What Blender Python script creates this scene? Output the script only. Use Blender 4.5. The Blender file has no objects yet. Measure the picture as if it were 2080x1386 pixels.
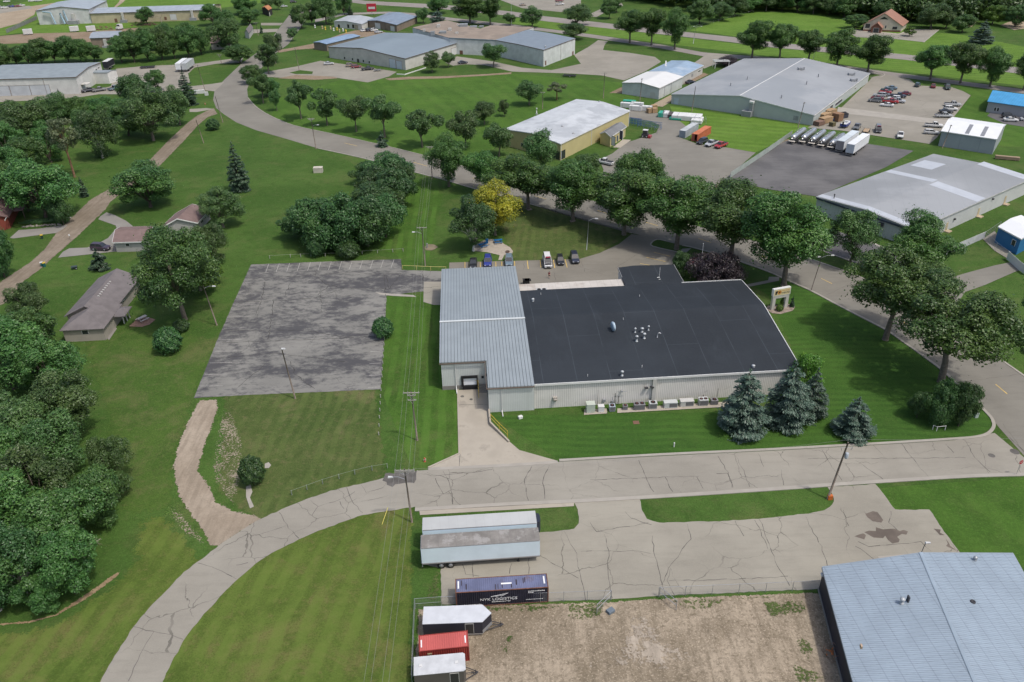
import bpy, bmesh, math, random
import numpy as np
from mathutils import Vector, Matrix
rnd = random.Random(7)
S = bpy.context.scene
COL = S.collection
# ---------------------------------------------------------------- camera
F, TH, RO, HC = 1647.52, math.radians(30.1582), math.radians(-1.1207), 83.942
W0, H0 = 2080.0, 1386.0
_f = np.array([0, math.cos(TH), -math.sin(TH)]); _r0 = np.array([1.0, 0, 0]); _u0 = np.cross(_r0, _f)
_R = _r0*math.cos(RO) + _u0*math.sin(RO); _U = -_r0*math.sin(RO) + _u0*math.cos(RO)
_C = np.array([0, 0, HC])
cd = bpy.data.cameras.new('camera'); cam = bpy.data.objects.new('camera', cd); COL.objects.link(cam)
cd.sensor_width = 36; cd.lens = F/W0*36; cd.clip_end = 9000; cd.clip_start = 1
cam.matrix_world = Matrix(((_R[0], _U[0], -_f[0], 0), (_R[1], _U[1], -_f[1], 0), (_R[2], _U[2], -_f[2], HC), (0, 0, 0, 1)))
S.camera = cam
# ---------------------------------------------------------------- sky, sun, exposure
SUN = Vector((0.42, -0.30, 1.0)).normalized()
sun_el = math.asin(SUN.z); sun_az = math.atan2(SUN.x, SUN.y)
w = bpy.data.worlds.new('World'); S.world = w; w.use_nodes = True
nt = w.node_tree; bg = nt.nodes['Background']
sk = nt.nodes.new('ShaderNodeTexSky'); sk.sky_type = 'NISHITA'; sk.sun_disc = False
sk.sun_elevation = sun_el; sk.sun_rotation = sun_az; sk.air_density = 1.0; sk.dust_density = 4.0; sk.ozone_density = 1.0
nt.links.new(sk.outputs[0], bg.inputs[0]); bg.inputs[1].default_value = 0.15
sl = bpy.data.lights.new('sun', 'SUN'); sl.energy = 2.1; sl.angle = math.radians(2.5); sl.color = (1.0, 0.965, 0.9)
so = bpy.data.objects.new('sun', sl); COL.objects.link(so)
so.rotation_euler = SUN.to_track_quat('Z', 'Y').to_euler(); so.location = (150, -60, 300)
S.view_settings.view_transform = 'Standard'; S.view_settings.look = 'None'; S.view_settings.gamma = 1
S.view_settings.exposure = 0.2; S.view_settings.use_curve_mapping = False
S.cycles.max_bounces = 6; S.cycles.transparent_max_bounces = 24; S.cycles.caustics_reflective = False; S.cycles.caustics_refractive = False

# ---------------------------------------------------------------- measuring helpers
def G(x, y, h=0.0):
    """point at height h that the photograph shows at pixel x, y"""
    d = _f*F + _R*(x-W0/2) + _U*(H0/2-y)
    return _C + d*((h-HC)/d[2])
def PX(p):
    d = np.asarray(p, float) - _C; z = d@_f
    return W0/2+F*(d@_R)/z, H0/2-F*(d@_U)/z
def HG(xb, yb, yt):
    g = G(xb, yb); lo, hi = 0.0, 60.0
    for _ in range(40):
        m = (lo+hi)/2
        if PX(g+[0, 0, m])[1] > yt: lo = m
        else: hi = m
    return lo
def MPP(x, y):
    """metres per pixel across the view, at ground pixel x, y"""
    return ((G(x, y)-_C)@_f)/F
def ONW(p0, p1, x, y):
    """metres along wall p0-p1 and height where pixel x, y meets the wall's plane"""
    p0 = np.array([p0[0], p0[1], 0.0]); e = np.array([p1[0]-p0[0], p1[1]-p0[1], 0.0]); e /= np.linalg.norm(e)
    n = np.array([e[1], -e[0], 0]); d = _f*F + _R*(x-W0/2) + _U*(H0/2-y)
    t = ((p0-_C)@n)/(d@n); q = _C+d*t
    return (q-p0)@e, q[2]

# ---------------------------------------------------------------- mesh helpers
class MB:
    def __init__(s): s.v = []; s.f = []; s.m = []
    def add(s, vs, fs, mi=0):
        o = len(s.v); s.v += [tuple(map(float, p)) for p in vs]
        for f in fs: s.f.append([o+i for i in f]); s.m.append(mi)
        return s
    def poly(s, pts, mi=0): return s.add(pts, [list(range(len(pts)))], mi)
    def box(s, x0, y0, z0, x1, y1, z1, mi=0):
        return s.add([(x0,y0,z0),(x1,y0,z0),(x1,y1,z0),(x0,y1,z0),(x0,y0,z1),(x1,y0,z1),(x1,y1,z1),(x0,y1,z1)],
                     [(3,2,1,0),(4,5,6,7),(0,1,5,4),(1,2,6,5),(2,3,7,6),(3,0,4,7)], mi)
    def hexa(s, p, mi=0):          # eight corners, bottom ring then top ring
        return s.add(p, [(3,2,1,0),(4,5,6,7),(0,1,5,4),(1,2,6,5),(2,3,7,6),(3,0,4,7)], mi)
    def tube(s, pts, rad, n=8, mi=0, cap=True):
        pts = [Vector(p) for p in pts]; rings = []
        if not hasattr(rad, '__len__'): rad = [rad]*len(pts)
        for i, p in enumerate(pts):
            t = (pts[min(i+1, len(pts)-1)]-pts[max(i-1, 0)]).normalized()
            a = t.cross(Vector((0, 0, 1)) if abs(t.z) < .95 else Vector((1, 0, 0))).normalized(); b = t.cross(a)
            rings.append([p+(a*math.cos(2*math.pi*k/n)+b*math.sin(2*math.pi*k/n))*rad[i] for k in range(n)])
        vs = [q for r in rings for q in r]; fs = []
        for i in range(len(pts)-1):
            for k in range(n): fs.append((i*n+k, i*n+(k+1) % n, (i+1)*n+(k+1) % n, (i+1)*n+k))
        if cap: fs += [tuple(range(n)), tuple(range((len(pts)-1)*n, len(pts)*n))[::-1]]
        return s.add(vs, fs, mi)
    def prism(s, pl, z0, z1, mi=0):
        n = len(pl)
        return s.add([(p[0], p[1], z0) for p in pl]+[(p[0], p[1], z1) for p in pl],
                     [tuple(range(n))[::-1], tuple(range(n, 2*n))]+[(i, (i+1) % n, n+(i+1) % n, n+i) for i in range(n)], mi)
    def lathe(s, prof, n=12, mi=0, o=(0, 0, 0)):
        vs = []; fs = []
        for r, z in prof:
            for k in range(n): vs.append((o[0]+r*math.cos(2*math.pi*k/n), o[1]+r*math.sin(2*math.pi*k/n), o[2]+z))
        for i in range(len(prof)-1):
            for k in range(n): fs.append((i*n+k, i*n+(k+1) % n, (i+1)*n+(k+1) % n, (i+1)*n+k))
        fs += [tuple(range(n))[::-1], tuple(range((len(prof)-1)*n, len(prof)*n))]
        return s.add(vs, fs, mi)
    def sub(s, sx=1):              # extruded side profile helper lives in prism
        return s
    def build(s, name, mats, parent=None, smooth=False, loc=None, rz=0):
        me = bpy.data.meshes.new(name); me.from_pydata(s.v, [], s.f)
        if not isinstance(mats, (list, tuple)): mats = [mats]
        for m in mats: me.materials.append(m)
        me.polygons.foreach_set('material_index', s.m)
        if smooth: me.polygons.foreach_set('use_smooth', [True]*len(s.f))
        me.update()
        o = bpy.data.objects.new(name, me); COL.objects.link(o)
        if parent is not None: o.parent = parent
        if loc is not None: o.location = loc
        if rz: o.rotation_euler.z = rz
        return o
def thing(name, label, cat, loc=(0, 0, 0), rz=0.0, group=None):
    o = bpy.data.objects.new(name, None); COL.objects.link(o); o.empty_display_size = .5
    o.location = loc; o.rotation_euler = (0, 0, rz); return tag(o, label, cat, group)
def tag(o, label, cat, group=None, kind=None):
    o['label'] = label; o['category'] = cat
    if group: o['group'] = group
    if kind: o['kind'] = kind
    return o
def struct(o): o['kind'] = 'structure'; return o
def dup(root, loc, rz=None, scale=None, label=None, group=None, mats=None):
    r = root.copy(); COL.objects.link(r); r.location = loc
    if rz is not None: r.rotation_euler = (0, 0, rz)
    if scale is not None: r.scale = scale
    if label: r['label'] = label
    if group: r['group'] = group
    def kids(src, dst):
        for ch in list(src.children):
            c = ch.copy(); COL.objects.link(c); c.parent = dst
            kids(ch, c)
    kids(root, r)
    return r

# ---------------------------------------------------------------- materials
def _new(name):
    m = bpy.data.materials.new(name); m.use_nodes = True
    t = m.node_tree; b = t.nodes['Principled BSDF']; return m, t, b
class N:
    """tiny node builder"""
    def __init__(s, t): s.t = t; s.co = t.nodes.new('ShaderNodeTexCoord').outputs['Object']
    def link(s, a, b): s.t.links.new(a, b)
    def noise(s, scale, detail=3, rough=.55, vec=None, dist=0.0):
        n = s.t.nodes.new('ShaderNodeTexNoise'); n.inputs['Scale'].default_value = scale; n.inputs['Detail'].default_value = detail
        n.inputs['Roughness'].default_value = rough; n.inputs['Distortion'].default_value = dist
        s.link(vec or s.co, n.inputs['Vector']); return n.outputs[0]
    def math(s, op, a, b=None, clamp=False):
        n = s.t.nodes.new('ShaderNodeMath'); n.operation = op; n.use_clamp = clamp
        for i, x in enumerate((a, b)):
            if x is None: continue
            if isinstance(x, (int, float)): n.inputs[i].default_value = x
            else: s.link(x, n.inputs[i])
        return n.outputs[0]
    def ramp(s, x, lo, hi):
        n = s.t.nodes.new('ShaderNodeMapRange'); n.inputs[1].default_value = lo; n.inputs[2].default_value = hi
        n.interpolation_type = 'SMOOTHSTEP'; s.link(x, n.inputs[0]); return n.outputs[0]
    def mix(s, f, a, b, mode='MIX'):
        n = s.t.nodes.new('ShaderNodeMix'); n.data_type = 'RGBA'; n.blend_type = mode
        for x, k in ((f, 0), (a, 6), (b, 7)):
            if isinstance(x, (int, float)): n.inputs[k].default_value = x
            elif isinstance(x, (tuple, list)): n.inputs[k].default_value = (*x, 1)
            else: s.link(x, n.inputs[k])
        return n.outputs[2]
    def rot(s, ang, scale=(1, 1, 1)):
        n = s.t.nodes.new('ShaderNodeMapping'); n.vector_type = 'POINT'
        n.inputs['Rotation'].default_value = (0, 0, -ang); n.inputs['Scale'].default_value = scale
        s.link(s.co, n.inputs['Vector']); return n.outputs[0]
    def sep(s, v):
        n = s.t.nodes.new('ShaderNodeSeparateXYZ'); s.link(v, n.inputs[0]); return n.outputs
    def attr(s, name):
        n = s.t.nodes.new('ShaderNodeAttribute'); n.attribute_name = name; return n
    def bump(s, b, h, st, dist=.02):
        n = s.t.nodes.new('ShaderNodeBump'); n.inputs['Strength'].default_value = st; n.inputs['Distance'].default_value = dist
        s.link(h, n.inputs['Height']); s.link(n.outputs[0], b.inputs['Normal'])
def sc(c, k): return tuple(max(0, min(1, x*k)) for x in c)
_mc = {}
def M(name, col, rough=.75, metal=0.0, var=.10, vs=.35, lines=None, spec=.3, stain=None, coat=0):
    """plain surface with mottling; lines=(angle, spacing, width, darkening, both) for ribs or seams"""
    if name in _mc: return _mc[name]
    m, t, b = _new(name); n = N(t)
    f = n.ramp(n.noise(vs, 5), .3, .7)
    c = n.mix(f, sc(col, 1-var), sc(col, 1+var))
    f2 = n.ramp(n.noise(vs*9, 3), .35, .75); c = n.mix(n.math('MULTIPLY', f2, var*1.2), c, sc(col, .75))
    if stain:
        st = n.ramp(n.noise(stain[1], 5, .65), stain[2], stain[2]+.12); c = n.mix(n.math('MULTIPLY', st, stain[3]), c, stain[0])
    if lines:
        for ln in (lines if isinstance(lines, list) else [lines]):
            ang, sp, wd, dk, both = ln; o = n.sep(n.rot(ang)); x = o[0] if not both else n.math('ADD', o[0], o[1])
            fr = n.math('FRACT', n.math('DIVIDE', x, sp)); msk = n.math('LESS_THAN', fr, wd/sp)
            c = n.mix(n.math('MULTIPLY', msk, dk), c, sc(col, .25))
    n.link(c, b.inputs['Base Color']); b.inputs['Roughness'].default_value = rough; b.inputs['Metallic'].default_value = metal
    b.inputs['Specular IOR Level'].default_value = spec
    if coat: b.inputs['Coat Weight'].default_value = coat
    _mc[name] = m; return m
def soft_edge(t, b, n, thr=.5, fine=False):
    e = n.attr('edge').outputs['Fac']
    A, B = (1.6, 2.6) if fine else (1.3, .8)
    k = n.math('GREATER_THAN', n.math('ADD', e, n.math('SUBTRACT', n.math('ADD', n.math('MULTIPLY', n.noise(.22 if fine else .5, 4, .8), A), n.math('MULTIPLY', n.noise(3.0, 3, .8), B)), (A+B)/2)), thr)
    tr = t.nodes.new('ShaderNodeBsdfTransparent'); mx = t.nodes.new('ShaderNodeMixShader')
    n.link(k, mx.inputs[0]); n.link(tr.outputs[0], mx.inputs[1]); n.link(b.outputs[0], mx.inputs[2]); n.link(mx.outputs[0], t.nodes['Material Output'].inputs[0])
def grass_mat(name, dark, light, dry, dryness=.5, stripes=None, soft=False):
    m, t, b = _new(name); n = N(t)
    c = n.mix(n.ramp(n.noise(.035, 4, .6), .35, .65), dark, light)
    c = n.mix(n.math('MULTIPLY', n.ramp(n.noise(.09, 6, .7, dist=.6), .48, .68), dryness), c, dry)
    c = n.mix(n.math('MULTIPLY', n.ramp(n.noise(.3, 5, .75), .45, .66), .5), c, sc(dark, .72))
    c = n.mix(n.math('MULTIPLY', n.ramp(n.noise(.7, 4, .75), .5, .7), .45*dryness+.15), c, dry)
    c = n.mix(n.math('MULTIPLY', n.ramp(n.noise(1.9, 4, .8), .45, .68), .5), c, sc(light, 1.3))
    c = n.mix(n.math('MULTIPLY', n.ramp(n.noise(4.5, 3, .8), .45, .7), .6), c, sc(dark, .5))
    if stripes:
        for ang, wd, st in (stripes if isinstance(stripes, list) else [stripes]):
            v = n.rot(ang); x = n.math('ADD', n.sep(v)[0], n.math('MULTIPLY', n.noise(.05, 2), 3.0))
            w_ = n.math('SINE', n.math('MULTIPLY', x, math.pi/wd))
            k = n.math('MULTIPLY', n.ramp(w_, -.5, .5), n.math('MULTIPLY', n.ramp(n.noise(.09, 4, .7), .35, .62), st))
            c = n.mix(k, c, sc(light, 1.3))
    n.link(c, b.inputs['Base Color']); b.inputs['Roughness'].default_value = .9; b.inputs['Specular IOR Level'].default_value = .1
    n.bump(b, n.noise(4, 4, .7), .8, .12)
    if soft: soft_edge(t, b, n)
    return m
def dirt_mat(name, a, bcol, track=None, soft=True, grassy=0.0, thr=.5, gr=1.0):
    m, t, b = _new(name); n = N(t)
    c = n.mix(n.ramp(n.noise(.075, 6, .7, dist=.5), .36, .6), a, bcol)
    if track is not None:
        v = n.rot(track, (1, .12, 1)); c = n.mix(n.math('MULTIPLY', n.ramp(n.noise(1.1, 4, .6, v), .42, .65), .5), c, sc(a, .72))
    c = n.mix(n.math('MULTIPLY', n.ramp(n.noise(.45, 5, .75, dist=.8), .45, .68), .45), c, sc(a, .78))
    c = n.mix(n.math('MULTIPLY', n.ramp(n.noise(1.6, 4, .8), .45, .68), .7*gr), c, sc(a, .58))
    c = n.mix(n.math('MULTIPLY', n.ramp(n.noise(4, 3, .8), .5, .7), .7*gr), c, sc(bcol, 1.3))
    if grassy:
        c = n.mix(n.ramp(n.math('ADD', n.noise(.16, 5, .7), n.math('MULTIPLY', n.noise(2.5, 3, .7), .35)), .92-grassy*.45, .99-grassy*.45), c, (.05, .085, .02))
    n.link(c, b.inputs['Base Color']); b.inputs['Roughness'].default_value = .95; b.inputs['Specular IOR Level'].default_value = .1
    n.bump(b, n.noise(3, 4), .3, .04)
    if soft: soft_edge(t, b, n, thr, gr == .9)
    return m
def asphalt_mat(name, a, bcol, seal=None, ang=0, crk=.0, soft=False, sealamt=.8):
    m, t, b = _new(name); n = N(t)
    c = n.mix(n.ramp(n.noise(.06, 5, .6), .35, .65), a, bcol)
    c = n.mix(n.math('MULTIPLY', n.ramp(n.noise(.8, 4, .7, n.rot(ang, (.18, 1, 1))), .45, .7), .35), c, sc(a, .82))
    c = n.mix(n.math('MULTIPLY', n.ramp(n.noise(9, 2, .8), .4, .8), .35), c, sc(bcol, 1.2))
    if seal:
        f = n.ramp(n.math('ADD', n.math('MULTIPLY', n.noise(.11, 6, .65, n.rot(ang, (.75, 1.2, 1)), .5), .6), n.math('MULTIPLY', n.noise(.55, 6, .75, n.rot(ang+.5, (.8, 1.3, 1))), .45)), .46, .60)
        c = n.mix(n.math('MULTIPLY', f, sealamt), c, seal)
    if crk:
        v = t.nodes.new('ShaderNodeTexVoronoi'); v.feature = 'DISTANCE_TO_EDGE'; v.inputs['Scale'].default_value = crk
        d = t.nodes.new('ShaderNodeMix'); d.data_type = 'VECTOR'; d.inputs[0].default_value = .035/crk
        nn = t.nodes.new('ShaderNodeTexNoise'); nn.inputs['Scale'].default_value = .6; nn.inputs['Detail'].default_value = 5; n.link(n.co, nn.inputs['Vector'])
        va = t.nodes.new('ShaderNodeVectorMath'); va.operation = 'MULTIPLY_ADD'; va.inputs[1].default_value = (1.6, 1.6, 0); n.link(nn.outputs['Color'], va.inputs[0]); n.link(n.co, va.inputs[2])
        n.link(va.outputs[0], v.inputs['Vector'])
        k = n.math('MULTIPLY', n.math('LESS_THAN', v.outputs['Distance'], .036*crk*1.1), n.ramp(n.noise(.07, 3), .42, .6))
        c = n.mix(n.math('MULTIPLY', k, .7), c, sc(a, .35))
    n.link(c, b.inputs['Base Color']); b.inputs['Roughness'].default_value = .9; b.inputs['Specular IOR Level'].default_value = .2
    n.bump(b, n.noise(12, 2), .3, .02)
    return m

# ---------------------------------------------------------------- ground sheets
def smooth_line(pts, k=4):
    P = [np.array(p, float) for p in pts]; out = []
    for i in range(len(P)-1):
        p0, p1, p2, p3 = P[max(i-1, 0)], P[i], P[i+1], P[min(i+2, len(P)-1)]
        for j in range(k):
            t = j/k
            out.append(.5*((2*p1)+(-p0+p2)*t+(2*p0-5*p1+4*p2-p3)*t*t+(-p0+3*p1-3*p2+p3)*t**3))
    out.append(P[-1]); return out
def resample(pts, step, closed=True):
    out = []; n = len(pts)
    for i in range(n if closed else n-1):
        a = np.array(pts[i]); b = np.array(pts[(i+1) % n]); k = max(1, int(np.linalg.norm(b-a)/step))
        for j in range(k): out.append(a+(b-a)*j/k)
    if not closed: out.append(np.array(pts[-1]))
    return out
_layer = 0
def patch(name, px, z, mat, jag=0.0, soft=0.0, world=False, marks=None, wave=0.0):
    """one sheet of ground; marks = [(material, [polygons in metres])] are painted into the same sheet a few mm up"""
    global _layer
    _layer += 1; z += .00073*_layer
    pts = [np.array(p) if world else G(*p) for p in px]; pts = [np.array([p[0], p[1], z]) for p in pts]
    if jag or soft: pts = resample(pts, 1.2 if soft else .7)
    if jag:
        r = random.Random(len(px)*7+int(abs(pts[0][0])*10))
        pts = [p+np.array([r.uniform(-jag, jag), r.uniform(-jag, jag), 0]) for p in pts]
    mb = MB(); mats = [mat]
    if soft: pass
    else: mb.poly(pts)
    if marks:
        for k, (mm, polys) in enumerate(marks):
            mats.append(mm)
            for q in polys: mb.poly([(p[0], p[1], z+.006+.003*k) for p in q], k+1)
    if not soft: return struct(mb.build(name, mats))
    # fine mesh with each vertex's distance to the border, for ragged edges
    bm = bmesh.new(); bm.faces.new([bm.verts.new(p) for p in pts]); bmesh.ops.triangulate(bm, faces=bm.faces[:]); lim = max(.6, soft*.55, math.sqrt(sum(f.calc_area() for f in bm.faces)/6000))
    for _ in range(9):
        es = [e for e in bm.edges if e.calc_length() > lim]
        if not es: break
        bmesh.ops.subdivide_edges(bm, edges=es, cuts=1); bmesh.ops.triangulate(bm, faces=[f for f in bm.faces if len(f.verts) > 3])
    me = bpy.data.meshes.new(name); bm.to_mesh(me); bm.free(); me.materials.append(mat)
    V = np.empty(len(me.vertices)*3); me.vertices.foreach_get('co', V); V = V.reshape(-1, 3)[:, :2]; Q = np.array(pts)[:, :2]; dm = np.full(len(V), 1e9)
    for i in range(len(Q)):
        a_, b_ = Q[i-1], Q[i]; e = b_-a_; t = np.clip(((V-a_)@e)/(e@e+1e-12), 0, 1); dm = np.minimum(dm, np.linalg.norm(V-(a_+t[:, None]*e), axis=1))
    me.attributes.new('edge', 'FLOAT', 'POINT').data.foreach_set('value', np.clip(dm/soft, 0, 1))
    o = bpy.data.objects.new(name, me); COL.objects.link(o); return struct(o)
def strip(line, w):
    """polygon of width w (metres) along a list of ground points"""
    L = [np.array(p[:2], float) for p in line]; a = []; b = []
    for i, p in enumerate(L):
        t = L[min(i+1, len(L)-1)]-L[max(i-1, 0)]; t = t/(np.linalg.norm(t)+1e-9); nn = np.array([-t[1], t[0]])*w/2
        a.append(p+nn); b.append(p-nn)
    return [ [a[i], a[i+1], b[i+1], b[i]] for i in range(len(L)-1) ]
def crack(px, w=.08, wob=.12, seed=1):
    L = resample([G(*p) for p in px], .8, False); r = random.Random(seed+int(px[0][0]))
    L = [p+np.array([r.uniform(-wob, wob), r.uniform(-wob, wob), 0]) for p in L]
    out = []
    for i in range(len(L)-1): out += strip(L[i:i+2], w*.85*r.uniform(.3, 1.4))
    return out
def pline(a, b, w=.11): return strip([G(*a), G(*b)], w)
def kerb(name, px, w, h, mat, z=.02, smooth=3):
    """concrete kerb: a raised strip whose cross-section is a low box, along ground points"""
    L = smooth_line([G(*p)[:2] for p in px], smooth) if smooth else [G(*p)[:2] for p in px]
    a = []; b = []
    for i, p in enumerate(L):
        t = L[min(i+1, len(L)-1)]-L[max(i-1, 0)]; t = t/(np.linalg.norm(t)+1e-9); nn = np.array([-t[1], t[0]])*w/2
        a.append(p+nn); b.append(p-nn)
    mb = MB()
    for i in range(len(L)-1):
        q = [a[i], a[i+1], b[i+1], b[i]]
        mb.hexa([(*p, z-.02) for p in q]+[(*p, z+h) for p in q])
    return struct(mb.build(name, mat))
# ================================================================ ground
g_base = grass_mat('grass', (.040, .086, .016), (.064, .120, .025), (.112, .12, .046), .5)
g_south = grass_mat('grass_south', (.062, .100, .018), (.090, .128, .026), (.150, .130, .052), .85, [(math.radians(-8), 1.5, .5), (math.radians(-5), 5.0, .12)], True)
g_lawn = grass_mat('lawn_mown', (.036, .086, .016), (.048, .106, .018), (.075, .10, .03), .25, (math.radians(87), .9, .42))
g_lane = grass_mat('lawn_striped', (.040, .090, .014), (.060, .125, .02), (.11, .12, .045), .5, (math.radians(2), 1.3, .55))
g_dry = grass_mat('lawn_dry', (.052, .084, .022), (.075, .102, .03), (.16, .14, .07), .85, (math.radians(-4), 1.1, .5), True)
g_west = grass_mat('lawn_west', (.044, .090, .017), (.070, .12, .024), (.12, .12, .05), .7, None, True)
g_church = grass_mat('lawn_church', (.075, .145, .02), (.105, .185, .03), (.13, .17, .05), .4, (math.radians(70), 2.4, .4))
g_field = grass_mat('lawn_field', (.045, .100, .016), (.068, .135, .022), (.10, .13, .04), .35, (math.radians(20), 3.5, .25))
asph = asphalt_mat('asphalt_road', (0.167, 0.157, 0.135), (0.206, 0.195, 0.168), ang=.1)
asph_old = asphalt_mat('asphalt_old', (0.230, 0.214, 0.181), (0.281, 0.263, 0.223), ang=.3, crk=.16)
asph_lot = asphalt_mat('asphalt_lot', (0.235, 0.218, 0.180), (0.293, 0.273, 0.226), ang=.05, crk=.13)
asph_far = asphalt_mat('asphalt_far', (0.216, 0.201, 0.168), (0.265, 0.246, 0.208), ang=.2, crk=.07)
asph_dark = asphalt_mat('asphalt_new', (.085, .083, .085), (.135, .131, .13), ang=.6)
asph_seal = asphalt_mat('asphalt_sealed', (0.168, 0.165, 0.152), (0.213, 0.208, 0.190), seal=(.042, .042, .05), ang=-.1, crk=.07, sealamt=.8)
asph_front = asphalt_mat('asphalt_front', (0.164, 0.152, 0.127), (0.199, 0.185, 0.155), ang=.1)
asph_hwy = asphalt_mat('asphalt_highway', (.21, .19, .172), (.255, .232, .21), ang=-.25)
conc = M('concrete', (.34, .305, .25), .85, var=.08, vs=.25, stain=((.2, .18, .15), .25, .56, .5))
conc_pale = M('concrete_pale', (.31, .288, .25), .85, var=.07, vs=.4)
conc_drive = M('concrete_drive', (.215, .204, .184), .85, var=.08, vs=.2)
crk_m = M('crack_filler', (.085, .078, .07), .9, var=.2)
crk_s = M('crack_sealed', (.045, .042, .04), .9, var=.2)
crk_l = M('crack_open', (.11, .10, .09), .9, var=.2)
ln_w = M('paint_white_line', (.38, .365, .34), .7, var=.25, vs=2)
ln_y = M('paint_yellow_line', (.62, .42, .09), .7, var=.15)
stain_m = M('damp_stain', (.12, .098, .08), .7, var=.2)
patch_d = M('patch_dark', (.105, .098, .09), .9, var=.25, vs=.6)
dirt_road = dirt_mat('dirt_road', (.185, .152, .115), (.24, .20, .155), track=math.radians(-38), gr=.35)
gravel = dirt_mat('gravel_track', (.262, .215, .163), (.335, .282, .22), track=math.radians(-15), thr=.3, gr=.35)
gravel_thin = dirt_mat('gravel_scatter', (.235, .20, .145), (.33, .285, .215), thr=1.12, grassy=.3, gr=.9)
yard = dirt_mat('yard_dirt', (.185, .15, .105), (.345, .287, .215), track=math.radians(12), grassy=.14, thr=.45)
sand_far = dirt_mat('sand_far', (.28, .225, .16), (.34, .28, .205), thr=.4)
track_far = dirt_mat('track_far', (.2, .15, .10), (.25, .195, .14), thr=.45)

ground = struct(MB().poly([(-2500, -200, 0), (2500, -200, 0), (2500, 5200, 0), (-2500, 5200, 0)]).build('ground', g_base))

# lawns with their own mowing
patch('lawn', [(280, 1400), (380, 1240), (490, 1140), (620, 1060), (740, 1020), (850, 1010), (850, 1460), (280, 1460)], .012, g_south, soft=2)
patch('lawn', [(250, 1460), (-120, 1460), (-120, 1262), (60, 1262), (120, 1245), (190, 1195), (245, 1150), (262, 1050), (350, 1030), (440, 1130), (360, 1220), (300, 1300), (250, 1400)], .012, g_south, soft=4)
patch('lawn', [(1000, 845), (1440, 838), (1560, 825), (1625, 740), (1560, 600), (1520, 575), (1600, 570), (1700, 620), (1830, 692), (1935, 772), (2012, 850), (2016, 868), (1984, 887), (1560, 913), (1136, 935)], .012, g_lawn)
patch('lawn', [(786, 602), (897, 598), (900, 790), (929, 795), (932, 922), (870, 950), (838, 955), (775, 795), (782, 700)], .012, g_lane)
patch('lawn', [(820, 365), (905, 368), (870, 530), (818, 545), (808, 520), (770, 505)], .012, g_lane)
patch('lawn', [(445, 795), (772, 780), (800, 960), (780, 985), (640, 1035), (520, 1085), (430, 1000)], .012, g_dry, soft=2.5)
patch('lawn', [(960, 400), (1080, 400), (1300, 470), (1190, 540), (1040, 540), (1010, 470)], .012, g_dry, soft=2.5)
patch('lawn', [(462, 690), (412, 805), (370, 960), (375, 1050), (240, 1060), (180, 1000), (200, 860), (150, 700), (300, 640)], .012, g_west, soft=4)
patch('field', [(545, 250), (565, 200), (700, 160), (830, 158), (1040, 150), (1260, 168), (1300, 210), (1270, 225), (1060, 255), (960, 340), (800, 300)], .012, g_field)
patch('lawn', [(1940, 172), (2090, 195), (2090, 300), (1900, 290), (1930, 245), (1975, 195)], .012, g_field)
patch('lawn', [(1360, 215), (1650, 258), (1535, 310), (1420, 290), (1380, 262)], .012, g_church)
patch('lawn', [(1400, 62), (1470, 40), (1530, 24), (1700, 30), (1750, 52), (1880, 64), (1960, 72), (2080, 95), (2090, 140), (1900, 122), (1600, 88)], .012, g_church)
patch('verge', [(1040, 36), (1250, 60), (1560, 97), (1850, 122), (2090, 152), (2090, 176), (1850, 148), (1560, 114), (1300, 83), (1040, 48)], .014, g_church)
patch('lawn', [(1690, 1035), (1800, 990), (2090, 970), (2090, 1150), (1960, 1135), (1910, 1072), (1880, 1036), (1818, 1036)], .012, g_field)
patch('lawn', [(-20, 20), (70, 0), (90, -12), (560, -12), (540, 5), (-20, 75)], .012, g_church)
patch('lawn', [(45, 66), (80, 50), (260, 46), (280, 55), (150, 68), (60, 74)], .014, g_church)

# boulevard from the top left, past the newspaper plant, to the right edge
near = [(596, 20), (563, 63), (540, 95), (491, 129), (455, 163), (436, 184), (433, 203), (439, 220), (454, 232), (480, 249), (520, 265), (583, 283), (646, 302), (742, 323), (841, 350), (899, 365), (967, 385), (1073, 414), (1164, 441), (1232, 460), (1283, 474), (1386, 499), (1489, 527), (1560, 552), (1595, 568), (1647, 591), (1711, 625), (1795, 668), (1828, 690), (1903, 744), (1934, 771), (1974, 809), (2009, 844), (2030, 870), (2110, 960)]
farr = [(640, 15), (608, 60), (586, 90), (556, 112), (530, 140), (508, 165), (502, 182), (504, 199), (520, 217), (548, 235), (596, 255), (671, 271.5), (762, 292), (805, 302), (899, 326), (949, 341), (1000, 356), (1098, 385), (1181, 404), (1298, 428), (1338, 438), (1440, 466), (1540, 492), (1638, 524), (1727, 555), (1800, 588), (1880, 632), (1950, 675), (2014, 718), (2080, 764), (2160, 820)]
dash = []
mid = [(1102, 424), (1228, 431), (1312, 462), (1430, 492), (1690, 578), (1800, 640), (2035, 791)]
for a, b in [((1213, 428), (1236, 435)), ((1668, 566), (1690, 577)), ((2022, 781), (2046, 801)), ((1312, 452), (1336, 459)), ((1418, 485), (1444, 493)), ((1545, 520), (1570, 529)), ((1835, 654), (1862, 672)), ((960, 362), (985, 369)), ((840, 330), (868, 338)), ((700, 291), (726, 297)), ((1085, 398), (1110, 405))]: dash += pline(a, b, .14)
man = []
def disc(px, r, n=14):
    c = G(*px); return [(c[0]+r*math.cos(2*math.pi*i/n), c[1]+r*math.sin(2*math.pi*i/n)) for i in range(n)]
rk = []
for L in ([(1575, 545), (1640, 520)], [(1480, 512), (1500, 480)], [(1680, 600), (1740, 570)], [(1880, 715), (1990, 690)], [(1960, 775), (2080, 760)], [(2035, 860), (2090, 930)], [(1370, 483), (1395, 455)], [(800, 322), (850, 318)]): rk += crack(L, .08, .15)
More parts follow.
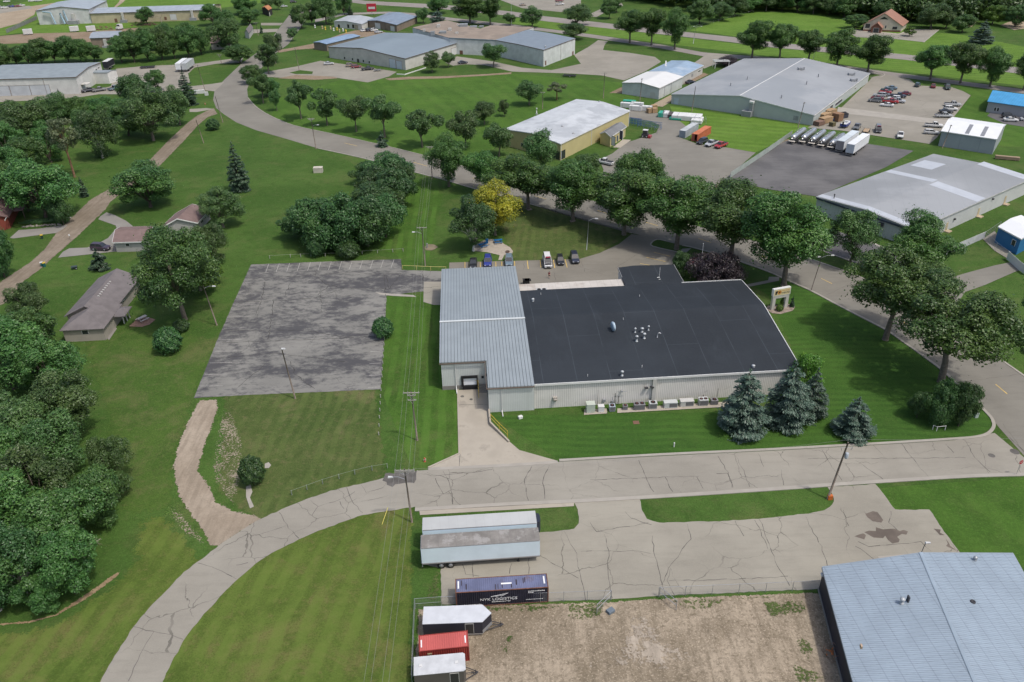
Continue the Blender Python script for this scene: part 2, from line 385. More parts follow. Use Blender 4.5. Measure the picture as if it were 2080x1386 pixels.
patch('road', near+farr[::-1], .03, asph, marks=[(ln_y, dash), (crk_l, rk), (patch_d, [disc((2061, 918), .75), disc((2014, 926), .55)])])
kerb('kerb', near[12:21], .35, .10, conc_pale)
kerb('kerb', [(1098, 421), (1164, 441), (1232, 460), (1280, 473.5)], .4, .10, conc_pale)
kerb('kerb', [(1386, 499), (1414, 505), (1489, 527), (1560, 552), (1595, 568), (1647, 591), (1711, 625), (1795, 668), (1828, 690), (1903, 744), (1934, 771), (1974, 809), (2009, 844), (2017, 857), (2018, 868), (2007, 881), (1984, 888), (1939, 892), (1812, 900), (1686, 907), (1560, 914), (1429, 920), (1308, 926), (1136, 936)], .55, .11, conc_pale)
kerb('kerb', [(1181, 404), (1240, 417)], .35, .1, conc_pale)
kerb('kerb', [(1298, 428), (1338, 438), (1370, 447)], .35, .1, conc_pale)
kerb('kerb', [(1638, 524), (1727, 555), (1770, 574)], .4, .1, conc_pale)
kerb('kerb', [(1880, 632), (1950, 675), (2014, 718), (2080, 764), (2160, 820)], .45, .1, conc_pale)
kerb('kerb', [(504, 199), (520, 217), (548, 235), (596, 255), (671, 271.5), (762, 292), (805, 302), (899, 326), (949, 341), (1000, 356), (1098, 385)], .3, .1, conc_pale)

# side street along the bottom
sn = [(846, 957), (930, 950), (1040, 945), (1133, 939), (1308, 929), (1429, 923), (1560, 917), (1686, 910), (1812, 903), (1939, 895), (2020, 880), (2110, 955)]
sf = [(843, 1034), (960, 1027), (1040, 1022), (1166, 1016.5), (1303, 1009), (1560, 993), (1711, 982), (1863, 972), (1989, 965), (2110, 962)]
rk = []
for L in ([(900, 957), (914, 985), (921, 1025)], [(885, 972), (892, 990), (902, 1005)], [(1080, 948), (1066, 976), (1072, 1017)], [(1115, 946), (1103, 975), (1106, 1014)], [(1298, 936), (1314, 976), (1328, 1000)], [(1352, 970), (1365, 999)], [(1416, 970), (1427, 994)], [(1455, 962), (1478, 962), (1488, 991)], [(1458, 926), (1478, 960), (1490, 990)], [(1494, 926), (1510, 956), (1523, 990)], [(1587, 954), (1591, 986)], [(1670, 914), (1690, 950), (1709, 976)], [(1738, 936), (1796, 976)], [(1831, 902), (1860, 940), (1884, 968)], [(1961, 898), (1980, 930), (2010, 960)], [(1920, 902), (1938, 920)], [(1540, 922), (1552, 948)], [(1640, 932), (1780, 932), (1960, 930)], [(1200, 975), (1420, 968)], [(880, 1005), (920, 1004), (921, 1020)], [(868, 960), (880, 966), (940, 962), (1000, 955)], [(2052, 890), (2085, 925)]): rk += crack(L, .10, .12)
patch('street', sn+sf[::-1], .036, asph_old, marks=[(crk_m, rk)])
kerb('kerb', [(843, 1036), (960, 1029), (1040, 1024.5), (1166, 1019), (1303, 1011.5), (1560, 995), (1711, 984), (1863, 974), (1989, 967), (2110, 964)], .75, .1, conc_pale)
kerb('kerb', [(870, 953), (935, 950.5), (1040, 945), (1133, 939)], .7, .03, conc_pale, z=.04)
patch('path', [(852, 1038.5), (1166, 1021.5), (1166, 1029), (853, 1047)], .05, conc)
# old curved road
n3 = [(850, 956), (785, 970), (747, 980), (671.5, 998), (623.5, 1014.5), (570.5, 1036), (520, 1059), (454.5, 1101.6), (401.5, 1142), (374, 1162), (303, 1235.5), (270, 1275), (235, 1331), (195, 1400)]
s3 = [(846, 1030), (788, 1038), (737, 1047), (659, 1074), (606, 1096.6), (553, 1124), (520, 1144.6), (475, 1185), (414, 1248), (379, 1293.6), (348.5, 1346.6), (322, 1400)]
rk = []
for L in ([(569, 1040), (582, 1066), (605, 1095)], [(520, 1090), (570, 1073), (585, 1066)], [(401, 1143), (440, 1156), (480, 1178)], [(477, 1150), (505, 1142)], [(272, 1274), (310, 1283), (374, 1299)], [(312, 1285), (285, 1330), (262, 1385)], [(630, 1016), (645, 1030), (700, 1012), (720, 1000)], [(645, 1030), (635, 1048)], [(703, 990), (712, 1012), (735, 1042)], [(735, 985), (742, 1000), (780, 992), (790, 975)], [(735, 1018), (790, 1008)], [(690, 1018), (697, 1035)]): rk += crack(L, .1, .16)
r2 = resample([G(*p) for p in [(785, 962), (846, 958), (843, 980), (795, 988), (776, 976)]], .6); rj = random.Random(3)
blot = [(p[0]+rj.uniform(-.3, .3), p[1]+rj.uniform(-.3, .3)) for p in r2]
patch('road', n3+s3[::-1], .032, asph_old, jag=.10, marks=[(crk_l, rk), (patch_d, [blot])])
# loading drive, beside the plant
patch('driveway', [(930, 793), (989, 790), (993, 830), (995, 862), (1034, 897), (1055, 915), (1133, 937), (935, 951), (868, 952), (933, 922)], .045, conc, marks=[(patch_d, [disc((939, 806), .35), disc((957, 812), .3)]), (crk_l, crack([(932, 823), (990, 822)], .12)+crack([(934, 924), (933, 948)], .1))])
kerb('kerb', [(930, 792), (933, 922), (870, 951)], .3, .16, conc, smooth=0)
# old parking lot
P1 = [(510, 538), (660, 532), (815, 527), (816, 549), (899, 551.5), (899, 594), (861, 592), (785, 601), (782, 660), (778, 720), (773, 791), (650, 797), (520, 802), (394, 809), (420, 745), (442, 690), (475, 614)]
wl = []
for i in range(13):
    x = 546+i*21.2; y = 536.5-i*.75; wl += pline((x, y), (x-6, y+17), .1)
for i in range(7):
    y = 640+i*24.5; x0 = 783-i*1.6; wl += pline((x0-2, y), (x0-26, y+1.2), .1)
for i in range(9):
    y = 597+i*23.5; x = 484-i*9.7; wl += pline((x, y), (x+46, y-1), .08)
rk = []
for L in ([(640, 548), (642, 562), (663, 578), (700, 586), (750, 586), (790, 588)], [(815, 556), (790, 588), (784, 560)], [(520, 566), (600, 562), (720, 553), (755, 558), (816, 556)], [(475, 614), (560, 612), (640, 606), (720, 600)], [(455, 672), (600, 672), (640, 675), (690, 685), (757, 679)], [(452, 697), (640, 690), (760, 684)], [(430, 730), (560, 718), (700, 735)], [(540, 570), (530, 614), (520, 640)], [(590, 575), (578, 602)], [(640, 606), (700, 586)], [(645, 600), (670, 580)], [(858, 551), (860, 571), (897, 571)], [(780, 558), (784, 600)], [(590, 735), (600, 762), (640, 790)], [(480, 790), (540, 740)], [(556, 610), (545, 690)]): rk += crack(L, .15, .2)
patch('parking_lot', P1, .03, asph_seal, jag=.06, marks=[(ln_w, wl), (crk_s, rk)])
patch('path', [(762, 594), (790, 597), (840, 600), (846, 604), (800, 602), (772, 599)], .05, conc_pale)
patch('path', [(861, 573), (899, 573), (899, 620), (880, 620), (860, 614)], .05, asph_lot)
# front parking
yl = []
for x0, y0, x1, y1 in [(944.5, 533, 944.5, 545), (975.3, 533, 975.8, 544), (1007, 532, 1007.5, 542), (1019, 532, 1019.6, 541), (1045, 531, 1046, 543), (1071, 530, 1073, 547), (1097, 529, 1099, 544), (1124, 528.6, 1127, 545), (1148, 527.5, 1152, 544), (1328, 513, 1362, 521.5), (1313, 523.5, 1352, 532), (1300, 536, 1340, 543)]: yl += pline((x0, y0), (x1, y1), .13)
rk = []
for L in ([(1064, 532), (1064, 550)], [(1124, 545), (1128, 570)], [(1180, 530), (1188, 552)], [(1300, 513), (1250, 545)], [(1170, 540), (1230, 560)]): rk += crack(L, .1, .12)
patch('parking_lot', [(912.7, 534), (1040, 530.5), (1176, 527), (1217, 515), (1257, 496.5), (1283, 476), (1335, 484), (1323, 494), (1325, 501.5), (1380, 513), (1352, 546), (1300, 600), (950, 620), (912, 560)], .04, asph_front, marks=[(ln_y, yl), (crk_l, rk)])
kerb('kerb', [(1352, 490), (1335, 487), (1324, 493), (1326, 501), (1378, 513)], .35, .12, conc_pale)
patch('path', [(1386, 506), (1404, 505), (1366, 538), (1350, 548), (1352, 538)], .05, conc_drive)
patch('path', [(1514, 579), (1560, 570), (1562, 563), (1583, 563), (1582, 571), (1518, 584)], .05, conc_drive)
patch('path', [(958, 510), (967, 497), (990, 486), (1008, 487), (1022, 495), (1036, 503), (1042, 511), (1040, 517), (1025, 518), (1019, 529), (1012, 529), (1015, 519), (990, 513)], .04, M('patio_gravel', (.34, .30, .25), .9, var=.12, vs=1.2))
# lower lot in front of the fenced yard
P2 = [(1166, 1021), (1300, 1013), (1303, 1036), (1313, 1054), (1338, 1062.5), (1469, 1059), (1560, 1053), (1641, 1043.6), (1674, 1038), (1691, 1026), (1694, 1012), (1681, 990), (1778, 984), (1797, 1008), (1818, 1036), (1888, 1036), (1913.5, 1074), (1951, 1126), (1930, 1160), (1664, 1197), (1500, 1204), (1335, 1211), (1240, 1218), (897, 1229), (895, 1155), (855, 1145), (857, 1100), (1111, 1081.5), (1166, 1075), (1176, 1064), (1174, 1036)]
rk = []
for L in ([(1145, 1080), (1172, 1125), (1175, 1160), (1190, 1222)], [(1098, 1130), (1140, 1155), (1176, 1175)], [(1228, 1085), (1237, 1120), (1234, 1150), (1244, 1215)], [(1324, 1090), (1330, 1130), (1345, 1190)], [(1397, 1066), (1402, 1095), (1360, 1155), (1345, 1188)], [(1345, 1188), (1353, 1215)], [(1362, 1155), (1355, 1180), (1372, 1210)], [(1492, 1058), (1511, 1090)], [(1533, 1056), (1560, 1115)], [(1543, 1056), (1575, 1140), (1602, 1190)], [(1635, 1050), (1668, 1110), (1680, 1150)], [(1712, 1036), (1724, 1070)], [(1200, 1062), (1210, 1080), (1300, 1066), (1318, 1062)], [(1270, 1040), (1280, 1052), (1322, 1068)], [(1180, 1120), (1300, 1120), (1320, 1126)], [(1738, 1110), (1780, 1140)], [(1742, 1100), (1765, 1112), (1870, 1102), (1890, 1120)], [(1810, 1040), (1806, 1062), (1830, 1085)], [(1360, 1180), (1440, 1180), (1600, 1172)], [(1100, 1130), (1073, 1135), (1075, 1165)], [(940, 1147), (945, 1168), (972, 1172)], [(960, 1145), (962, 1172)], [(1040, 1145), (1036, 1165)]): rk += crack(L, .09, .13)
def blob(pxs, seed=1, j=.35):
    r = random.Random(seed); return [(p[0]+r.uniform(-j, j), p[1]+r.uniform(-j, j)) for p in resample([G(*p) for p in pxs], .6)]
st = [blob([(1752, 1042), (1780, 1040), (1792, 1055), (1790, 1066), (1772, 1058), (1764, 1048)], 2), blob([(1758, 1082), (1785, 1074), (1815, 1075), (1845, 1082), (1822, 1088), (1825, 1105), (1812, 1108), (1800, 1092), (1765, 1090)], 3), blob([(1735, 1092), (1760, 1085), (1750, 1094)], 5), blob([(1897, 1072), (1910, 1074), (1916, 1090), (1905, 1086)], 4), blob([(1920, 1098), (1935, 1110), (1945, 1122), (1925, 1112)], 6)]
patch('parking_lot', P2, .028, asph_lot, jag=.08, marks=[(crk_m, rk), (stain_m, st)])
patch('path', [(1783, 1131), (1858, 1125), (1866, 1133), (1790, 1150)], .06, conc_pale)
patch('ground', [(846, 1236), (1000, 1227), (1240, 1219), (1335, 1213), (1640, 1201), (1676, 1203), (1730, 1290), (1800, 1400), (838, 1400), (841, 1300)], .02, yard, soft=.8)
# gravel track to the parking lot, thin gravel beside it
patch('track', [(404, 811), (379, 854), (356, 912), (348.5, 952.6), (356, 1005.6), (379, 1040), (394, 1061), (425, 1112), (445, 1112), (520, 1064), (540, 1050), (480, 1036), (444, 1018), (429, 985.5), (406.5, 955), (414, 925), (429, 879), (447, 831), (444, 811)], .022, gravel, soft=1.3)
patch('gravel', [(450, 818), (480, 840), (500, 900), (500, 960), (488, 1010), (490, 1036), (462, 1028), (430, 985), (424, 950), (432, 890)], .018, gravel_thin, soft=.8)
patch('gravel', [(330, 1020), (360, 1020), (400, 1070), (430, 1100), (412, 1118), (370, 1090), (340, 1060)], .018, gravel_thin, soft=.8)
patch('gravel', [(-20, 1266), (60, 1258), (110, 1246), (180, 1200), (240, 1158), (252, 1120), (258, 1122), (248, 1168), (190, 1212), (118, 1254), (60, 1270), (-20, 1276)], .02, dirt_mat('worn_path', (.20, .14, .08), (.28, .21, .13), thr=.7), soft=.5)
# dirt road on the left, with its drives
patch('dirt_road', [(436, 220), (427, 222), (399, 235), (379, 250), (341, 285), (303, 324.5), (252.5, 366), (227, 380), (182, 405.5), (149, 437), (113.6, 471), (88, 506.6), (60.6, 532), (0, 572), (-60, 615), (-60, 668), (0, 624), (15, 615), (50.5, 572), (86, 547), (111, 523), (136, 501.5), (161.6, 479), (197, 445), (217, 426), (227, 410.6), (257.6, 386.6), (328, 336), (379, 283), (404, 255), (424, 238), (444, 232)], .024, dirt_road, soft=.8)
patch('driveway', [(204, 440), (216, 432), (232, 437), (256, 449), (270, 460), (262, 470), (248, 500), (240, 512), (232, 511.6), (187, 516.7), (118, 524), (128, 512), (141, 505), (177, 503.5), (197, 496.5), (219.7, 484), (237, 463.6), (235, 458.6), (199.5, 446)], .03, conc_drive)
patch('driveway', [(20, 484), (38, 468), (80, 465), (120, 459), (138, 458), (128, 466), (114, 474), (80, 478), (28, 485)], .03, conc_drive)
patch('path', [(58, 447), (145, 441), (146, 443.5), (58, 449)], .03, conc_drive)
# upper left: side streets and yards
patch('street', [(436, 186), (395, 182), (360, 185), (330, 190), (330, 178), (385, 176), (430, 171), (456, 167)], .028, asph_far)
patch('driveway', [(436, 222), (400, 228), (385, 228), (385, 222), (420, 220)], .028, asph_far)
patch('parking_lot', [(236, 140), (290, 135), (395, 130), (470, 120), (494, 118), (490, 128), (440, 130), (395, 138), (382, 150), (386, 168), (330, 188), (270, 192), (200, 192), (150, 200), (-40, 210), (-40, 192), (165, 190), (225, 176)], .026, asph_far, jag=.1)
patch('driveway', [(530, 47), (575, 47), (570, 52), (530, 52)], .027, asph_far)
patch('driveway', [(515, 60), (565, 59), (562, 65), (515, 68)], .027, asph_far)
patch('yard', [(-30, 76), (60, 68), (150, 66), (290, 56), (300, 62), (250, 70), (200, 86), (60, 88), (-30, 92)], .022, track_far, soft=1.5)
patch('yard', [(-30, 30), (40, 16), (110, 6), (140, 2), (75, 22), (72, 30), (40, 48), (-30, 66)], .022, sand_far, soft=1.5)
patch('parking_lot', [(-30, 20), (60, 12), (66, 17), (-30, 33)], .03, asph_far)
patch('track', [(216, 30), (240, 5), (246, -6), (262, -6), (250, 6), (226, 24)], .022, sand_far, soft=1.0)
# hall with the big grey roof: lot, track
patch('parking_lot', [(540, 146.5), (600, 136), (651, 124), (720, 134), (793, 144), (806, 146.5), (790, 156), (747, 168), (680, 158), (600, 160), (545, 157), (530, 152)], .026, asph_far)
patch('grass_island', [(588, 148), (610, 143), (636, 146), (634, 151), (600, 151)], .05, g_base)
patch('yard', [(600, 152), (680, 156), (690, 160), (640, 163), (560, 160)], .03, track_far, soft=1.0)
patch('track', [(780, 160), (830, 156), (900, 155), (980, 151), (1040, 147), (1040, 151), (980, 155), (900, 160), (830, 162), (790, 164)], .022, track_far, soft=.8)
patch('track', [(560, 103), (600, 96), (640, 88), (690, 70), (720, 62), (760, 60), (800, 70), (760, 74), (720, 78), (650, 98), (600, 102), (566, 108)], .022, track_far, soft=.8)
patch('parking_lot', [(905, 128), (928, 115), (1000, 125), (1060, 138), (1120, 143), (1180, 130), (1166, 112), (1195, 96), (1215, 82), (1235, 84), (1228, 92), (1225, 102), (1280, 108), (1330, 116), (1343, 126), (1310, 146), (1268, 164), (1224, 154), (1160, 150), (1040, 146), (985, 133), (945, 131), (920, 134)], .026, asph_far, jag=.1)
# frontage road and highway
patch('road', [(640, 40), (700, 27), (790, 24), (840, 27), (920, 37), (1040, 50), (1136, 62), (1196, 69.5), (1343, 91), (1429, 107), (1560, 117), (1681, 129), (1762, 141), (1848, 152), (1964, 167), (2110, 186), (2110, 195), (1964, 175), (1848, 160), (1762, 149), (1681, 137), (1560, 125), (1429, 115), (1343, 99), (1196, 76.5), (1136, 68), (1040, 56), (920, 43), (840, 32), (790, 28), (700, 31), (640, 46)], .03, asph_hwy)
patch('highway', [(640, -14), (740, 2), (900, 10), (1040, 24), (1103, 33), (1191.5, 43), (1388, 65), (1500, 77), (1560, 85), (1671, 96), (1838, 111), (2110, 142), (2110, 155), (1838, 122), (1671, 106), (1560, 96), (1500, 88), (1388, 75), (1191.5, 53.5), (1103, 43), (1040, 33), (900, 19), (740, 9), (640, -4)], .03, asph_hwy)
patch('highway', [(760, -10), (1000, 2), (1000, -6), (800, -16)], .03, asph_hwy)
patch('parking_lot', [(1015, 0), (1030, -14), (1180, -14), (1180, 10), (1140, 25), (1060, 17)], .03, asph_far)
patch('driveway', [(1190, 33), (1230, 14), (1262, 6), (1266, 12), (1236, 22), (1212, 35)], .03, asph_far)
# grey warehouse: lots
patch('parking_lot', [(1640, 260), (1700, 228), (1766, 164), (1772, 157), (1797, 151.5), (1848, 162), (1863, 174), (1934, 178), (1956.5, 186), (1971.6, 194.4), (1936, 240), (1926, 249), (1903, 280), (1888, 293), (1769.6, 275), (1711.5, 266)], .032, asph_far, marks=[(conc_pale, [[G(*p) for p in [(1702, 218), (1760, 225), (1850, 236), (1925, 245), (1918, 254), (1850, 246), (1760, 236), (1700, 230)]]])])
kerb('kerb', [(1768, 158), (1786, 158), (1796, 154), (1794, 150), (1778, 147)], .5, .15, conc_pale)
patch('parking_lot', [(1470, 364), (1490, 350), (1560, 308), (1593, 288), (1610, 283), (1700, 285), (1764.5, 293), (1856, 307), (1800, 340), (1660, 400), (1560, 385)], .03, asph_dark)
patch('ground', [(1446, 378), (1470, 362), (1535, 318), (1575, 296), (1600, 282), (1606, 284), (1580, 300), (1490, 352), (1470, 368), (1460, 384)], .026, track_far, soft=.6)
patch('parking_lot', [(1277, 222), (1340, 231), (1376, 243), (1400, 262), (1376, 278), (1416, 293), (1477, 300.5), (1535, 310.6), (1489.5, 350), (1450, 382), (1390, 425), (1345, 440), (1300, 428), (1230, 412), (1216, 390), (1226, 345), (1217, 326), (1244.5, 312), (1272, 290), (1290, 285), (1333, 270), (1340, 255), (1320, 246), (1278, 240)], .034, asph)
patch('path', [(1265, 284), (1282, 285), (1260, 301), (1245, 300)], .06, sand_far if False else conc)
patch('yard', [(1236, 190), (1264, 176), (1266, 191), (1248, 190)], .022, track_far, soft=.5)
patch('yard', [(1326, 212), (1364, 192), (1366, 206), (1346, 218), (1330, 216)], .026, sand_far, soft=.5)
patch('yard', [(1385, 160), (1430, 148), (1440, 152), (1400, 172), (1385, 172)], .022, track_far, soft=.5)
patch('driveway', [(1410, 128), (1440, 108), (1480, 112), (1470, 128), (1445, 134), (1430, 140)], .034, asph_far)
# big pale building: dark apron, drive east of it
patch('parking_lot', [(1640, 500), (1660, 480), (1700, 470), (1790, 500), (1850, 540), (1800, 555), (1735, 535)], .032, asph_dark)
kerb('kerb', [(1644, 501), (1735, 533), (1790, 552)], .4, .1, conc_pale)
kerb('kerb', [(1757, 486), (1770, 493), (1790, 502)], .8, .08, conc_pale)
patch('driveway', [(1880, 612), (1900, 575), (1960, 556), (2020, 540), (2070, 530), (2090, 545), (2064, 552), (2000, 580), (1960, 594), (1930, 640)], .034, asph)
patch('ground', [(1996, 486), (2020, 470), (2046, 500), (2062, 528), (2056, 532), (2020, 510)], .03, asph_far)
patch('parking_lot', [(2005, 236), (2012, 228), (2090, 240), (2090, 260), (2040, 252)], .03, asph_dark)
# church
chl = []
patch('parking_lot', [(1735, 60), (1760, 62), (1835, 70), (1850, 60), (1880, 60), (1907, 61), (1876, 86), (1820, 80), (1740, 76), (1725, 68)], .03, asph_far)
kerb('kerb', [(1907, 61), (1876, 86.5)], .5, .12, conc_pale, smooth=0)
kerb('kerb', [(1826, 72), (1834, 76), (1850, 76), (1857, 72)], .5, .15, conc_pale)
patch('path', [(1734, 61), (1826, 69), (1836, 65), (1840, 68), (1826, 71), (1734, 63)], .05, conc)
patch('path', [(1955, 56), (1970, 44), (1985, 45), (1975, 55)], .03, track_far, soft=.5)
patch('gravel', [(2030, 52), (2050, 44), (2090, 44), (2090, 58), (2060, 62)], .03, sand_far, soft=1)
# patio stones and house slabs
patch('path', [(262, 664), (288, 665), (304, 660), (316, 650), (300, 645), (282, 646)], .03, M('brick_patio', (.26, .165, .125), .9, var=.2, vs=2))
patch('path', [(217, 688), (222, 691.5), (238, 668), (234, 665)], .03, conc_drive)
patch('planting_bed', [(1555, 628), (1560, 622), (1600, 618), (1615, 624), (1610, 632), (1585, 639), (1568, 637)], .03, M('mulch', (.26, .21, .175), .95, var=.25, vs=1.5))
for q in ([(1070, 426), (1078, 423), (1082, 427), (1073, 429)], [(1156, 449), (1166, 446), (1170, 450), (1160, 453)], [(1585, 578), (1598, 576), (1602, 583), (1588, 585)]): patch('planting_bed', q, .025, M('mulch', (.2, .16, .12)), jag=.15)
patch('path', [(1187, 833), (1233, 831), (1233, 841), (1186, 844)], .06, conc)
patch('path', [(1254, 831), (1460, 818), (1490, 817), (1490, 827), (1254, 840)], .06, conc)
patch('path', [(500, 990), (509, 985), (513, 1000), (508, 1012), (516, 1030), (508, 1034), (500, 1010)], .03, conc_pale)
patch('path', [(538, 943), (546, 940), (551, 946), (546, 952), (538, 952)], .03, conc_pale)
patch('ground', [(862, 502), (870, 497), (885, 498), (890, 503), (876, 510), (866, 509)], .03, M('bare_soil', (.2, .165, .11), .95, var=.2), jag=.3)

patch('ground', [(1250, 1214), (1335, 1210), (1352, 1240), (1400, 1290), (1480, 1340), (1560, 1395), (1080, 1395), (1150, 1340), (1215, 1290), (1245, 1250)], .024, dirt_mat('yard_sand', (.31, .265, .21), (.385, .33, .265), track=math.radians(5), thr=.55, gr=.4), soft=7)
weeds = dirt_mat('yard_weeds', (.055, .085, .024), (.10, .125, .045), thr=1.0, gr=.9)
for q in ([(905, 1232), (1000, 1228), (1060, 1226), (1140, 1224), (1150, 1240), (1070, 1250), (980, 1246), (910, 1242)], [(1150, 1222), (1240, 1220), (1222, 1258), (1180, 1268), (1140, 1262)], [(1345, 1216), (1460, 1212), (1640, 1204), (1640, 1214), (1480, 1226), (1430, 1248), (1380, 1240)], [(1610, 1296), (1640, 1290), (1660, 1320), (1650, 1350), (1620, 1335)], [(1600, 1340), (1680, 1370), (1690, 1392), (1610, 1392)], [(1540, 1220), (1640, 1212), (1650, 1250), (1560, 1260)], [(846, 1240), (862, 1240), (858, 1390), (838, 1390)], [(1020, 1290), (1050, 1285), (1040, 1340), (1010, 1330)], [(900, 1156), (880, 1160), (862, 1200), (860, 1225), (896, 1226)]): patch('weeds', q, .03, weeds, soft=.6)
# ================================================================ trees
def leaf_mat(name, cols, trans=.22, rough=.42):
    """cols: three leaf tints; which leaf has which comes from the clump it grows on"""
    m, t, b = _new(name); n = N(t)
    a = n.attr('tint').outputs['Fac']
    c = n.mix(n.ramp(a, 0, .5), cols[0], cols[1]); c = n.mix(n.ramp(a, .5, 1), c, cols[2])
    oi = t.nodes.new('ShaderNodeObjectInfo').outputs['Random']
    hs = t.nodes.new('ShaderNodeHueSaturation'); n.link(c, hs.inputs['Color'])
    n.link(n.math('ADD', n.math('MULTIPLY', oi, .03), .485), hs.inputs['Hue']); n.link(n.math('ADD', n.math('MULTIPLY', oi, .5), .78), hs.inputs['Value'])
    n.link(hs.outputs[0], b.inputs['Base Color']); b.inputs['Roughness'].default_value = rough; b.inputs['Specular IOR Level'].default_value = .45
    tr = t.nodes.new('ShaderNodeBsdfTranslucent'); n.link(hs.outputs[0], tr.inputs['Color'])
    mx = t.nodes.new('ShaderNodeMixShader'); mx.inputs[0].default_value = trans
    n.link(b.outputs[0], mx.inputs[1]); n.link(tr.outputs[0], mx.inputs[2]); n.link(mx.outputs[0], t.nodes['Material Output'].inputs[0])
    return m
L_maple = leaf_mat('leaf_maple', [(0.032, 0.088, 0.018), (0.058, 0.132, 0.026), (0.1, 0.185, 0.036)])
L_street = leaf_mat('leaf_street', [(0.040, 0.096, 0.028), (0.065, 0.139, 0.037), (0.109, 0.189, 0.056)])
L_wood = leaf_mat('leaf_wood', [(0.034, 0.087, 0.025), (0.059, 0.133, 0.031), (0.099, 0.186, 0.043)])
L_thick = leaf_mat('leaf_thicket', [(0.030, 0.078, 0.024), (0.047, 0.110, 0.030), (0.075, 0.148, 0.036)])
L_light = leaf_mat('leaf_light', [(0.045, 0.095, 0.026), (0.066, 0.128, 0.034), (0.1, 0.165, 0.048)])
L_yellow = leaf_mat('leaf_yellow', [(0.075, 0.13, 0.02), (0.28, 0.27, 0.022), (0.42, 0.34, 0.022)])
L_fresh = leaf_mat('leaf_fresh', [(0.046, 0.115, 0.014), (0.086, 0.184, 0.018), (0.138, 0.230, 0.023)])
L_purple = leaf_mat('leaf_purple', [(0.019, 0.014, 0.019), (0.031, 0.022, 0.026), (0.048, 0.034, 0.038)], .1)
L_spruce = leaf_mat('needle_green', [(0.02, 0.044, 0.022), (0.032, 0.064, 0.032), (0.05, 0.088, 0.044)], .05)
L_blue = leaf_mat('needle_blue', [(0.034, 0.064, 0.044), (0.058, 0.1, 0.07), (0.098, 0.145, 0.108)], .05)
L_pine = leaf_mat('needle_pine', [(0.062, 0.085, 0.039), (0.085, 0.116, 0.050), (0.124, 0.147, 0.065)], .05)
bark = M('bark_grey', (.16, .135, .11), .95, var=.25, vs=2)
bark_dk = M('bark_dark', (.075, .06, .05), .95, var=.25, vs=2)
bark_birch = M('bark_birch', (.50, .48, .44), .8, var=.2, vs=3)
bark_red = M('bark_pine', (.22, .12, .075), .95, var=.25, vs=2)
bark_dead = M('bark_dead', (.30, .25, .22), .95, var=.2, vs=2)

def leaves_mesh(name, P, Nn, size, tint, mat, seed=0, aspect=.7, droop=None):
    """one small bent leaf spray (two quads sharing an edge) per point"""
    r = np.random.RandomState(seed); n = len(P)
    Nn = Nn/(np.linalg.norm(Nn, axis=1, keepdims=True)+1e-9)
    a = r.normal(size=(n, 3)); a -= (a*Nn).sum(1, keepdims=True)*Nn; a /= (np.linalg.norm(a, axis=1, keepdims=True)+1e-9)
    if droop is not None: a = droop/(np.linalg.norm(droop, axis=1, keepdims=True)+1e-9)
    b = np.cross(Nn, a); b /= (np.linalg.norm(b, axis=1, keepdims=True)+1e-9)
    s = (size*r.uniform(.6, 1.35, n))[:, None]
    l = a*s; w = b*s*aspect; k = Nn*s*.22
    v = np.stack([P-l*.55, P+w*.5-k, P+l*.55-k*.6, P-w*.5-k], 1).reshape(-1, 3)
    me = bpy.data.meshes.new(name); me.vertices.add(4*n); me.vertices.foreach_set('co', v.ravel())
    me.loops.add(6*n); me.polygons.add(2*n)
    o = (np.arange(n)*4)[:, None]
    idx = np.concatenate([o+np.array([[0, 1, 2]]), o+np.array([[0, 2, 3]])], 1).ravel()
    me.loops.foreach_set('vertex_index', idx); me.polygons.foreach_set('loop_start', np.arange(2*n)*3); me.polygons.foreach_set('loop_total', np.full(2*n, 3))
    at = me.attributes.new('tint', 'FLOAT', 'POINT'); at.data.foreach_set('value', np.repeat(tint, 4))
    me.materials.append(mat); me.update(); me.validate(); return me
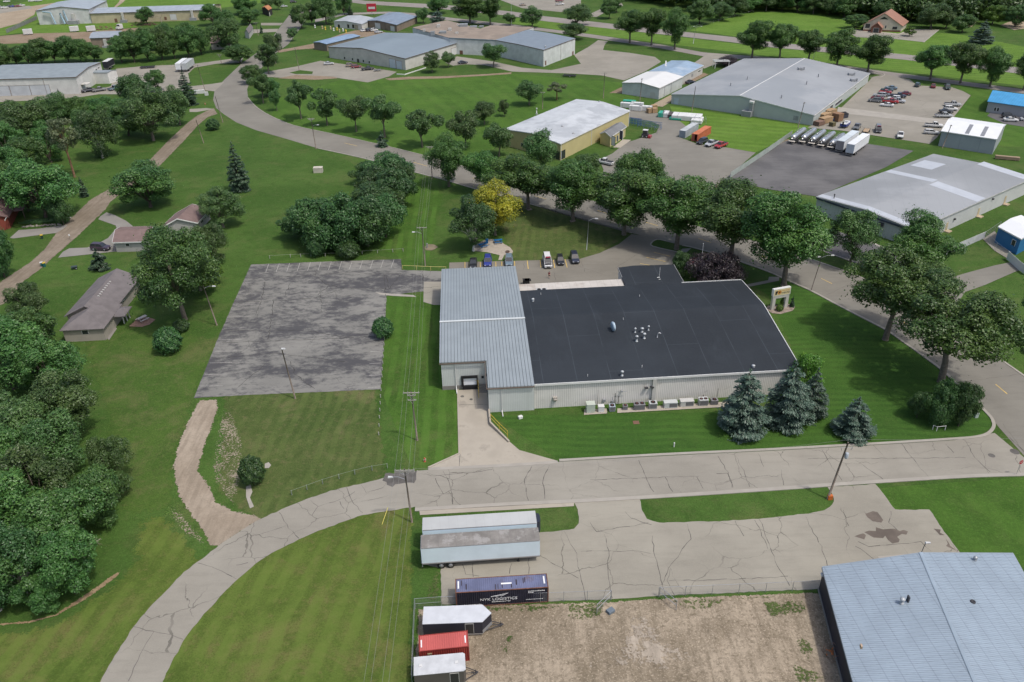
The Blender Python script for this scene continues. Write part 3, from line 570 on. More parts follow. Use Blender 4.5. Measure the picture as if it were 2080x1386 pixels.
def tree_proto(kind, mat, bmat, Wd, Ht, nleaf, seed, base=.25, clumps=26, rc=.20, size=.5, flat=0.0, top=1.0, hollow=.55, trunk=.022, umb=False, lop=.0, gaps=.0):
    """crown of leaf clumps carried on limbs, and a forked trunk; base = lowest leaves as a share of the height"""
    r = np.random.RandomState(seed); R = Wd/2; z0 = base*Ht; nleaf = int(nleaf*1.7); size *= .78; zc = z0+(Ht-z0)*.5; rz = (Ht-z0)/2
    cl = []
    for i in range(clumps*6):
        if len(cl) >= clumps: break
        d = r.normal(size=3); d /= np.linalg.norm(d)
        if d[2] < -.55 and r.rand() < .7: continue
        k = r.uniform(hollow, .92); env = 1.0
        if umb and d[2] < 0: env = 1.0+d[2]*.7
        az = math.atan2(d[1], d[0]); lob = 1+lop*math.sin(3*az+seed)*(1-.6*abs(d[2])); d[2] *= 1+.35*lop*math.sin(2*az+seed*1.7)*2
        c = np.array([d[0]*R*k*env*lob, d[1]*R*k*env*lob, zc+d[2]*rz*k])
        q = rc*Wd*r.uniform(.5, 1.35)
        if any(np.linalg.norm((c-e[0])/np.array([1, 1, .8])) < .55*(q+e[1]) for e in cl): continue
        cl.append((c, q, r.rand()))
    vol = np.array([q**2 for _, q, _ in cl]); vol /= vol.sum()
    P = []; NN = []; T = []
    for (c, q, tn), f in zip(cl, vol):
        n = int(nleaf*f); d = r.normal(size=(n, 3)); d[:, 2] += .3; d /= np.linalg.norm(d, axis=1, keepdims=True)
        sub = 1+.22*np.sin(5*d[:, 0]+seed+tn*9)*np.sin(5*d[:, 1]+tn*20)
        rad = q*sub*r.uniform(.55, 1.08, n)**.6
        p = c+d*rad[:, None]*np.array([1, 1, .82]); P.append(p)
        NN.append(d*.8+r.normal(size=(n, 3))*.55+np.array([0, 0, .55])); T.append(np.clip(tn*.6+r.uniform(0, .45, n), 0, 1))
    m_ = int(nleaf*.16); ii = r.randint(0, len(cl), m_); cc = np.array([c for c, _, _ in cl])[ii]; qq = np.array([q for _, q, _ in cl])[ii]; dd = r.normal(size=(m_, 3)); dd[:, 2] *= .7
    P.append(cc+dd*qq[:, None]*.62); NN.append(dd+r.normal(size=(m_, 3))*.7+[0, 0, .5]); T.append(r.uniform(0, 1, m_))
    P = np.concatenate(P); NN = np.concatenate(NN); T = np.concatenate(T)
    keep = P[:, 2] > .15; P, NN, T = P[keep], NN[keep], T[keep]
    cm = leaves_mesh('crown', P, NN, size, T, mat, seed)
    mb = MB(); tr = trunk*Ht; fork = z0+(Ht-z0)*r.uniform(.05, .2); lean = r.uniform(-.03, .03, 2)*Ht
    mb.tube([(0, 0, -.3), (0, 0, .25), (lean[0]*.3, lean[1]*.3, fork*.6), (lean[0], lean[1], fork)], [tr*1.5, tr*1.15, tr*.9, tr*.72], 9)
    order = sorted(cl, key=lambda e: -e[1])[:14]
    for c, q, _ in order:
        a = np.array([lean[0], lean[1], fork*r.uniform(.75, 1.0)]); m_ = a+(c-a)*.5+np.array([0, 0, .08*Ht*r.uniform(0, 1)]); m_[:2] = a[:2]+(m_[:2]-a[:2])*.85
        mb.tube([a, m_, c], [tr*.5, tr*.28, tr*.08], 6)
    tm = mb.build('trunk', bmat); tmm = tm.data; bpy.data.objects.remove(tm)
    return dict(crown=cm, trunk=tmm, W=Wd, H=Ht)
def spruce_proto(mat, Wd, Ht, nleaf, seed, size=.42, tiers=15, shaggy=.25, base=.04):
    r = np.random.RandomState(seed); P = []; NN = []; T = []; D = []
    mb = MB(); tr = .02*Ht
    mb.tube([(0, 0, -.2), (0, 0, Ht*.5), (0, 0, Ht*.97)], [tr, tr*.55, .02], 8)
    br = []
    for i in range(tiers):
        f = i/(tiers-1); z = Ht*(base+.02+(1-base-.05)*f); L = Wd/2*max(0, 1-f**1.55)**.85*(.86+.14*min(1, f*4))+.12; nb = int(9-4*f)
        for k in range(nb):
            a = 2*math.pi*(k+r.rand()*.7)/nb+i*1.3; l = L*r.uniform(1-shaggy, 1.06); br.append((z+r.uniform(-.3, .3), a, l, r.rand()))
    tot = sum(b[2]**1.4 for b in br)
    for z, a, l, tn in br:
        n = max(6, int(nleaf*l**1.4/tot)); s = r.uniform(.12, 1, n)**.75; da = r.normal(size=n)*.24*(1-.35*s)
        x = np.cos(a+da)*l*s; y = np.sin(a+da)*l*s; zz = z-.22*l*s+.14*l*s*s+r.normal(size=n)*.10-abs(r.normal(size=n))*.12*l*.5
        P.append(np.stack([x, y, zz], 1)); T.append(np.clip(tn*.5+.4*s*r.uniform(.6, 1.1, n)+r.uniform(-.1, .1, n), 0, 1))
        D.append(np.stack([np.cos(a+da), np.sin(a+da), np.full(n, -.35)], 1)); NN.append(np.stack([np.cos(a+da)*.35, np.sin(a+da)*.35, np.full(n, 1.0)], 1)+r.normal(size=(n, 3))*.4)
        mb.tube([(0, 0, z), (math.cos(a)*l*.85, math.sin(a)*l*.85, z-.13*l)], [tr*.22, .01], 5)
    P = np.concatenate(P); keep = P[:, 2] > .08
    NN = np.concatenate(NN)[keep]; D = np.concatenate(D)[keep]; D -= (D*NN).sum(1, keepdims=True)*NN/((NN*NN).sum(1, keepdims=True))
    cm = leaves_mesh('crown', P[keep], NN, size, np.concatenate(T)[keep], mat, seed, .5, D)
    tm = mb.build('trunk', bark_dk); tmm = tm.data; bpy.data.objects.remove(tm)
    return dict(crown=cm, trunk=tmm, W=Wd, H=Ht)
def bush_proto(mat, Wd, Ht, nleaf, seed, size=.3, round_=True):
    r = np.random.RandomState(seed); d = r.normal(size=(nleaf, 3)); d[:, 2] = np.abs(d[:, 2])-.55*r.rand(nleaf); d /= np.linalg.norm(d, axis=1, keepdims=True)
    az = np.arctan2(d[:, 1], d[:, 0]); k = 1+.09*np.sin(4*az+seed)*np.sin(6*d[:, 2]+seed)+.06*np.sin(9*az+3*d[:, 2]*4)
    rad = k*r.uniform(.62, 1.04, nleaf)**.5
    P = d*rad[:, None]*np.array([Wd/2, Wd/2, Ht*.56])+np.array([0, 0, Ht*.44]); keep = P[:, 2] > .05
    T = np.clip(.4+.35*np.sin(7*az+seed)*np.sin(8*d[:, 2])+r.uniform(-.3, .3, nleaf), 0, 1)
    cm = leaves_mesh('crown', P[keep], (d*.9+r.normal(size=d.shape)*.5+np.array([0, 0, .4]))[keep], size, T[keep], mat, seed)
    mb = MB()
    for a in range(4): mb.tube([(0, 0, -.1), (math.cos(a*1.6)*Wd*.12, math.sin(a*1.6)*Wd*.12, Ht*.5)], [.06, .02], 5)
    tm = mb.build('trunk', bark_dk); tmm = tm.data; bpy.data.objects.remove(tm)
    return dict(crown=cm, trunk=tmm, W=Wd, H=Ht)
def branch_mesh(mb, p, d, L, rad, r, depth):
    q = p+d*L; mid = p+d*L*.5+r.normal(size=3)*L*.06
    mb.tube([p, mid, q], [rad, rad*.8, rad*.55], 5 if depth > 1 else 4)
    if depth == 0: return
    for k in range(3 if depth > 1 else 3):
        dd = d+r.normal(size=3)*.55; dd /= np.linalg.norm(dd); branch_mesh(mb, p+d*L*r.uniform(.55, 1.0), dd, L*r.uniform(.5, .75), rad*.5, r, depth-1)
def bare_proto(bmat, Wd, Ht, seed, mat=None, nl=0, multi=1):
    r = np.random.RandomState(seed); mb = MB()
    for s in range(multi):
        d = np.array([r.uniform(-.2, .2), r.uniform(-.2, .2), 1.0]); d /= np.linalg.norm(d)
        branch_mesh(mb, np.array([0, 0, -.2]), d, Ht*.42, .018*Ht, r, 4)
    tm = mb.build('trunk', bmat); tmm = tm.data; bpy.data.objects.remove(tm)
    cm = None
    if mat:
        P = r.normal(size=(nl, 3))*np.array([Wd*.22, Wd*.22, Ht*.13])+np.array([0, 0, Ht*.72]); cm = leaves_mesh('crown', P, r.normal(size=(nl, 3))+np.array([0, 0, .5]), .4, r.rand(nl), mat, seed)
    return dict(crown=cm, trunk=tmm, W=Wd, H=Ht)
PR = {}
PR['maple'] = [tree_proto('maple', L_maple, bark, 15, 20, 17000, 11+i, base=(.27, .24, .30, .25)[i], umb=True, clumps=(34, 30, 38, 28)[i], rc=(.165, .17, .15, .175)[i], size=.50, lop=(.26, .32, .22, .34)[i], trunk=.022, hollow=.5) for i in range(4)]
PR['street'] = [tree_proto('street', L_street, bark, 10, 12, 7500, 31+i, base=.30, clumps=22, rc=.16, size=.42, umb=True, lop=.32, trunk=.02, hollow=.45) for i in range(4)]
PR['oval'] = [tree_proto('oval', L_street, bark, 8, 9.5, 6500, 41+i, base=.18, clumps=22, rc=.19, size=.36, umb=True, trunk=.022) for i in range(3)]
PR['wood'] = [tree_proto('wood', L_wood, bark_dk, 12, 15, 10000, 51+i, base=.06, clumps=30, rc=.16, size=.48, lop=.15) for i in range(4)]
PR['thick'] = [tree_proto('thick', L_thick, bark_dk, 9, 9, 8000, 61+i, base=.02, clumps=26, rc=.18, size=.40, lop=.15) for i in range(4)]
PR['light'] = [tree_proto('light', L_light, bark, 11, 14, 9000, 71+i, base=.12, clumps=26, rc=.18, size=.42, lop=.2) for i in range(3)]
PR['oak'] = [tree_proto('oak', L_wood, bark, 18, 22, 16000, 81, base=.14, clumps=40, rc=.14, size=.50, lop=.25, trunk=.02)]
PR['open'] = [tree_proto('open', L_maple, bark, 18, 20, 13000, 141+i, base=.26, clumps=38, rc=.12, size=.5, umb=True, lop=.17, trunk=.024, hollow=.4) for i in range(2)]
PR['yellow'] = [tree_proto('yellow', L_yellow, bark, 10, 12, 10000, 85, base=.08, clumps=24, rc=.18, size=.34, umb=True)]
PR['birch'] = [tree_proto('birch', L_thick, bark_birch, 11, 14, 10000, 87+i, base=.06, clumps=28, rc=.17, size=.40) for i in range(2)]
PR['fresh'] = [tree_proto('fresh', L_fresh, bark, 7, 9, 6000, 91, base=.05, clumps=18, rc=.2, size=.34)]
PR['purple'] = [tree_proto('purple', L_purple, bark_dk, 9, 6, 9000, 95, base=.02, clumps=26, rc=.18, size=.34)]
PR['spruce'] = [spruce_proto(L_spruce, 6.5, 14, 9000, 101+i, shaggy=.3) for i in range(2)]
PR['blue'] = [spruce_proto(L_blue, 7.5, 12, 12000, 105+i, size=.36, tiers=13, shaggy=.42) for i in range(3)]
PR['pine'] = [tree_proto('pine', L_pine, bark_red, 9, 14, 3200, 111, base=.45, clumps=22, rc=.12, size=.4, trunk=.02)]
PR['bush'] = [bush_proto(L_thick, 5, 4.6, 6000, 115+i, .28) for i in range(2)]
PR['bushlight'] = [bush_proto(L_fresh, 2, 1.6, 1500, 118, .22)]
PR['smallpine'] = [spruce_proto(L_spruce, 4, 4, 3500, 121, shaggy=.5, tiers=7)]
PR['bare'] = [bare_proto(bark_dead, 7, 12, 131), bare_proto(bark_dead, 7, 12, 133, L_pine, 500)]
_pi = {}
def tree(kind, bx, by, top, wpx, label, name='tree', group=None, cat='tree', var=None, hfac=1.0, rz=None, cx=0):
    k = _pi.get(kind, 0); _pi[kind] = k+1
    p = PR[kind][(k if var is None else var) % len(PR[kind])]
    g = G(bx, by); Wm = wpx*MPP(bx, by); Hm = HG(bx, by, top)
    # the crown's far side rises the silhouette: take that share off the height
    Hm = max(1.0, Hm-.10*Wm)*hfac
    r = thing(name, label, cat, (g[0], g[1], 0), rnd.uniform(0, 6.28) if rz is None else rz, group)
    r.scale = (Wm/p['W'], Wm/p['W'], Hm/p['H'])
    for nm in ('trunk', 'crown'):
        if p[nm] is None: continue
        o = bpy.data.objects.new(nm, p[nm]); COL.objects.link(o); o.parent = r
    return r
# ---------------------------------------------------------------- where the trees stand
BL = 'maples along the near side of the boulevard'
tree('maple', 1592, 579, 390, 172, 'big leafy maple right behind the tall two legged sign', 'maple_tree', BL, var=0)
tree('maple', 1483, 527, 364, 165, 'tall maple beside the dark purple bush', 'maple_tree', BL, var=1)
tree('maple', 1374, 506, 350, 156, 'tall maple on the small kerbed grass island', 'maple_tree', BL, var=2)
tree('maple', 1267, 477, 335, 146, 'tall maple at the mouth of the front parking drive', 'maple_tree', BL, var=3)
tree('maple', 1164, 448, 318, 124, 'maple with a leafy tuft low on its bare trunk', 'maple_tree', BL, var=0)
tree('maple', 1073, 425, 308, 124, 'maple just right of the yellow tree by the road', 'maple_tree', BL, var=1)
tree('maple', 985, 392, 300, 82, 'maple directly behind the yellow tree at the kerb', 'maple_tree', BL, var=2)
tree('maple', 912, 379, 272, 80, 'leaning dark maple nearest the crossarm pole on the boulevard', 'maple_tree', BL, var=3)
tree('maple', 1300, 432, 295, 96, 'broad maple across the boulevard at the grey lot entrance', 'maple_tree', var=2)
tree('open', 1798, 690, 490, 205, 'huge maple arching over the boulevard on the right', 'maple_tree', var=1)
tree('open', 1911, 776, 560, 245, 'huge spreading maple at the street corner on the right', 'maple_tree', var=3)
tree('maple', 1857, 566, 438, 122, 'dark round maple at the near corner of the pale warehouse', 'maple_tree', var=0)
tree('light', 1725, 539, 418, 94, 'slender loose tree in the strip before the dark apron', 'tree')
tree('maple', 2100, 690, 548, 95, 'dark tree cut off by the right edge of the photo', 'tree', var=2)
ST = 'small street trees on the far side of the curving boulevard'
tree('street', 535, 210, 146, 40, 'street tree at the far end of the curve, ahead of the paved lot', 'street_tree', ST)
tree('oval', 563, 226, 176, 22, 'skinny young street tree with sparse narrow crown', 'street_tree', ST)
tree('street', 612, 242, 161, 56, 'street tree with a leafy skirt low on its trunk', 'street_tree', ST)
tree('street', 665, 255, 177, 58, 'umbrella crowned street tree left of the lamp and crossarm pole', 'street_tree', ST)
tree('street', 724, 268, 193, 54, 'street tree between the umbrella one and the double crowned one', 'street_tree', ST)
tree('street', 782, 280, 188, 70, 'wide double crowned street tree above the spiky sapling', 'street_tree', ST)
tree('street', 858, 300, 218, 72, 'full heart shaped street tree standing alone over the kerb', 'street_tree', ST)
tree('smallpine', 776, 298, 266, 30, 'spiky small evergreen at the roadside below the wide street tree', 'small_evergreen')
for a in [('wood', 488, 128, 84, 52, 'spreading tree over the mouth of the side street'), ('street', 546, 150, 86, 52, 'roadside tree overhanging the kerb left of the paved lot'), ('street', 560, 130, 64, 38, 'dense roadside tree behind the one overhanging the kerb'), ('wood', 512, 170, 126, 44, 'low leafy tree on the outside of the sharp bend'), ('wood', 545, 197, 150, 50, 'bushy tree just past the sharp bend'), ('oval', 595, 84, 54, 22, 'small dark tree alone on the lawn by the top road'),
          ('wood', 613, 58, 3, 38, 'dark tree beside the top end of the boulevard'), ('wood', 634, 50, 2, 28, 'narrow tree next to the flower yard'), ('light', 663, 50, -14, 48, 'tallest light tree over the flower yard'), ('wood', 700, 30, -18, 34, 'dark tree behind the white shed by the frontage road'), ('spruce', 712, 33, 8, 14, 'little dark spruce behind the white shed')]: tree(*a)
for a in [('oval', 1075, 214, 161, 50, 'round full tree alone in the middle field'), ('pine', 1131, 203, 164, 42, 'scruffy thin tree beside the round field tree'), ('light', 878, 147, 101, 36, 'pale open crowned tree before the ribbed wall'), ('oval', 911, 137, 102, 26, 'small dark egg shaped tree before the big door'), ('oval', 1002.5, 136, 82, 50, 'broad tree at the joint of the two flat buildings'), ('oval', 984, 253, 202, 46, 'round tree in the field left of the thin sapling'), ('light', 1024, 237, 200, 22, 'thin grey green sapling in the field'), ('oval', 946, 300, 220, 62, 'full tree between the boulevard and the field'), ('oval', 1014, 318, 246, 56, 'tree at the left corner of the yellow factory'), ('oval', 1097, 352, 262, 66, 'tree in front of the yellow factory entrance'), ('light', 1192, 388, 308, 56, 'pale tree by the white pickup and the yellow factory')]: tree(*a)
for a in [('oval', 860, 48, 12, 26, 'round dark tree left of the big blue spruce at top'), ('blue', 890, 51, 14, 44, 'broad blue spruce behind the gravel roofed building'), ('wood', 893, 28, -12, 44, 'tree behind the broad blue spruce'), ('maple', 955, 48, -16, 64, 'massive tree behind the gravel roof near the road'), ('maple', 996, 51, -12, 46, 'second massive tree behind the gravel roof'), ('oval', 1036, 52, 24, 26, 'small tree next to the white flagpole'), ('light', 1081, 56, 8, 46, 'open tree at the back right corner of the gravel roof'), ('light', 1173, 54, 3, 58, 'pale tall tree on the highway verge'), ('oval', 1165, 80, 42, 52, 'low bushy tree behind the flat grey box building'), ('maple', 1279, 88, 14, 62, 'left tree of three on the grassy mound'), ('maple', 1323, 92, 11, 54, 'middle tree of three on the grassy mound'), ('maple', 1370, 101, 15, 54, 'right tree of three on the grassy mound'), ('wood', 1237, 38, -8, 36, 'forked trunk tree across the highway by the side drive'), ('wood', 1252, 26, -20, 34, 'tree behind the forked trunk one across the highway')]: tree(*a)
FR = 'row of shade trees along the frontage road'
for i, a in enumerate([(1527, 119, 39, 68, 'first tree of the frontage row, nearest the white pergola'), (1583, 122, 42, 60, 'second tree of the frontage row from the pergola'), (1641, 126, 54, 62, 'third tree of the frontage row, behind the roof flag'), (1699, 136, 56, 66, 'fourth tree of the frontage row, before the church drive'), (1762, 148, 67, 74, 'fifth tree of the frontage row, at the lot entrance'), (1889, 162, 84, 74, 'tree of the frontage row above the dark grey sedan'), (1950, 170, 80, 68, 'tree of the frontage row above the dark green pickup'), (2010, 177, 94, 64, 'tree of the frontage row above the blue roof'), (2078, 184, 100, 58, 'last tree of the frontage row at the right edge')]): tree('maple', *a[:4], a[4], 'shade_tree', FR)
tree('purple', 1477, 134, 112, 44, 'low dark bush at the corner of the white pergola', 'bush', cat='bush')
for a in [('wood', 1738, 58, 24, 48, 'dark rounded tree left of the church front'), ('spruce', 1753, 62, 43, 9, 'tiny spruce at the left corner of the church'), ('fresh', 1846, 74, 53, 20, 'small light tree on the church parking island'), ('blue', 1992, 88, 34, 52, 'large blue spruce beyond the church lawn'), ('wood', 1954, 66, 24, 42, 'dark tree left of the blue spruce by the church'), ('light', 1890, 58, 2, 60, 'weeping willow behind the church parking lot'), ('light', 1921, 58, 18, 40, 'light leafy tree between the willow and the dark tree'), ('wood', 1421, 49, -10, 52, 'big tree at the near end of the wood edge'), ('fresh', 1850, 40, -6, 46, 'bright tree peeking over the church roof'), ('wood', 1795, 45, 0, 40, 'dark tree close behind the church roof'), ('fresh', 2015, 50, 6, 40, 'bright green tree behind the blue spruce'), ('wood', 2062, 56, 4, 50, 'dark tree at the top right corner')]: tree(*a)
WD = 'trees of the wood edge behind the church field'
xs = [(1462, 42), (1492, 33), (1524, 24), (1556, 22), (1588, 22), (1620, 25), (1652, 28), (1684, 31), (1714, 36), (1470, 20), (1540, 8), (1600, 8), (1660, 10), (1720, 14)]
for i, (x, y) in enumerate(xs): tree('wood' if i % 3 else 'light', x, y, y-42-(i*7) % 12, 46, 'tree in the dark wood edge behind the open church field', 'wood_tree', WD)
# far wood: one mass
def forest(name, poly, n, hmin, hmax, seed, label, nl=150):
    r = np.random.RandomState(seed); pts = [G(*p) for p in poly]
    xs_ = [p[0] for p in pts]; ys_ = [p[1] for p in pts]; P = []; NN = []; T = []
    def inside(x, y):
        c = False
        for i in range(len(pts)):
            a, b = pts[i], pts[i-1]
            if (a[1] > y) != (b[1] > y) and x < (b[0]-a[0])*(y-a[1])/(b[1]-a[1])+a[0]: c = not c
        return c
    k = 0
    while k < n:
        x, y = r.uniform(min(xs_), max(xs_)), r.uniform(min(ys_), max(ys_))
        if not inside(x, y): continue
        k += 1; h = r.uniform(hmin, hmax); W = h*r.uniform(.5, .75); tn = r.rand()
        for c in range(6):
            cc = np.array([x, y, h*.62])+r.normal(size=3)*np.array([W*.24, W*.24, h*.16]); d = r.normal(size=(nl//6, 3)); d[:, 2] += .4; d /= np.linalg.norm(d, axis=1, keepdims=True)
            P.append(cc+d*W*.26*r.uniform(.6, 1.1, (nl//6, 1))); NN.append(d+r.normal(size=d.shape)*.5+[0, 0, .5]); T.append(np.clip(tn*.6+r.uniform(0, .4, nl//6), 0, 1))
    me = leaves_mesh(name, np.concatenate(P), np.concatenate(NN), 1.8, np.concatenate(T), L_wood, seed)
    o = bpy.data.objects.new(name, me); COL.objects.link(o); tag(o, label, 'wood', kind='stuff')
forest('far_wood', [(1440, 34), (1520, 20), (1640, 24), (1760, 40), (1900, 50), (2000, 44), (2110, 44), (2140, -30), (1240, -30), (1280, 4), (1400, 20)], 3000, 11, 18, 5, 'dense far wood beyond the church', 90)
forest('far_wood', [(700, -20), (900, -8), (1100, -18), (1240, -18), (1300, -80), (600, -80)], 160, 9, 15, 6, 'line of far trees past the highway')
forest('far_wood', [(-60, -30), (600, -18), (640, -50), (-200, -70)], 220, 9, 15, 8, 'far trees beyond the storage yard at top left')
# upper left
R1 = 'row of trees behind the long garage warehouse'
for i, a in enumerate([(6, 133, 82, 42), (34, 132, 90, 38), (60, 131, 84, 38), (86, 130, 72, 46), (112, 128, 78, 38), (140, 127, 66, 48), (168, 126, 73, 40), (192, 125, 84, 36)]): tree('wood', *a, 'tree in the thick row behind the long garage warehouse', 'tree', R1)
tree('light', 4, 136, 112, 34, 'low pale bush at the left edge before the tree row', 'bush', cat='bush')
R2 = 'thick grove beyond the two parked white semi trailers'
for i, a in enumerate([(248, 127, 66, 50), (274, 127, 60, 46), (302, 125, 55, 46), (330, 121, 50, 46), (356, 119, 54, 42), (384, 117, 46, 48), (410, 111, 52, 38), (268, 112, 56, 40), (300, 104, 50, 44), (340, 100, 42, 44), (384, 96, 40, 44)]): tree('wood', *a, 'tree in the dark grove beyond the two white semi trailers', 'tree', R2)
for a in [('wood', 300, 50, 9, 34, 'tree rising in front of the long cream factory'), ('bare', 327, 50, 9, 26, 'nearly bare tree before the cream factory wall'), ('wood', 432, 52, 1, 44, 'dark tree at the right end of the cream factory'), ('wood', 461, 58, 14, 42, 'rounded tree right of the cream factory'), ('light', 468, 104, 28, 60, 'tall feathery willow beside the hidden grey house'), ('wood', 507, 50, 10, 42, 'dark tree by the small white cottage'), ('wood', 498, 30, -14, 44, 'tree near the far parking lot at top'), ('oval', 547, 22, -8, 24, 'tree right behind the shed with the rusty roof'), ('oval', 566, 20, -8, 20, 'small tree right of the rusty roofed shed'), ('smallpine', 532, 68, 50, 9, 'narrow little evergreen by the crossarm pole and cottage'), ('wood', 460, 100, 70, 26, 'dark low tree against the hidden grey house'), ('wood', 482, 108, 84, 22, 'dark bush at the right wall of the hidden grey house')]: tree(*a)
LW = 'trees of the west wood beyond the dirt road'
for a in [('thick', 272, 206, 147, 62, 'very round dark tree by the parked pickups'), ('wood', 320, 186, 136, 38, 'pointed leafy tree before the paved side lot'), ('spruce', 384, 214, 138, 42, 'dark bluish spruce by the white mailbox bench'), ('light', 312, 286, 172, 98, 'broad grey green willow beside the dirt road'), ('light', 366, 254, 170, 56, 'willow behind the broad one, near the dark spruce'), ('wood', 262, 276, 198, 70, 'tree left of the broad willow'), ('birch', 209, 321, 212, 74, 'birch with pale leaning trunk west of the dirt road'), ('pine', 152, 360, 232, 66, 'scruffy pine with bare reddish trunk'), ('light', 64, 300, 196, 100, 'pale leafy tree in the west wood below the garage doors'), ('light', 120, 250, 184, 60, 'pale tree right under the last garage door'), ('bare', 4, 300, 222, 28, 'bare grey tree at the left edge'), ('spruce', 134, 240, 178, 22, 'narrow dark evergreen poking above the west wood')]: tree(*a)
for a in [(160, 246, 190, 50), (205, 240, 192, 52), (244, 232, 196, 44), (30, 260, 200, 60), (20, 330, 240, 70), (60, 350, 268, 70), (105, 330, 250, 60), (180, 280, 216, 50), (225, 262, 204, 46), (90, 300, 232, 60), (28, 380, 290, 70)]: tree('wood', *a, 'dark tree merging into the west wood', 'wood_tree', LW)
for a in [('wood', 95, 448, 314, 132, 'massive dark tree beside the red house'), ('wood', 20, 440, 320, 80, 'dark tree behind the red house roof'), ('thick', 60, 428, 372, 40, 'dark shrubby tree at the red house porch'), ('thick', 130, 458, 400, 40, 'dark tree by the mailbox end of the stone wall'), ('spruce', 172, 400, 356, 20, 'small dark conifer on the lawn west of the dirt road'), ('wood', 306, 421, 322, 118, 'broad tree overhanging the dirt road bend'), ('thick', 10, 564, 446, 60, 'dark tree at the left edge by the driveway'), ('light', 454, 462, 376, 86, 'airy tree with pale limbs behind the brown roof'), ('oak', 376, 649, 444, 176, 'huge tree between the tan house and the parking lot'), ('light', 436, 540, 448, 72, 'yellowish tree crown right of the huge one'), ('fresh', 408, 590, 500, 100, 'lower leafy tree under the huge one on its right'), ('spruce', 488, 388, 282, 50, 'tall narrow spruce alone on the open lawn'), ('smallpine', 205, 546, 503, 46, 'shaggy small pine below the dark parked car'), ('light', 66, 660, 576, 76, 'sparse greyish tree beside the dirt road, lower left')]: tree(*a)
tree('bush', 346, 714, 662, 54, 'large round bush near the lamp pole of the parking lot', 'bush', cat='bush')
tree('bush', 370, 672, 647, 32, 'smaller bush behind the large round one', 'bush', cat='bush')
tree('bush', 434, 264, 239, 26, 'round bush alone beside the dirt road entrance', 'bush', cat='bush')
tree('bush', 779, 685, 643, 42, 'round bush on the right edge of the old parking lot', 'bush', cat='bush')
tree('bush', 516, 982, 926, 50, 'round bush beside the gravel track', 'bush', cat='bush')
LN = 'trees of the near wood at the lower left'
for i, a in enumerate([(30, 790, 636, 150), (110, 800, 680, 120), (60, 720, 622, 110), (150, 886, 748, 138), (60, 935, 796, 150), (122, 965, 838, 130), (20, 1010, 850, 150), (100, 1070, 905, 150), (205, 1062, 950, 110), (150, 1135, 985, 150), (40, 1130, 955, 160), (62, 1212, 1058, 150), (155, 1205, 1070, 110), (0, 1240, 1110, 120), (95, 1238, 1165, 80), (-40, 900, 740, 160), (-50, 1080, 880, 170)]): tree('light' if i in (3, 4, 5, 7) else ('birch' if i in (11, 13) else 'wood'), *a, 'leafy tree merging into the near wood at lower left', 'wood_tree', LN)
tree('light', 235, 986, 884, 74, 'young tree standing out right of the near wood', 'tree')
tree('wood', 240, 1010, 955, 60, 'low dark bush under the young tree of the near wood', 'bush', cat='bush')
CP = 'thicket between the open lawn and the old parking lot'
for a in [(612, 482, 415, 80), (648, 500, 396, 100), (700, 505, 390, 110), (748, 500, 384, 104), (784, 482, 392, 80), (770, 440, 364, 100), (800, 420, 338, 90), (766, 405, 330, 80), (790, 380, 302, 96), (815, 395, 330, 60), (746, 372, 326, 54), (690, 470, 400, 90)]: tree('thick', *a, 'tree in the dense round copse above the old parking lot', 'copse_tree', CP)
tree('bush', 645, 520, 477, 36, 'small bush at the foot of the copse, left one', 'bush', CP, cat='bush')
tree('bush', 710, 523, 487, 46, 'small bush at the foot of the copse, right one', 'bush', CP, cat='bush')
tree('yellow', 1006, 478, 362, 96, 'bright yellow and green tree above the patio', 'tree', var=0)
tree('birch', 962, 510, 394, 92, 'dark tree with two white birch trunks at the patio', 'birch_tree')
tree('wood', 990, 470, 398, 48, 'grey green tree between the birch and the yellow tree', 'tree')
tree('purple', 1450, 577, 511, 98, 'dark purple bush at the back corner of the plant', 'purple_bush', cat='bush')
tree('thick', 1384, 562, 508, 40, 'green shrub between flag and plant entrance', 'bush', cat='bush')
BS = 'spruces on the lawn by the plant'
tree('blue', 1506, 872, 738, 122, 'large dark blue green spruce in front of the plant wall', 'spruce_tree', BS)
tree('blue', 1595, 862, 722, 112, 'grey green spruce at the right end of the plant wall', 'spruce_tree', BS)
tree('blue', 1644, 846, 740, 76, 'narrower spruce right behind the grey green one', 'spruce_tree', BS)
tree('blue', 1730, 882, 798, 92, 'short wide spruce alone on the lawn', 'spruce_tree', BS)
tree('fresh', 1628, 806, 712, 64, 'bright green tree behind the two spruces', 'tree')
tree('thick', 1862, 848, 790, 46, 'darkest shrub left in the corner clump', 'bush', cat='bush')
tree('thick', 1902, 862, 772, 56, 'leafy green shrub in the middle of the corner clump', 'bush', cat='bush')
tree('thick', 1946, 866, 766, 56, 'tall dark shrub right in the corner clump', 'bush', cat='bush')
for a in [(1583, 632, 618, 14, 'round light green shrub at the foot of the tall two legged sign'), (1590, 622, 604, 12, 'second light shrub between the sign legs')]: tree('bushlight', *a, 'shrub', cat='shrub')
tree('smallpine', 1608, 624, 600, 12, 'dark little cedar right of the tall two legged sign', 'shrub', cat='shrub')
tree('bush', 2105, 720, 690, 40, 'rounded shrub at the right edge below the dark tree', 'bush', cat='bush')
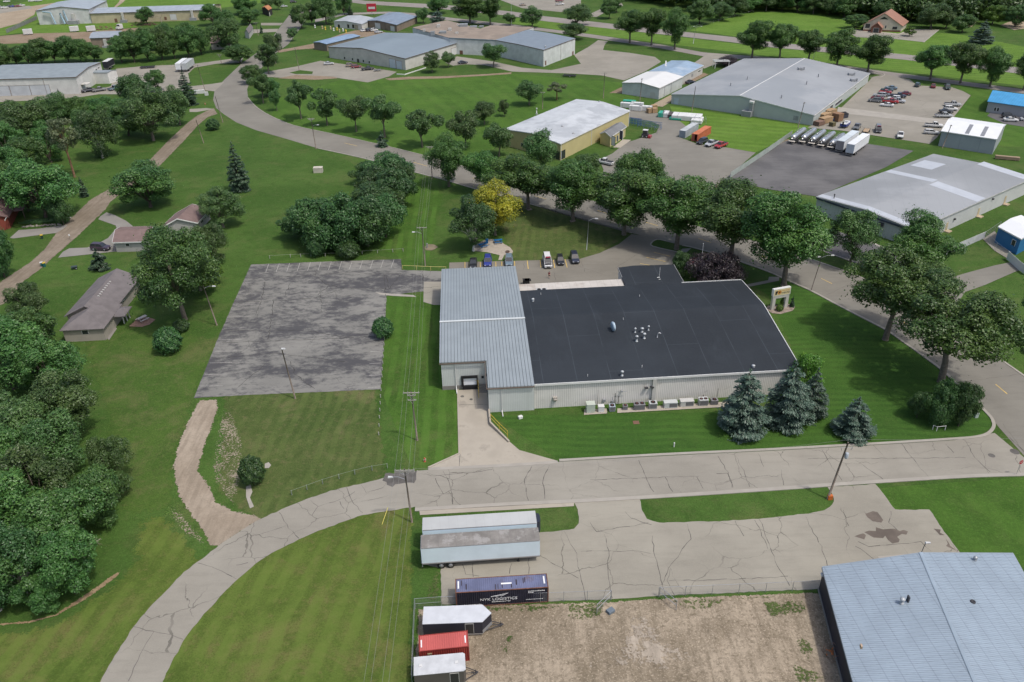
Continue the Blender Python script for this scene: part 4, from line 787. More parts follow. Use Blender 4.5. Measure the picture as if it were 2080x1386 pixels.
# ================================================================ buildings
def text_mesh(txt, size, mat, parent, mw, name='lettering', ext=.01, sx=1.0):
    cu = bpy.data.curves.new('t', 'FONT'); cu.body = txt; cu.size = size; cu.extrude = ext; cu.align_x = 'CENTER'; cu.align_y = 'CENTER'
    o = bpy.data.objects.new('t', cu); COL.objects.link(o); bpy.context.view_layer.update()
    me = bpy.data.meshes.new_from_object(o.evaluated_get(bpy.context.evaluated_depsgraph_get())); bpy.data.objects.remove(o)
    me.transform(Matrix.Diagonal((sx, 1, 1, 1))); me.name = name; me.materials.clear(); me.materials.append(mat)
    r = bpy.data.objects.new(name, me); COL.objects.link(r); r.parent = parent; r.matrix_local = mw; return r
white_p = M('paint_white', (.55, .55, .54), .5, var=.06)
off_white = M('paint_offwhite', (.46, .45, .42), .6, var=.06)
glass_d = M('glass_dark', (.03, .035, .04), .12, var=.1, spec=.6)
black_m = M('black_rubber', (.015, .015, .016), .8, var=.2)
dark_m = M('dark_metal', (.05, .05, .055), .5, var=.2)
grey_m = M('grey_metal', (.26, .27, .28), .45, var=.12)
galv = M('galvanised', (.38, .39, .40), .4, metal=.5, var=.12)
brown_d = M('brown_door', (.16, .085, .06), .6, var=.1)
yel_rail = M('rail_yellow', (.60, .42, .06), .55, var=.12)
wood_m = M('wood_weathered', (.26, .215, .17), .9, var=.2, vs=1.5)
pole_m = M('pole_wood', (.17, .14, .115), .95, var=.25, vs=2)
blue_d = M('door_paleblue', (.48, .53, .58), .5, var=.05)
trim_w = M('trim_white', (.62, .62, .60), .5, var=.05)
trim_b = M('trim_brown', (.13, .095, .075), .6, var=.1)
class Bld:
    def __init__(s, name, label, A, B, C_, h, rise=0.0, ridge='u', wall=None, roof=None, over=.3, rk=.5, cat='building', group=None, th=.18, trim=None, root=None, wname='wall', rname='roof', d=None, parapet=0, hip=0):
        a = G(*A, h); b = G(*B, h); c = G(*C_, h); s.h = h
        a, b, c = [np.array([p[0], p[1], 0.0]) for p in (a, b, c)]
        if d is not None:       # square it up: depth d behind A-B
            e = (b-a)/np.linalg.norm(b-a); n_ = np.array([-e[1], e[0], 0]); c = b+n_*d
        s.w = [a, b, c, a+c-b]; s.Lu = np.linalg.norm(b-a); s.Lv = np.linalg.norm(c-b); s.u = (b-a)/s.Lu; s.v = (c-b)/s.Lv
        s.ctr = (a+c)/2; s.au = math.atan2(s.u[1], s.u[0]); s.av = math.atan2(s.v[1], s.v[0])
        s.root = root or thing(name, label, cat, tuple(a), 0, group)
        s.o = np.array(s.root.location); s.rise = rise; s.ridge = ridge; s.rk = rk
        wall = wall(s) if callable(wall) else wall; roof = roof(s) if callable(roof) else roof
        s.wall, s.roof = wall, roof
        mb = MB(); Q = [p-s.o for p in s.w]; up = np.array([0, 0, 1.0])
        for i in range(4):
            p, q = Q[i], Q[(i+1) % 4]; pts = [p, q, q+up*h]
            gab = rise and not hip and ((ridge == 'u' and i in (1, 3)) or (ridge == 'v' and i in (0, 2)))
            if gab:
                k = rk if i in (0, 1) else 1-rk
                pts.append(p+(q-p)*k+up*(h+rise))
            pts.append(p+up*h); mb.poly(pts)
        s.wo = mb.build(wname, wall, s.root)
        rb = MB(); P = lambda x, y, z: (Q[0]+s.u*x+s.v*y+up*z)
        o = over; z0 = h+.02
        if not rise:
            L = [(-o, -o), (s.Lu+o, -o), (s.Lu+o, s.Lv+o), (-o, s.Lv+o)]
            rb.hexa([P(x, y, z0) for x, y in L]+[P(x, y, z0+th) for x, y in L])
            s.topz = z0+th
        elif hip:
            L1, L2 = (s.Lu, s.Lv)
            if ridge == 'u': r1 = P(hip, L2*rk, h+rise); r2 = P(L1-hip, L2*rk, h+rise)
            else: r1 = P(L1*rk, hip, h+rise); r2 = P(L1*rk, L2-hip, h+rise)
            E = [P(-o, -o, h-.1), P(L1+o, -o, h-.1), P(L1+o, L2+o, h-.1), P(-o, L2+o, h-.1)]
            if ridge == 'u': fs = [[E[0], E[1], r2, r1], [E[1], E[2], r2], [E[2], E[3], r1, r2], [E[3], E[0], r1]]
            else: fs = [[E[0], E[1], r1], [E[1], E[2], r2, r1], [E[2], E[3], r2], [E[3], E[0], r1, r2]]
            for f in fs: rb.poly([p+up*.1 for p in f])
            for i in range(4): rb.poly([E[i]-up*.08, E[(i+1) % 4]-up*.08, E[(i+1) % 4]+up*.1, E[i]+up*.1])
            rb.poly([E[3]-up*.08, E[2]-up*.08, E[1]-up*.08, E[0]-up*.08])
        else:
            LA, LB = (s.Lu, s.Lv) if ridge == 'u' else (s.Lv, s.Lu); tr = LB*rk
            f = (lambda x, y, z: P(x, y, z)) if ridge == 'u' else (lambda x, y, z: P(y, x, z))
            zz = lambda y: z0+rise*(1-abs(y-tr)/(tr if y < tr else LB-tr))
            for y0, y1 in ((-o, tr), (tr, LB+o)):
                rb.hexa([f(-o, y0, zz(y0)), f(LA+o, y0, zz(y0)), f(LA+o, y1, zz(y1)), f(-o, y1, zz(y1))]+[f(-o, y0, zz(y0)+th), f(LA+o, y0, zz(y0)+th), f(LA+o, y1, zz(y1)+th), f(-o, y1, zz(y1)+th)])
            s.zz = zz; s.f = f; s.LA, s.LB = LA, LB
        s.ro = rb.build(rname, roof, s.root)
        if trim:
            tb = MB(); w_ = .07
            if rise and not hip:
                for y0, y1 in ((-o, tr), (tr, LB+o)):
                    for x in (-o-w_, LA+o):
                        tb.hexa([f(x, y0, zz(y0)-.1), f(x+w_, y0, zz(y0)-.1), f(x+w_, y1, zz(y1)-.1), f(x, y1, zz(y1)-.1)]+[f(x, y0, zz(y0)+th+.03), f(x+w_, y0, zz(y0)+th+.03), f(x+w_, y1, zz(y1)+th+.03), f(x, y1, zz(y1)+th+.03)])
                for y in (-o-w_, LB+o):
                    tb.hexa([f(-o, y, zz(-o)-.12), f(LA+o, y, zz(-o)-.12), f(LA+o, y+w_, zz(-o)-.12), f(-o, y+w_, zz(-o)-.12)]+[f(-o, y, zz(-o)+th-.02), f(LA+o, y, zz(-o)+th-.02), f(LA+o, y+w_, zz(-o)+th-.02), f(-o, y+w_, zz(-o)+th-.02)])
            else:
                L = [(-o, -o, s.Lu+o, -o), (s.Lu+o, -o, s.Lu+o, s.Lv+o), (s.Lu+o, s.Lv+o, -o, s.Lv+o), (-o, s.Lv+o, -o, -o)]
                for x0, y0, x1, y1 in L:
                    dx, dy = np.sign(y1-y0)*w_, -np.sign(x1-x0)*w_
                    q = [(x0, y0), (x1, y1), (x1+dx, y1+dy), (x0+dx, y0+dy)]
                    tb.hexa([P(x, y, h-.15) for x, y in q]+[P(x, y, z0+th+.06) for x, y in q])
            s.to = tb.build('trim', trim, s.root)
    def edge(s, i):
        p, q = s.w[i], s.w[(i+1) % 4]; e = (q-p)/np.linalg.norm(q-p); n = np.array([e[1], -e[0], 0])
        if n@((p+q)/2-s.ctr) < 0: n = -n
        return p, e, n
    def hexp(s, i, s0, s1, z0, z1, o0, o1):
        p, e, n = s.edge(i); p = p-s.o
        q = lambda a, b, z: p+e*a+n*b+np.array([0, 0, z])
        return [q(s0, o0, z0), q(s1, o0, z0), q(s1, o1, z0), q(s0, o1, z0), q(s0, o0, z1), q(s1, o0, z1), q(s1, o1, z1), q(s0, o1, z1)]
    def at(s, i, x, y):
        p, e, n = s.edge(i); return ONW(p, p+e, x, y)
    def panel(s, i, name, mat, px0=None, px1=None, r=None, out=.06, parent=None, frame=None, extra=None):
        """door, window, ... on wall i, from two opposite corners in the photo or r=(s0,s1,z0,z1) in metres"""
        if r is None:
            a, b = s.at(i, *px0), s.at(i, *px1); r = (min(a[0], b[0]), max(a[0], b[0]), max(.03, min(a[1], b[1])), max(a[1], b[1]))
        o = MB().hexa(s.hexp(i, r[0], r[1], r[2], r[3], -.06, out)).build(name, mat, parent or s.root)
        if frame:
            fb = MB(); t = .1
            for q in ((r[0]-t, r[0], r[2], r[3]+t), (r[1], r[1]+t, r[2], r[3]+t), (r[0], r[1], r[3], r[3]+t)): fb.hexa(s.hexp(i, *q, -.05, out+.03))
            fo = fb.build('frame', frame, o)
        return o
    def win(s, i, x0=None, x1=None, r=None, mat=None, frame=None):
        return s.panel(i, 'window', mat or glass_d, x0, x1, r, .03, frame=frame or trim_w)
    def onroof(s, x, y, z=None):
        """point on the roof under pixel x, y (local coordinates)"""
        zz = z or (s.h+s.rise*.5)
        for _ in range(6):
            g = G(x, y, zz); d = g-s.w[0]; M2 = np.array([[s.u[0], s.v[0]], [s.u[1], s.v[1]]]); q = np.linalg.solve(M2, d[:2])
            if s.rise and hasattr(s, 'zz'):
                yy = q[1] if s.ridge == 'u' else q[0]; zz = s.zz(yy)+.18
            else: zz = s.h+.2
        g = G(x, y, zz); return g-s.o
def rib(name, col, sp, wd, dk, ax='u', **k):
    return lambda s: M(name, col, lines=((s.au if ax == 'u' else s.av), sp, wd, dk, False), **k)
def wrib(name, col, sp, wd, dk, **k): return lambda s: M(name, col, lines=(s.au, sp, wd, dk, True), **k)
def vent(parent, p, r=.16, hh=.7, mat=None, cap=True, name='roof_vent'):
    mb = MB(); prof = [(r*1.7, 0), (r*1.6, .12), (r, .14), (r, hh)]
    if cap: prof += [(r*1.9, hh+.02), (r*1.9, hh+.2), (r*.6, hh+.34), (.01, hh+.36)]
    mb.lathe(prof, 10, 0, tuple(p)); return mb.build(name, mat or galv, parent, True)
def downpipe(b, i, s_, z0, mat, kick=.8):
    p, e, n = b.edge(i); p = p-b.o+e*s_
    mb = MB(); mb.tube([p+n*.1+[0, 0, b.h-.15], p+n*.1+[0, 0, z0+.3], p+n*(.1+kick)+[0, 0, z0+.06]], .06, 6); return mb.build('downpipe', mat, b.root)

# ---------------- the newspaper plant
YAW = .0553
pl = thing('printing_plant', 'large plant with grey ribbed metal roof joined to a wide black roof', 'building', (0, 0, 0), YAW)
U0, V0 = -6.1, 119.25
cy, sy = math.cos(YAW), math.sin(YAW)
pl.location = (U0*cy-V0*sy, U0*sy+V0*cy, 0)
def LV(u, v, z): return (u-U0, v-V0, z)
def W2L(p): return (p[0]*cy+p[1]*sy-U0, -p[0]*sy+p[1]*cy-V0, p[2])
def plw(u0, v0, u1, v1):
    f = lambda u, v: np.array([u*cy-v*sy, u*sy+v*cy, 0]); return f(u0, v0), f(u1, v1)
wl_grey = M('siding_pale_green', (.52, .54, .52), .6, var=.05, lines=[(0, .32, .05, .28, True), (0, 5.1, .06, .3, True)])
wl_main = M('siding_offwhite', (0.638, 0.616, 0.578), .65, var=.06, lines=[(0, .34, .11, .34, True)], stain=((.25, .22, .18), .5, .6, .35))
rf_grey = M('roof_standing_seam', (.275, .31, .325), .42, metal=.15, var=.05, lines=[(0, .61, .12, .5, False)], spec=.5)
rf_black = M('roof_black_membrane', (.036, .044, .056), .72, var=.16, vs=.12, lines=[(0, 6.05, .10, -.0, False)])
def blackroof():
    m, t, b = _new('roof_black_membrane_seams'); n = N(t); o = n.sep(n.co); base = (.022, .0265, .032)
    c = n.mix(n.ramp(n.noise(.09, 5, .6), .3, .7), sc(base, .86), sc(base, 1.2)); c = n.mix(n.math('MULTIPLY', n.ramp(n.noise(2.5, 3, .7), .4, .7), .3), c, sc(base, 1.35))
    for x, sp, w_ in ((n.math('ADD', o[0], n.math('MULTIPLY', n.noise(.2, 1), .1)), 6.05, .13),):
        k = n.math('LESS_THAN', n.math('FRACT', n.math('DIVIDE', x, sp)), w_/sp); c = n.mix(n.math('MULTIPLY', n.math('MULTIPLY', k, n.ramp(n.noise(.15, 3), .3, .6)), .5), c, (.062, .074, .086))
    stg = n.math('FRACT', n.math('ADD', n.math('DIVIDE', o[1], 30.), n.math('MULTIPLY', n.math('FLOOR', n.math('DIVIDE', o[0], 6.05)), .381)))
    k = n.math('LESS_THAN', stg, .14/30); c = n.mix(n.math('MULTIPLY', k, .35), c, (.062, .074, .086))
    c = n.mix(n.math('MULTIPLY', n.ramp(n.noise(.22, 6, .7, n.rot(0, (1, .3, 1))), .55, .75), .45), c, sc(base, 1.7))
    n.link(c, b.inputs['Base Color']); b.inputs['Roughness'].default_value = .7; b.inputs['Specular IOR Level'].default_value = .25; n.bump(b, n.noise(1.2, 3), .15, .05); return m
rf_blk = blackroof()
# walls of the grey part (with its notch) and of the black-roofed part
zn = lambda v: 5.3+(v-119.25)*(7.1-5.3)/(140.5-119.25) if v < 140.5 else 7.1-(v-140.5)*(7.1-5.9)/(167.4-140.5)
wb = MB()
def wq(u0, v0, u1, v1, z0=0.0, vs=()):
    vv = [(u0, v0)]+[(u0+(u1-u0)*(v-v0)/(v1-v0), v) for v in vs]+[(u1, v1)]
    wb.poly([LV(u0, v0, z0), LV(u1, v1, z0)]+[LV(a, b, zn(b)) for a, b in vv[::-1]])
wq(2.25, 119.25, 10.35, 119.25); wq(2.25, 127.3, 2.25, 119.25); wq(-6.1, 127.3, 2.25, 127.3, .0); wq(-6.1, 167.4, -6.1, 127.3, vs=(140.5,)); wq(10.35, 167.4, -6.1, 167.4)
wq(10.35, 119.25, 10.35, 167.4, vs=(140.5,))
wb.build('warehouse_wall', wl_grey, pl)
MB().box(*LV(-6.14, 127.22, 0), *LV(1.0, 127.28, .85)).build('foundation', conc_drive, pl)
rb = MB(); o_ = .25
for (u0, u1, v0, v1) in ((-6.1-o_, 2.25, 127.3-o_, 140.5), (2.25, 10.35+.05, 119.25-o_, 140.5), (-6.1-o_, 10.4, 140.5, 167.4+o_)):
    rb.hexa([LV(u0, v0, zn(v0)+.03), LV(u1, v0, zn(v0)+.03), LV(u1, v1, zn(v1)+.03), LV(u0, v1, zn(v1)+.03)]+[LV(u0, v0, zn(v0)+.2), LV(u1, v0, zn(v0)+.2), LV(u1, v1, zn(v1)+.2), LV(u0, v1, zn(v1)+.2)])
rb.build('warehouse_roof', rf_grey, pl)
# real standing seams and the ridge flashing
sb = MB(); u = -6.04
while u < 10.35:
    v0 = 127.3-o_ if u < 2.2 else 119.25-o_
    for a, b in ((v0, 140.5), (140.5, 167.4+o_)):
        sb.hexa([LV(u, a, zn(a)+.19), LV(u+.05, a, zn(a)+.19), LV(u+.05, b, zn(b)+.19), LV(u, b, zn(b)+.19)]+[LV(u, a, zn(a)+.25), LV(u+.05, a, zn(a)+.25), LV(u+.05, b, zn(b)+.25), LV(u, b, zn(b)+.25)])
    u += .61
sb.build('roof_seam', rf_grey, pl)
rg = MB()
for dv in (-.28, .0): rg.hexa([LV(-6.4, 140.5+dv, 7.1+.27-abs(dv)*.06), LV(10.45, 140.5+dv, 7.1+.27-abs(dv)*.06), LV(10.45, 140.78+dv, 7.37-abs(.28+dv)*.06), LV(-6.4, 140.78+dv, 7.37-abs(.28+dv)*.06)]+[LV(-6.4, 140.5+dv, 7.1+.31-abs(dv)*.06), LV(10.45, 140.5+dv, 7.41-abs(dv)*.06), LV(10.45, 140.78+dv, 7.41-abs(.28+dv)*.06), LV(-6.4, 140.78+dv, 7.41-abs(.28+dv)*.06)])
rg.build('ridge_flashing', M('flashing_pale', (.50, .53, .53), .5, var=.05), pl)
gt = MB(); gt.box(*LV(-6.4, 126.85, 5.78), *LV(2.0, 127.0, 5.94)); gt.box(*LV(2.0, 118.83, 5.16), *LV(10.4, 118.98, 5.3)); gt.hexa([LV(1.9, 118.9, 5.1), LV(2.0, 118.9, 5.1), LV(2.0, 127.2, 5.75), LV(1.9, 127.2, 5.75)]+[LV(1.9, 118.9, 5.32), LV(2.0, 118.9, 5.32), LV(2.0, 127.2, 6.0), LV(1.9, 127.2, 6.0)])
gt.build('gutter', trim_b, pl)
# black roof part
zb = lambda v: 5.15+(v-119.9)*(7.2-5.15)/(141.5-119.9) if v < 141.5 else 7.2-(v-141.5)*2.0/(156.2-141.5)
mb = MB()
def wq2(pts, z0=0.0): mb.poly([LV(u, v, z0) for u, v in (pts[0], pts[-1])]+[LV(u, v, zb(v)) for u, v in pts[::-1]])
wq2([(10.36, 119.7), (58.4, 120.35)]); wq2([(58.4, 120.35), (58.5, 141.5), (59.0, 156.6)]); wq2([(59.0, 156.6), (10.36, 156.0)])
mb.build('main_wall', wl_main, pl)
rb = MB()
for p in ([(10.42, 119.45), (58.65, 120.1), (58.65, 141.5), (10.42, 140.9)], [(10.42, 140.9), (58.65, 141.5), (59.25, 156.9), (10.42, 156.3)]):
    rb.hexa([LV(u, v, zb(v)+.02) for u, v in p]+[LV(u, v, zb(v)+.22) for u, v in p])
rb.build('main_roof', rf_blk, pl)
tb = MB()
tb.hexa([LV(10.42, 119.33, 5.0), LV(58.7, 119.98, 5.0), LV(58.7, 120.1, 5.0), LV(10.42, 119.45, 5.0)]+[LV(10.42, 119.33, 5.42), LV(58.7, 119.98, 5.42), LV(58.7, 120.1, 5.42), LV(10.42, 119.45, 5.42)])
for (u0, v0), (u1, v1) in (((58.66, 120.1), (58.66, 141.5)), ((58.66, 141.5), (59.26, 156.9))): tb.hexa([LV(u0, v0, zb(v0)-.1), LV(u0+.12, v0, zb(v0)-.1), LV(u1+.12, v1, zb(v1)-.1), LV(u1, v1, zb(v1)-.1)]+[LV(u0, v0, zb(v0)+.3), LV(u0+.12, v0, zb(v0)+.3), LV(u1+.12, v1, zb(v1)+.3), LV(u1, v1, zb(v1)+.3)])
tb.hexa([LV(46, 156.75, 5.0), LV(59.2, 156.9, 5.0), LV(59.2, 157.0, 5.0), LV(46, 156.85, 5.0)]+[LV(46, 156.75, 5.5), LV(59.2, 156.9, 5.5), LV(59.2, 157.0, 5.5), LV(46, 156.85, 5.5)])
tb.build('roof_edge', trim_w, pl)
# office annex with black roof, and the pale roofed strip
an = [(34.1, 156.4), (46.7, 156.6), (46.7, 167.6), (37.8, 168.0), (34.1, 167.3)]
mb = MB()
for i in range(1, 5): (a, b), (c, d) = an[i], an[(i+1) % 5]; mb.poly([LV(a, b, 0), LV(c, d, 0), LV(c, d, 4.4), LV(a, b, 4.4)])
mb.build('office_wall', wl_main, pl); MB().prism([LV(a, b, 0)[:2] for a, b in [(33.9, 156.45), (46.9, 156.65), (46.9, 167.8), (37.75, 168.2), (33.9, 167.5)]], 4.4, 4.62).build('office_roof', rf_blk, pl)
tb = MB()
for (a, b), (c, d) in (((46.92, 156.7), (46.92, 167.8)), ((33.88, 167.5), (33.88, 162.2))): tb.hexa([LV(a, b, 4.3), LV(a+.1, b, 4.3), LV(c+.1, d, 4.3), LV(c, d, 4.3)]+[LV(a, b, 4.7), LV(a+.1, b, 4.7), LV(c+.1, d, 4.7), LV(c, d, 4.7)])
tb.build('office_roof_edge', M('trim_grey', (.25, .25, .25)), pl)
MB().poly([LV(10.5, 161.8, 0), LV(34, 162.1, 0), LV(34, 162.1, 4.0), LV(10.5, 161.8, 4.0)][::-1]).build('strip_wall', wl_main, pl)
rf_pale = M('roof_pale_stained', (.47, .44, .40), .7, var=.07, stain=((.30, .25, .21), .22, .5, .55), lines=[(0, 1.55, .12, .18, False)])
MB().hexa([LV(10.7, 156.3, 4.05), LV(33.85, 156.5, 4.05), LV(33.85, 162.3, 4.0), LV(10.7, 161.9, 4.0)]+[LV(10.7, 156.3, 4.3), LV(33.85, 156.5, 4.3), LV(33.85, 162.3, 4.2), LV(10.7, 161.9, 4.2)]).build('strip_roof', rf_pale, pl)
def plbox(name, mat, u0, v0, z0, u1, v1, z1, parent=None): return MB().box(*LV(u0, v0, z0), *LV(u1, v1, z1)).build(name, mat, parent or pl)
# dock door in the notch wall, service door, downpipes
p0, p1 = plw(-6.1, 127.3, 2.25, 127.3)
def ow(x, y): s_, z = ONW(p0, p1, x, y); return s_-6.1, z
(ua, za), (ub, zb_) = ow(942.5, 789), ow(967.5, 766)
(uc, zc_), (ud, zd_) = ow(938, 793), ow(970, 762)
plbox('dock_door', M('dock_door_white', (.80, .82, .84), .5, var=.04), ua, 127.2, .9, ub, 127.28, zb_)
fr = MB(); fr.box(*LV(uc, 126.9, .75), *LV(ua, 127.27, zd_)); fr.box(*LV(ub, 126.9, .75), *LV(ud, 127.27, zd_)); fr.box(*LV(ua, 126.9, zb_), *LV(ub, 127.27, zd_)); fr.box(*LV(uc+.2, 126.8, .15), *LV(ud-.2, 127.27, .88)); fr.build('dock_seal', black_m, pl)
sd = plbox('service_door', off_white, ow(976, 770)[0], 127.2, .95, ow(985, 770)[0], 127.29, 3.0); plbox('door_window', glass_d, ow(978, 770)[0], 127.17, 2.2, ow(983, 770)[0], 127.22, 2.75, sd)
plbox('wall_lamp', dark_m, 2.1, 126.2, 3.2, 2.22, 126.6, 3.5)
stp = MB()
for i in range(5): stp.box(*LV(.6, 127.2-.32*(i+1)-.6*(i == 0)*0, .0), *LV(2.2, 127.2-.32*i, .95-.19*i))
stp.build('steps', conc_drive, pl)
rl = MB()
for u_, v_ in ((.55, 127.0), (.55, 125.5), (.55, 124.0)): rl.tube([LV(u_, v_, 0), LV(u_, v_, 1.9 if v_ > 126 else 1.1)], .04, 6)
rl.tube([LV(.55, 127, 1.9), LV(.55, 125.4, 1.5), LV(.55, 124, 1.1)], .04, 6); rl.tube([LV(.55, 127, 1.45), LV(.55, 124, .6)], .035, 6)
rl.tube([LV(.0, 127.15, 1.9), LV(.55, 127, 1.9)], .04, 6); rl.build('stair_railing', yel_rail, pl)
for u_, v_, z_ in ((-3.55, 127.25, 5.7), (4.55, 119.2, 5.1)):
    b_ = MB(); b_.tube([LV(u_, v_-.08, z_), LV(u_, v_-.08, .9 if v_ > 125 else .45)], .055, 6); b_.tube([LV(u_, v_-.08, .9 if v_ > 125 else .45), LV(u_+.1, v_-1.6, .12)], .085, 6); b_.build('downpipe', trim_w, pl)
# things along the long wall
p0m, p1m = plw(10.36, 119.7, 58.4, 120.35)
def wx(x, y): s_, z = ONW(p0m, p1m, x, y); return 10.36+s_, z
uu, zz_ = wx(1328, 790); plbox('downpipe', off_white, uu-.35, 119.6, 0, uu+.35, 119.93, 4.95)
uu, zz_ = wx(1127, 809); b_ = MB(); b_.box(*LV(uu-.35, 119.35, zz_-.35), *LV(uu+.35, 119.9, zz_+.35)); b_.tube([LV(uu, 119.35, zz_), LV(uu, 119.1, zz_-.15)], .3, 10); b_.build('exhaust_hood', M('hood_grey', (.36, .33, .29)), pl)
for x, y0, y1, r_ in ((1212.5, 823, 791, .03), (1247.5, 823, 797, .05), (1254.5, 822, 803, .06), (1425, 812, 799, .07), (1453, 812, 786, .04)):
    a = wx(x, y0); b = wx(x, y1); q = MB(); q.tube([LV(a[0], 119.55, .1), LV(a[0]+.05, 119.55, b[1])], r_, 6); q.build('conduit', dark_m, pl)
for x, y in ((1227, 812), (1244, 815)):
    a = wx(x, y); plbox('meter', grey_m, a[0]-.22, 119.45, a[1]-.25, a[0]+.22, 119.8, a[1]+.25)
a = wx(1263, 793); q = MB(); q.tube([LV(a[0]-.8, 119.5, a[1]), LV(a[0]+.8, 119.5, a[1])], .05, 6); q.box(*LV(a[0]-.2, 119.45, a[1]-.15), *LV(a[0]+.1, 119.8, a[1]+.15)); q.build('wall_lamp', grey_m, pl)
for x, y in ((1312, 786), (1324, 784.5)):
    a = wx(x, y); plbox('wall_lamp', dark_m, a[0]-.3, 119.4, a[1]-.12, a[0]+.3, 119.8, a[1]+.12)
# roof furniture
def broof(x, y):
    zz = 6
    for _ in range(6): g = W2L(G(x, y, zz)); zz = zb(g[1]+V0)+.2
    return (g[0], g[1], zz)
for x, y, r_, h_ in ((1290, 676, .13, .75), (1304, 675, .18, .7), (1317, 671.5, .12, .75), (1308.5, 688, .17, .9), (1293, 694, .17, 1.0), (1263.5, 764, .16, .8), (1530, 746, .18, .2), (1082.5, 612, .16, .35)): vent(pl, broof(x, y), r_, h_, M('vent_bright', (.40, .42, .43), .4, metal=.2, var=.1))
for x, y in ((1098.5, 599), (1304, 746.5), (1193.5, 765), (1299, 603), (1266, 650)):
    p = broof(x, y); MB().tube([p, (p[0], p[1], p[2]+.45)], .06, 6).build('vent_pipe', trim_w, pl)
p = broof(1335, 686); q = MB(); q.tube([p, (p[0], p[1], p[2]+.7), (p[0]+.12, p[1], p[2]+.95), (p[0]+.4, p[1], p[2]+1.02), (p[0]+.65, p[1], p[2]+.85)], .1, 8); q.build('gooseneck_vent', galv, pl, True)
p = broof(1245, 672); q = MB(); q.lathe([(.05, -.12), (.85, -.22), (.95, .0), (.85, .22), (.05, .12)], 18); d_ = q.build('satellite_dish', M('dish_blue', (.36, .45, .52), .45), pl, True); d_.location = (p[0], p[1], p[2]+.95); d_.rotation_euler = (0, math.radians(88), math.radians(12))
q = MB(); q.tube([p, (p[0], p[1], p[2]+.9)], .07, 6); q.build('dish_mount', grey_m, pl)
p = W2L(G(1339, 565, 4.6)); q = MB(); q.tube([(p[0], p[1], 4.6), (p[0], p[1], 7.2)], .04, 6); q.tube([(p[0]-.5, p[1], 4.75), (p[0]+.1, p[1], 4.75)], .08, 6); q.tube([(p[0]-.3, p[1]-.9, 4.7), (p[0]+.1, p[1]-.8, 4.7)], .06, 6); q.build('antenna', trim_w, pl)
# ---------------- other buildings
def doorpx(b, i, name, mat, a, c, **k): return b.panel(i, name, mat, a, c, **k)
# blue grey metal roof, lower right
b2 = Bld('metal_building', 'dark walled building with blue grey ribbed metal roof, cut off at the bottom right corner', (1672.8, 1155.5), (2055.7, 1128), (2200, 1390), 3.9, 1.3, 'v', M('siding_navy', (.032, .032, .043), .6, var=.15, lines=[(0, .3, .06, .3, True)]), lambda s: M('roof_bluegrey_rib', (.295, .355, .41), lines=[(s.av, .30, .07, .35, False), (s.au, 1.75, .13, .22, False)], rough=.45, metal=.2, var=.06, spec=.5), over=.15, trim=M('trim_bluegrey', (.27, .31, .35)), d=None)
# give it the plain rectangle the photo shows: long axis runs along its dark wall
sb = MB(); x_ = 0.0
y_ = 0.0
while y_ < b2.LA:
    for a, c in ((-.1, b2.LB*.5), (b2.LB*.5, b2.LB+.1)):
        sb.hexa([b2.f(y_, a, b2.zz(a)+.17), b2.f(y_+.05, a, b2.zz(a)+.17), b2.f(y_+.05, c, b2.zz(c)+.17), b2.f(y_, c, b2.zz(c)+.17)]+[b2.f(y_, a, b2.zz(a)+.21), b2.f(y_+.05, a, b2.zz(a)+.21), b2.f(y_+.05, c, b2.zz(c)+.21), b2.f(y_, c, b2.zz(c)+.21)])
    y_ += .6
sb.build('roof_seam', b2.roof, b2.root)
rg = MB()
for dv in (-.25, 0.0):
    c = b2.LB*.5; za = b2.zz(c+dv)+.22; zb2 = b2.zz(c+dv+.25)+.22
    rg.hexa([b2.f(-.2, c+dv, za), b2.f(b2.LA, c+dv, za), b2.f(b2.LA, c+dv+.25, zb2), b2.f(-.2, c+dv+.25, zb2)]+[b2.f(-.2, c+dv, za+.04), b2.f(b2.LA, c+dv, za+.04), b2.f(b2.LA, c+dv+.25, zb2+.04), b2.f(-.2, c+dv+.25, zb2+.04)])
rg.build('ridge_cap', M('ridge_bluegrey', (.25, .305, .36)), b2.root)
vent(b2.root, b2.onroof(1831, 1226), .17, .6, M('vent_bright', (.40, .42, .43), .4, metal=.2, var=.1)); vent(b2.root, b2.onroof(1980, 1138), .14, .3); vent(b2.root, b2.onroof(1976, 1223), .2, .1, dark_m, cap=False)
q = b2.onroof(1842, 1222); MB().box(q[0], q[1]-.25, q[2], q[0]+.15, q[1]+.25, q[2]+.9).build('heater_flue', dark_m, b2.root)
MB().hexa(b2.hexp(3, b2.Lv-.9, b2.Lv-.3, 3.3, 3.5, .02, .35)).build('wall_lamp', trim_w, b2.root)
a_ = b2.at(3, 1751, 1314); MB().hexa(b2.hexp(3, a_[0]-.2, a_[0]+.2, a_[1]-.15, a_[1]+.25, .0, .2)).build('wall_lamp', M('lamp_tan', (.4, .3, .22)), b2.root)
MB().hexa(b2.hexp(3, 0, b2.Lv, .0, .3, .0, .12)).build('foundation', conc_drive, b2.root)
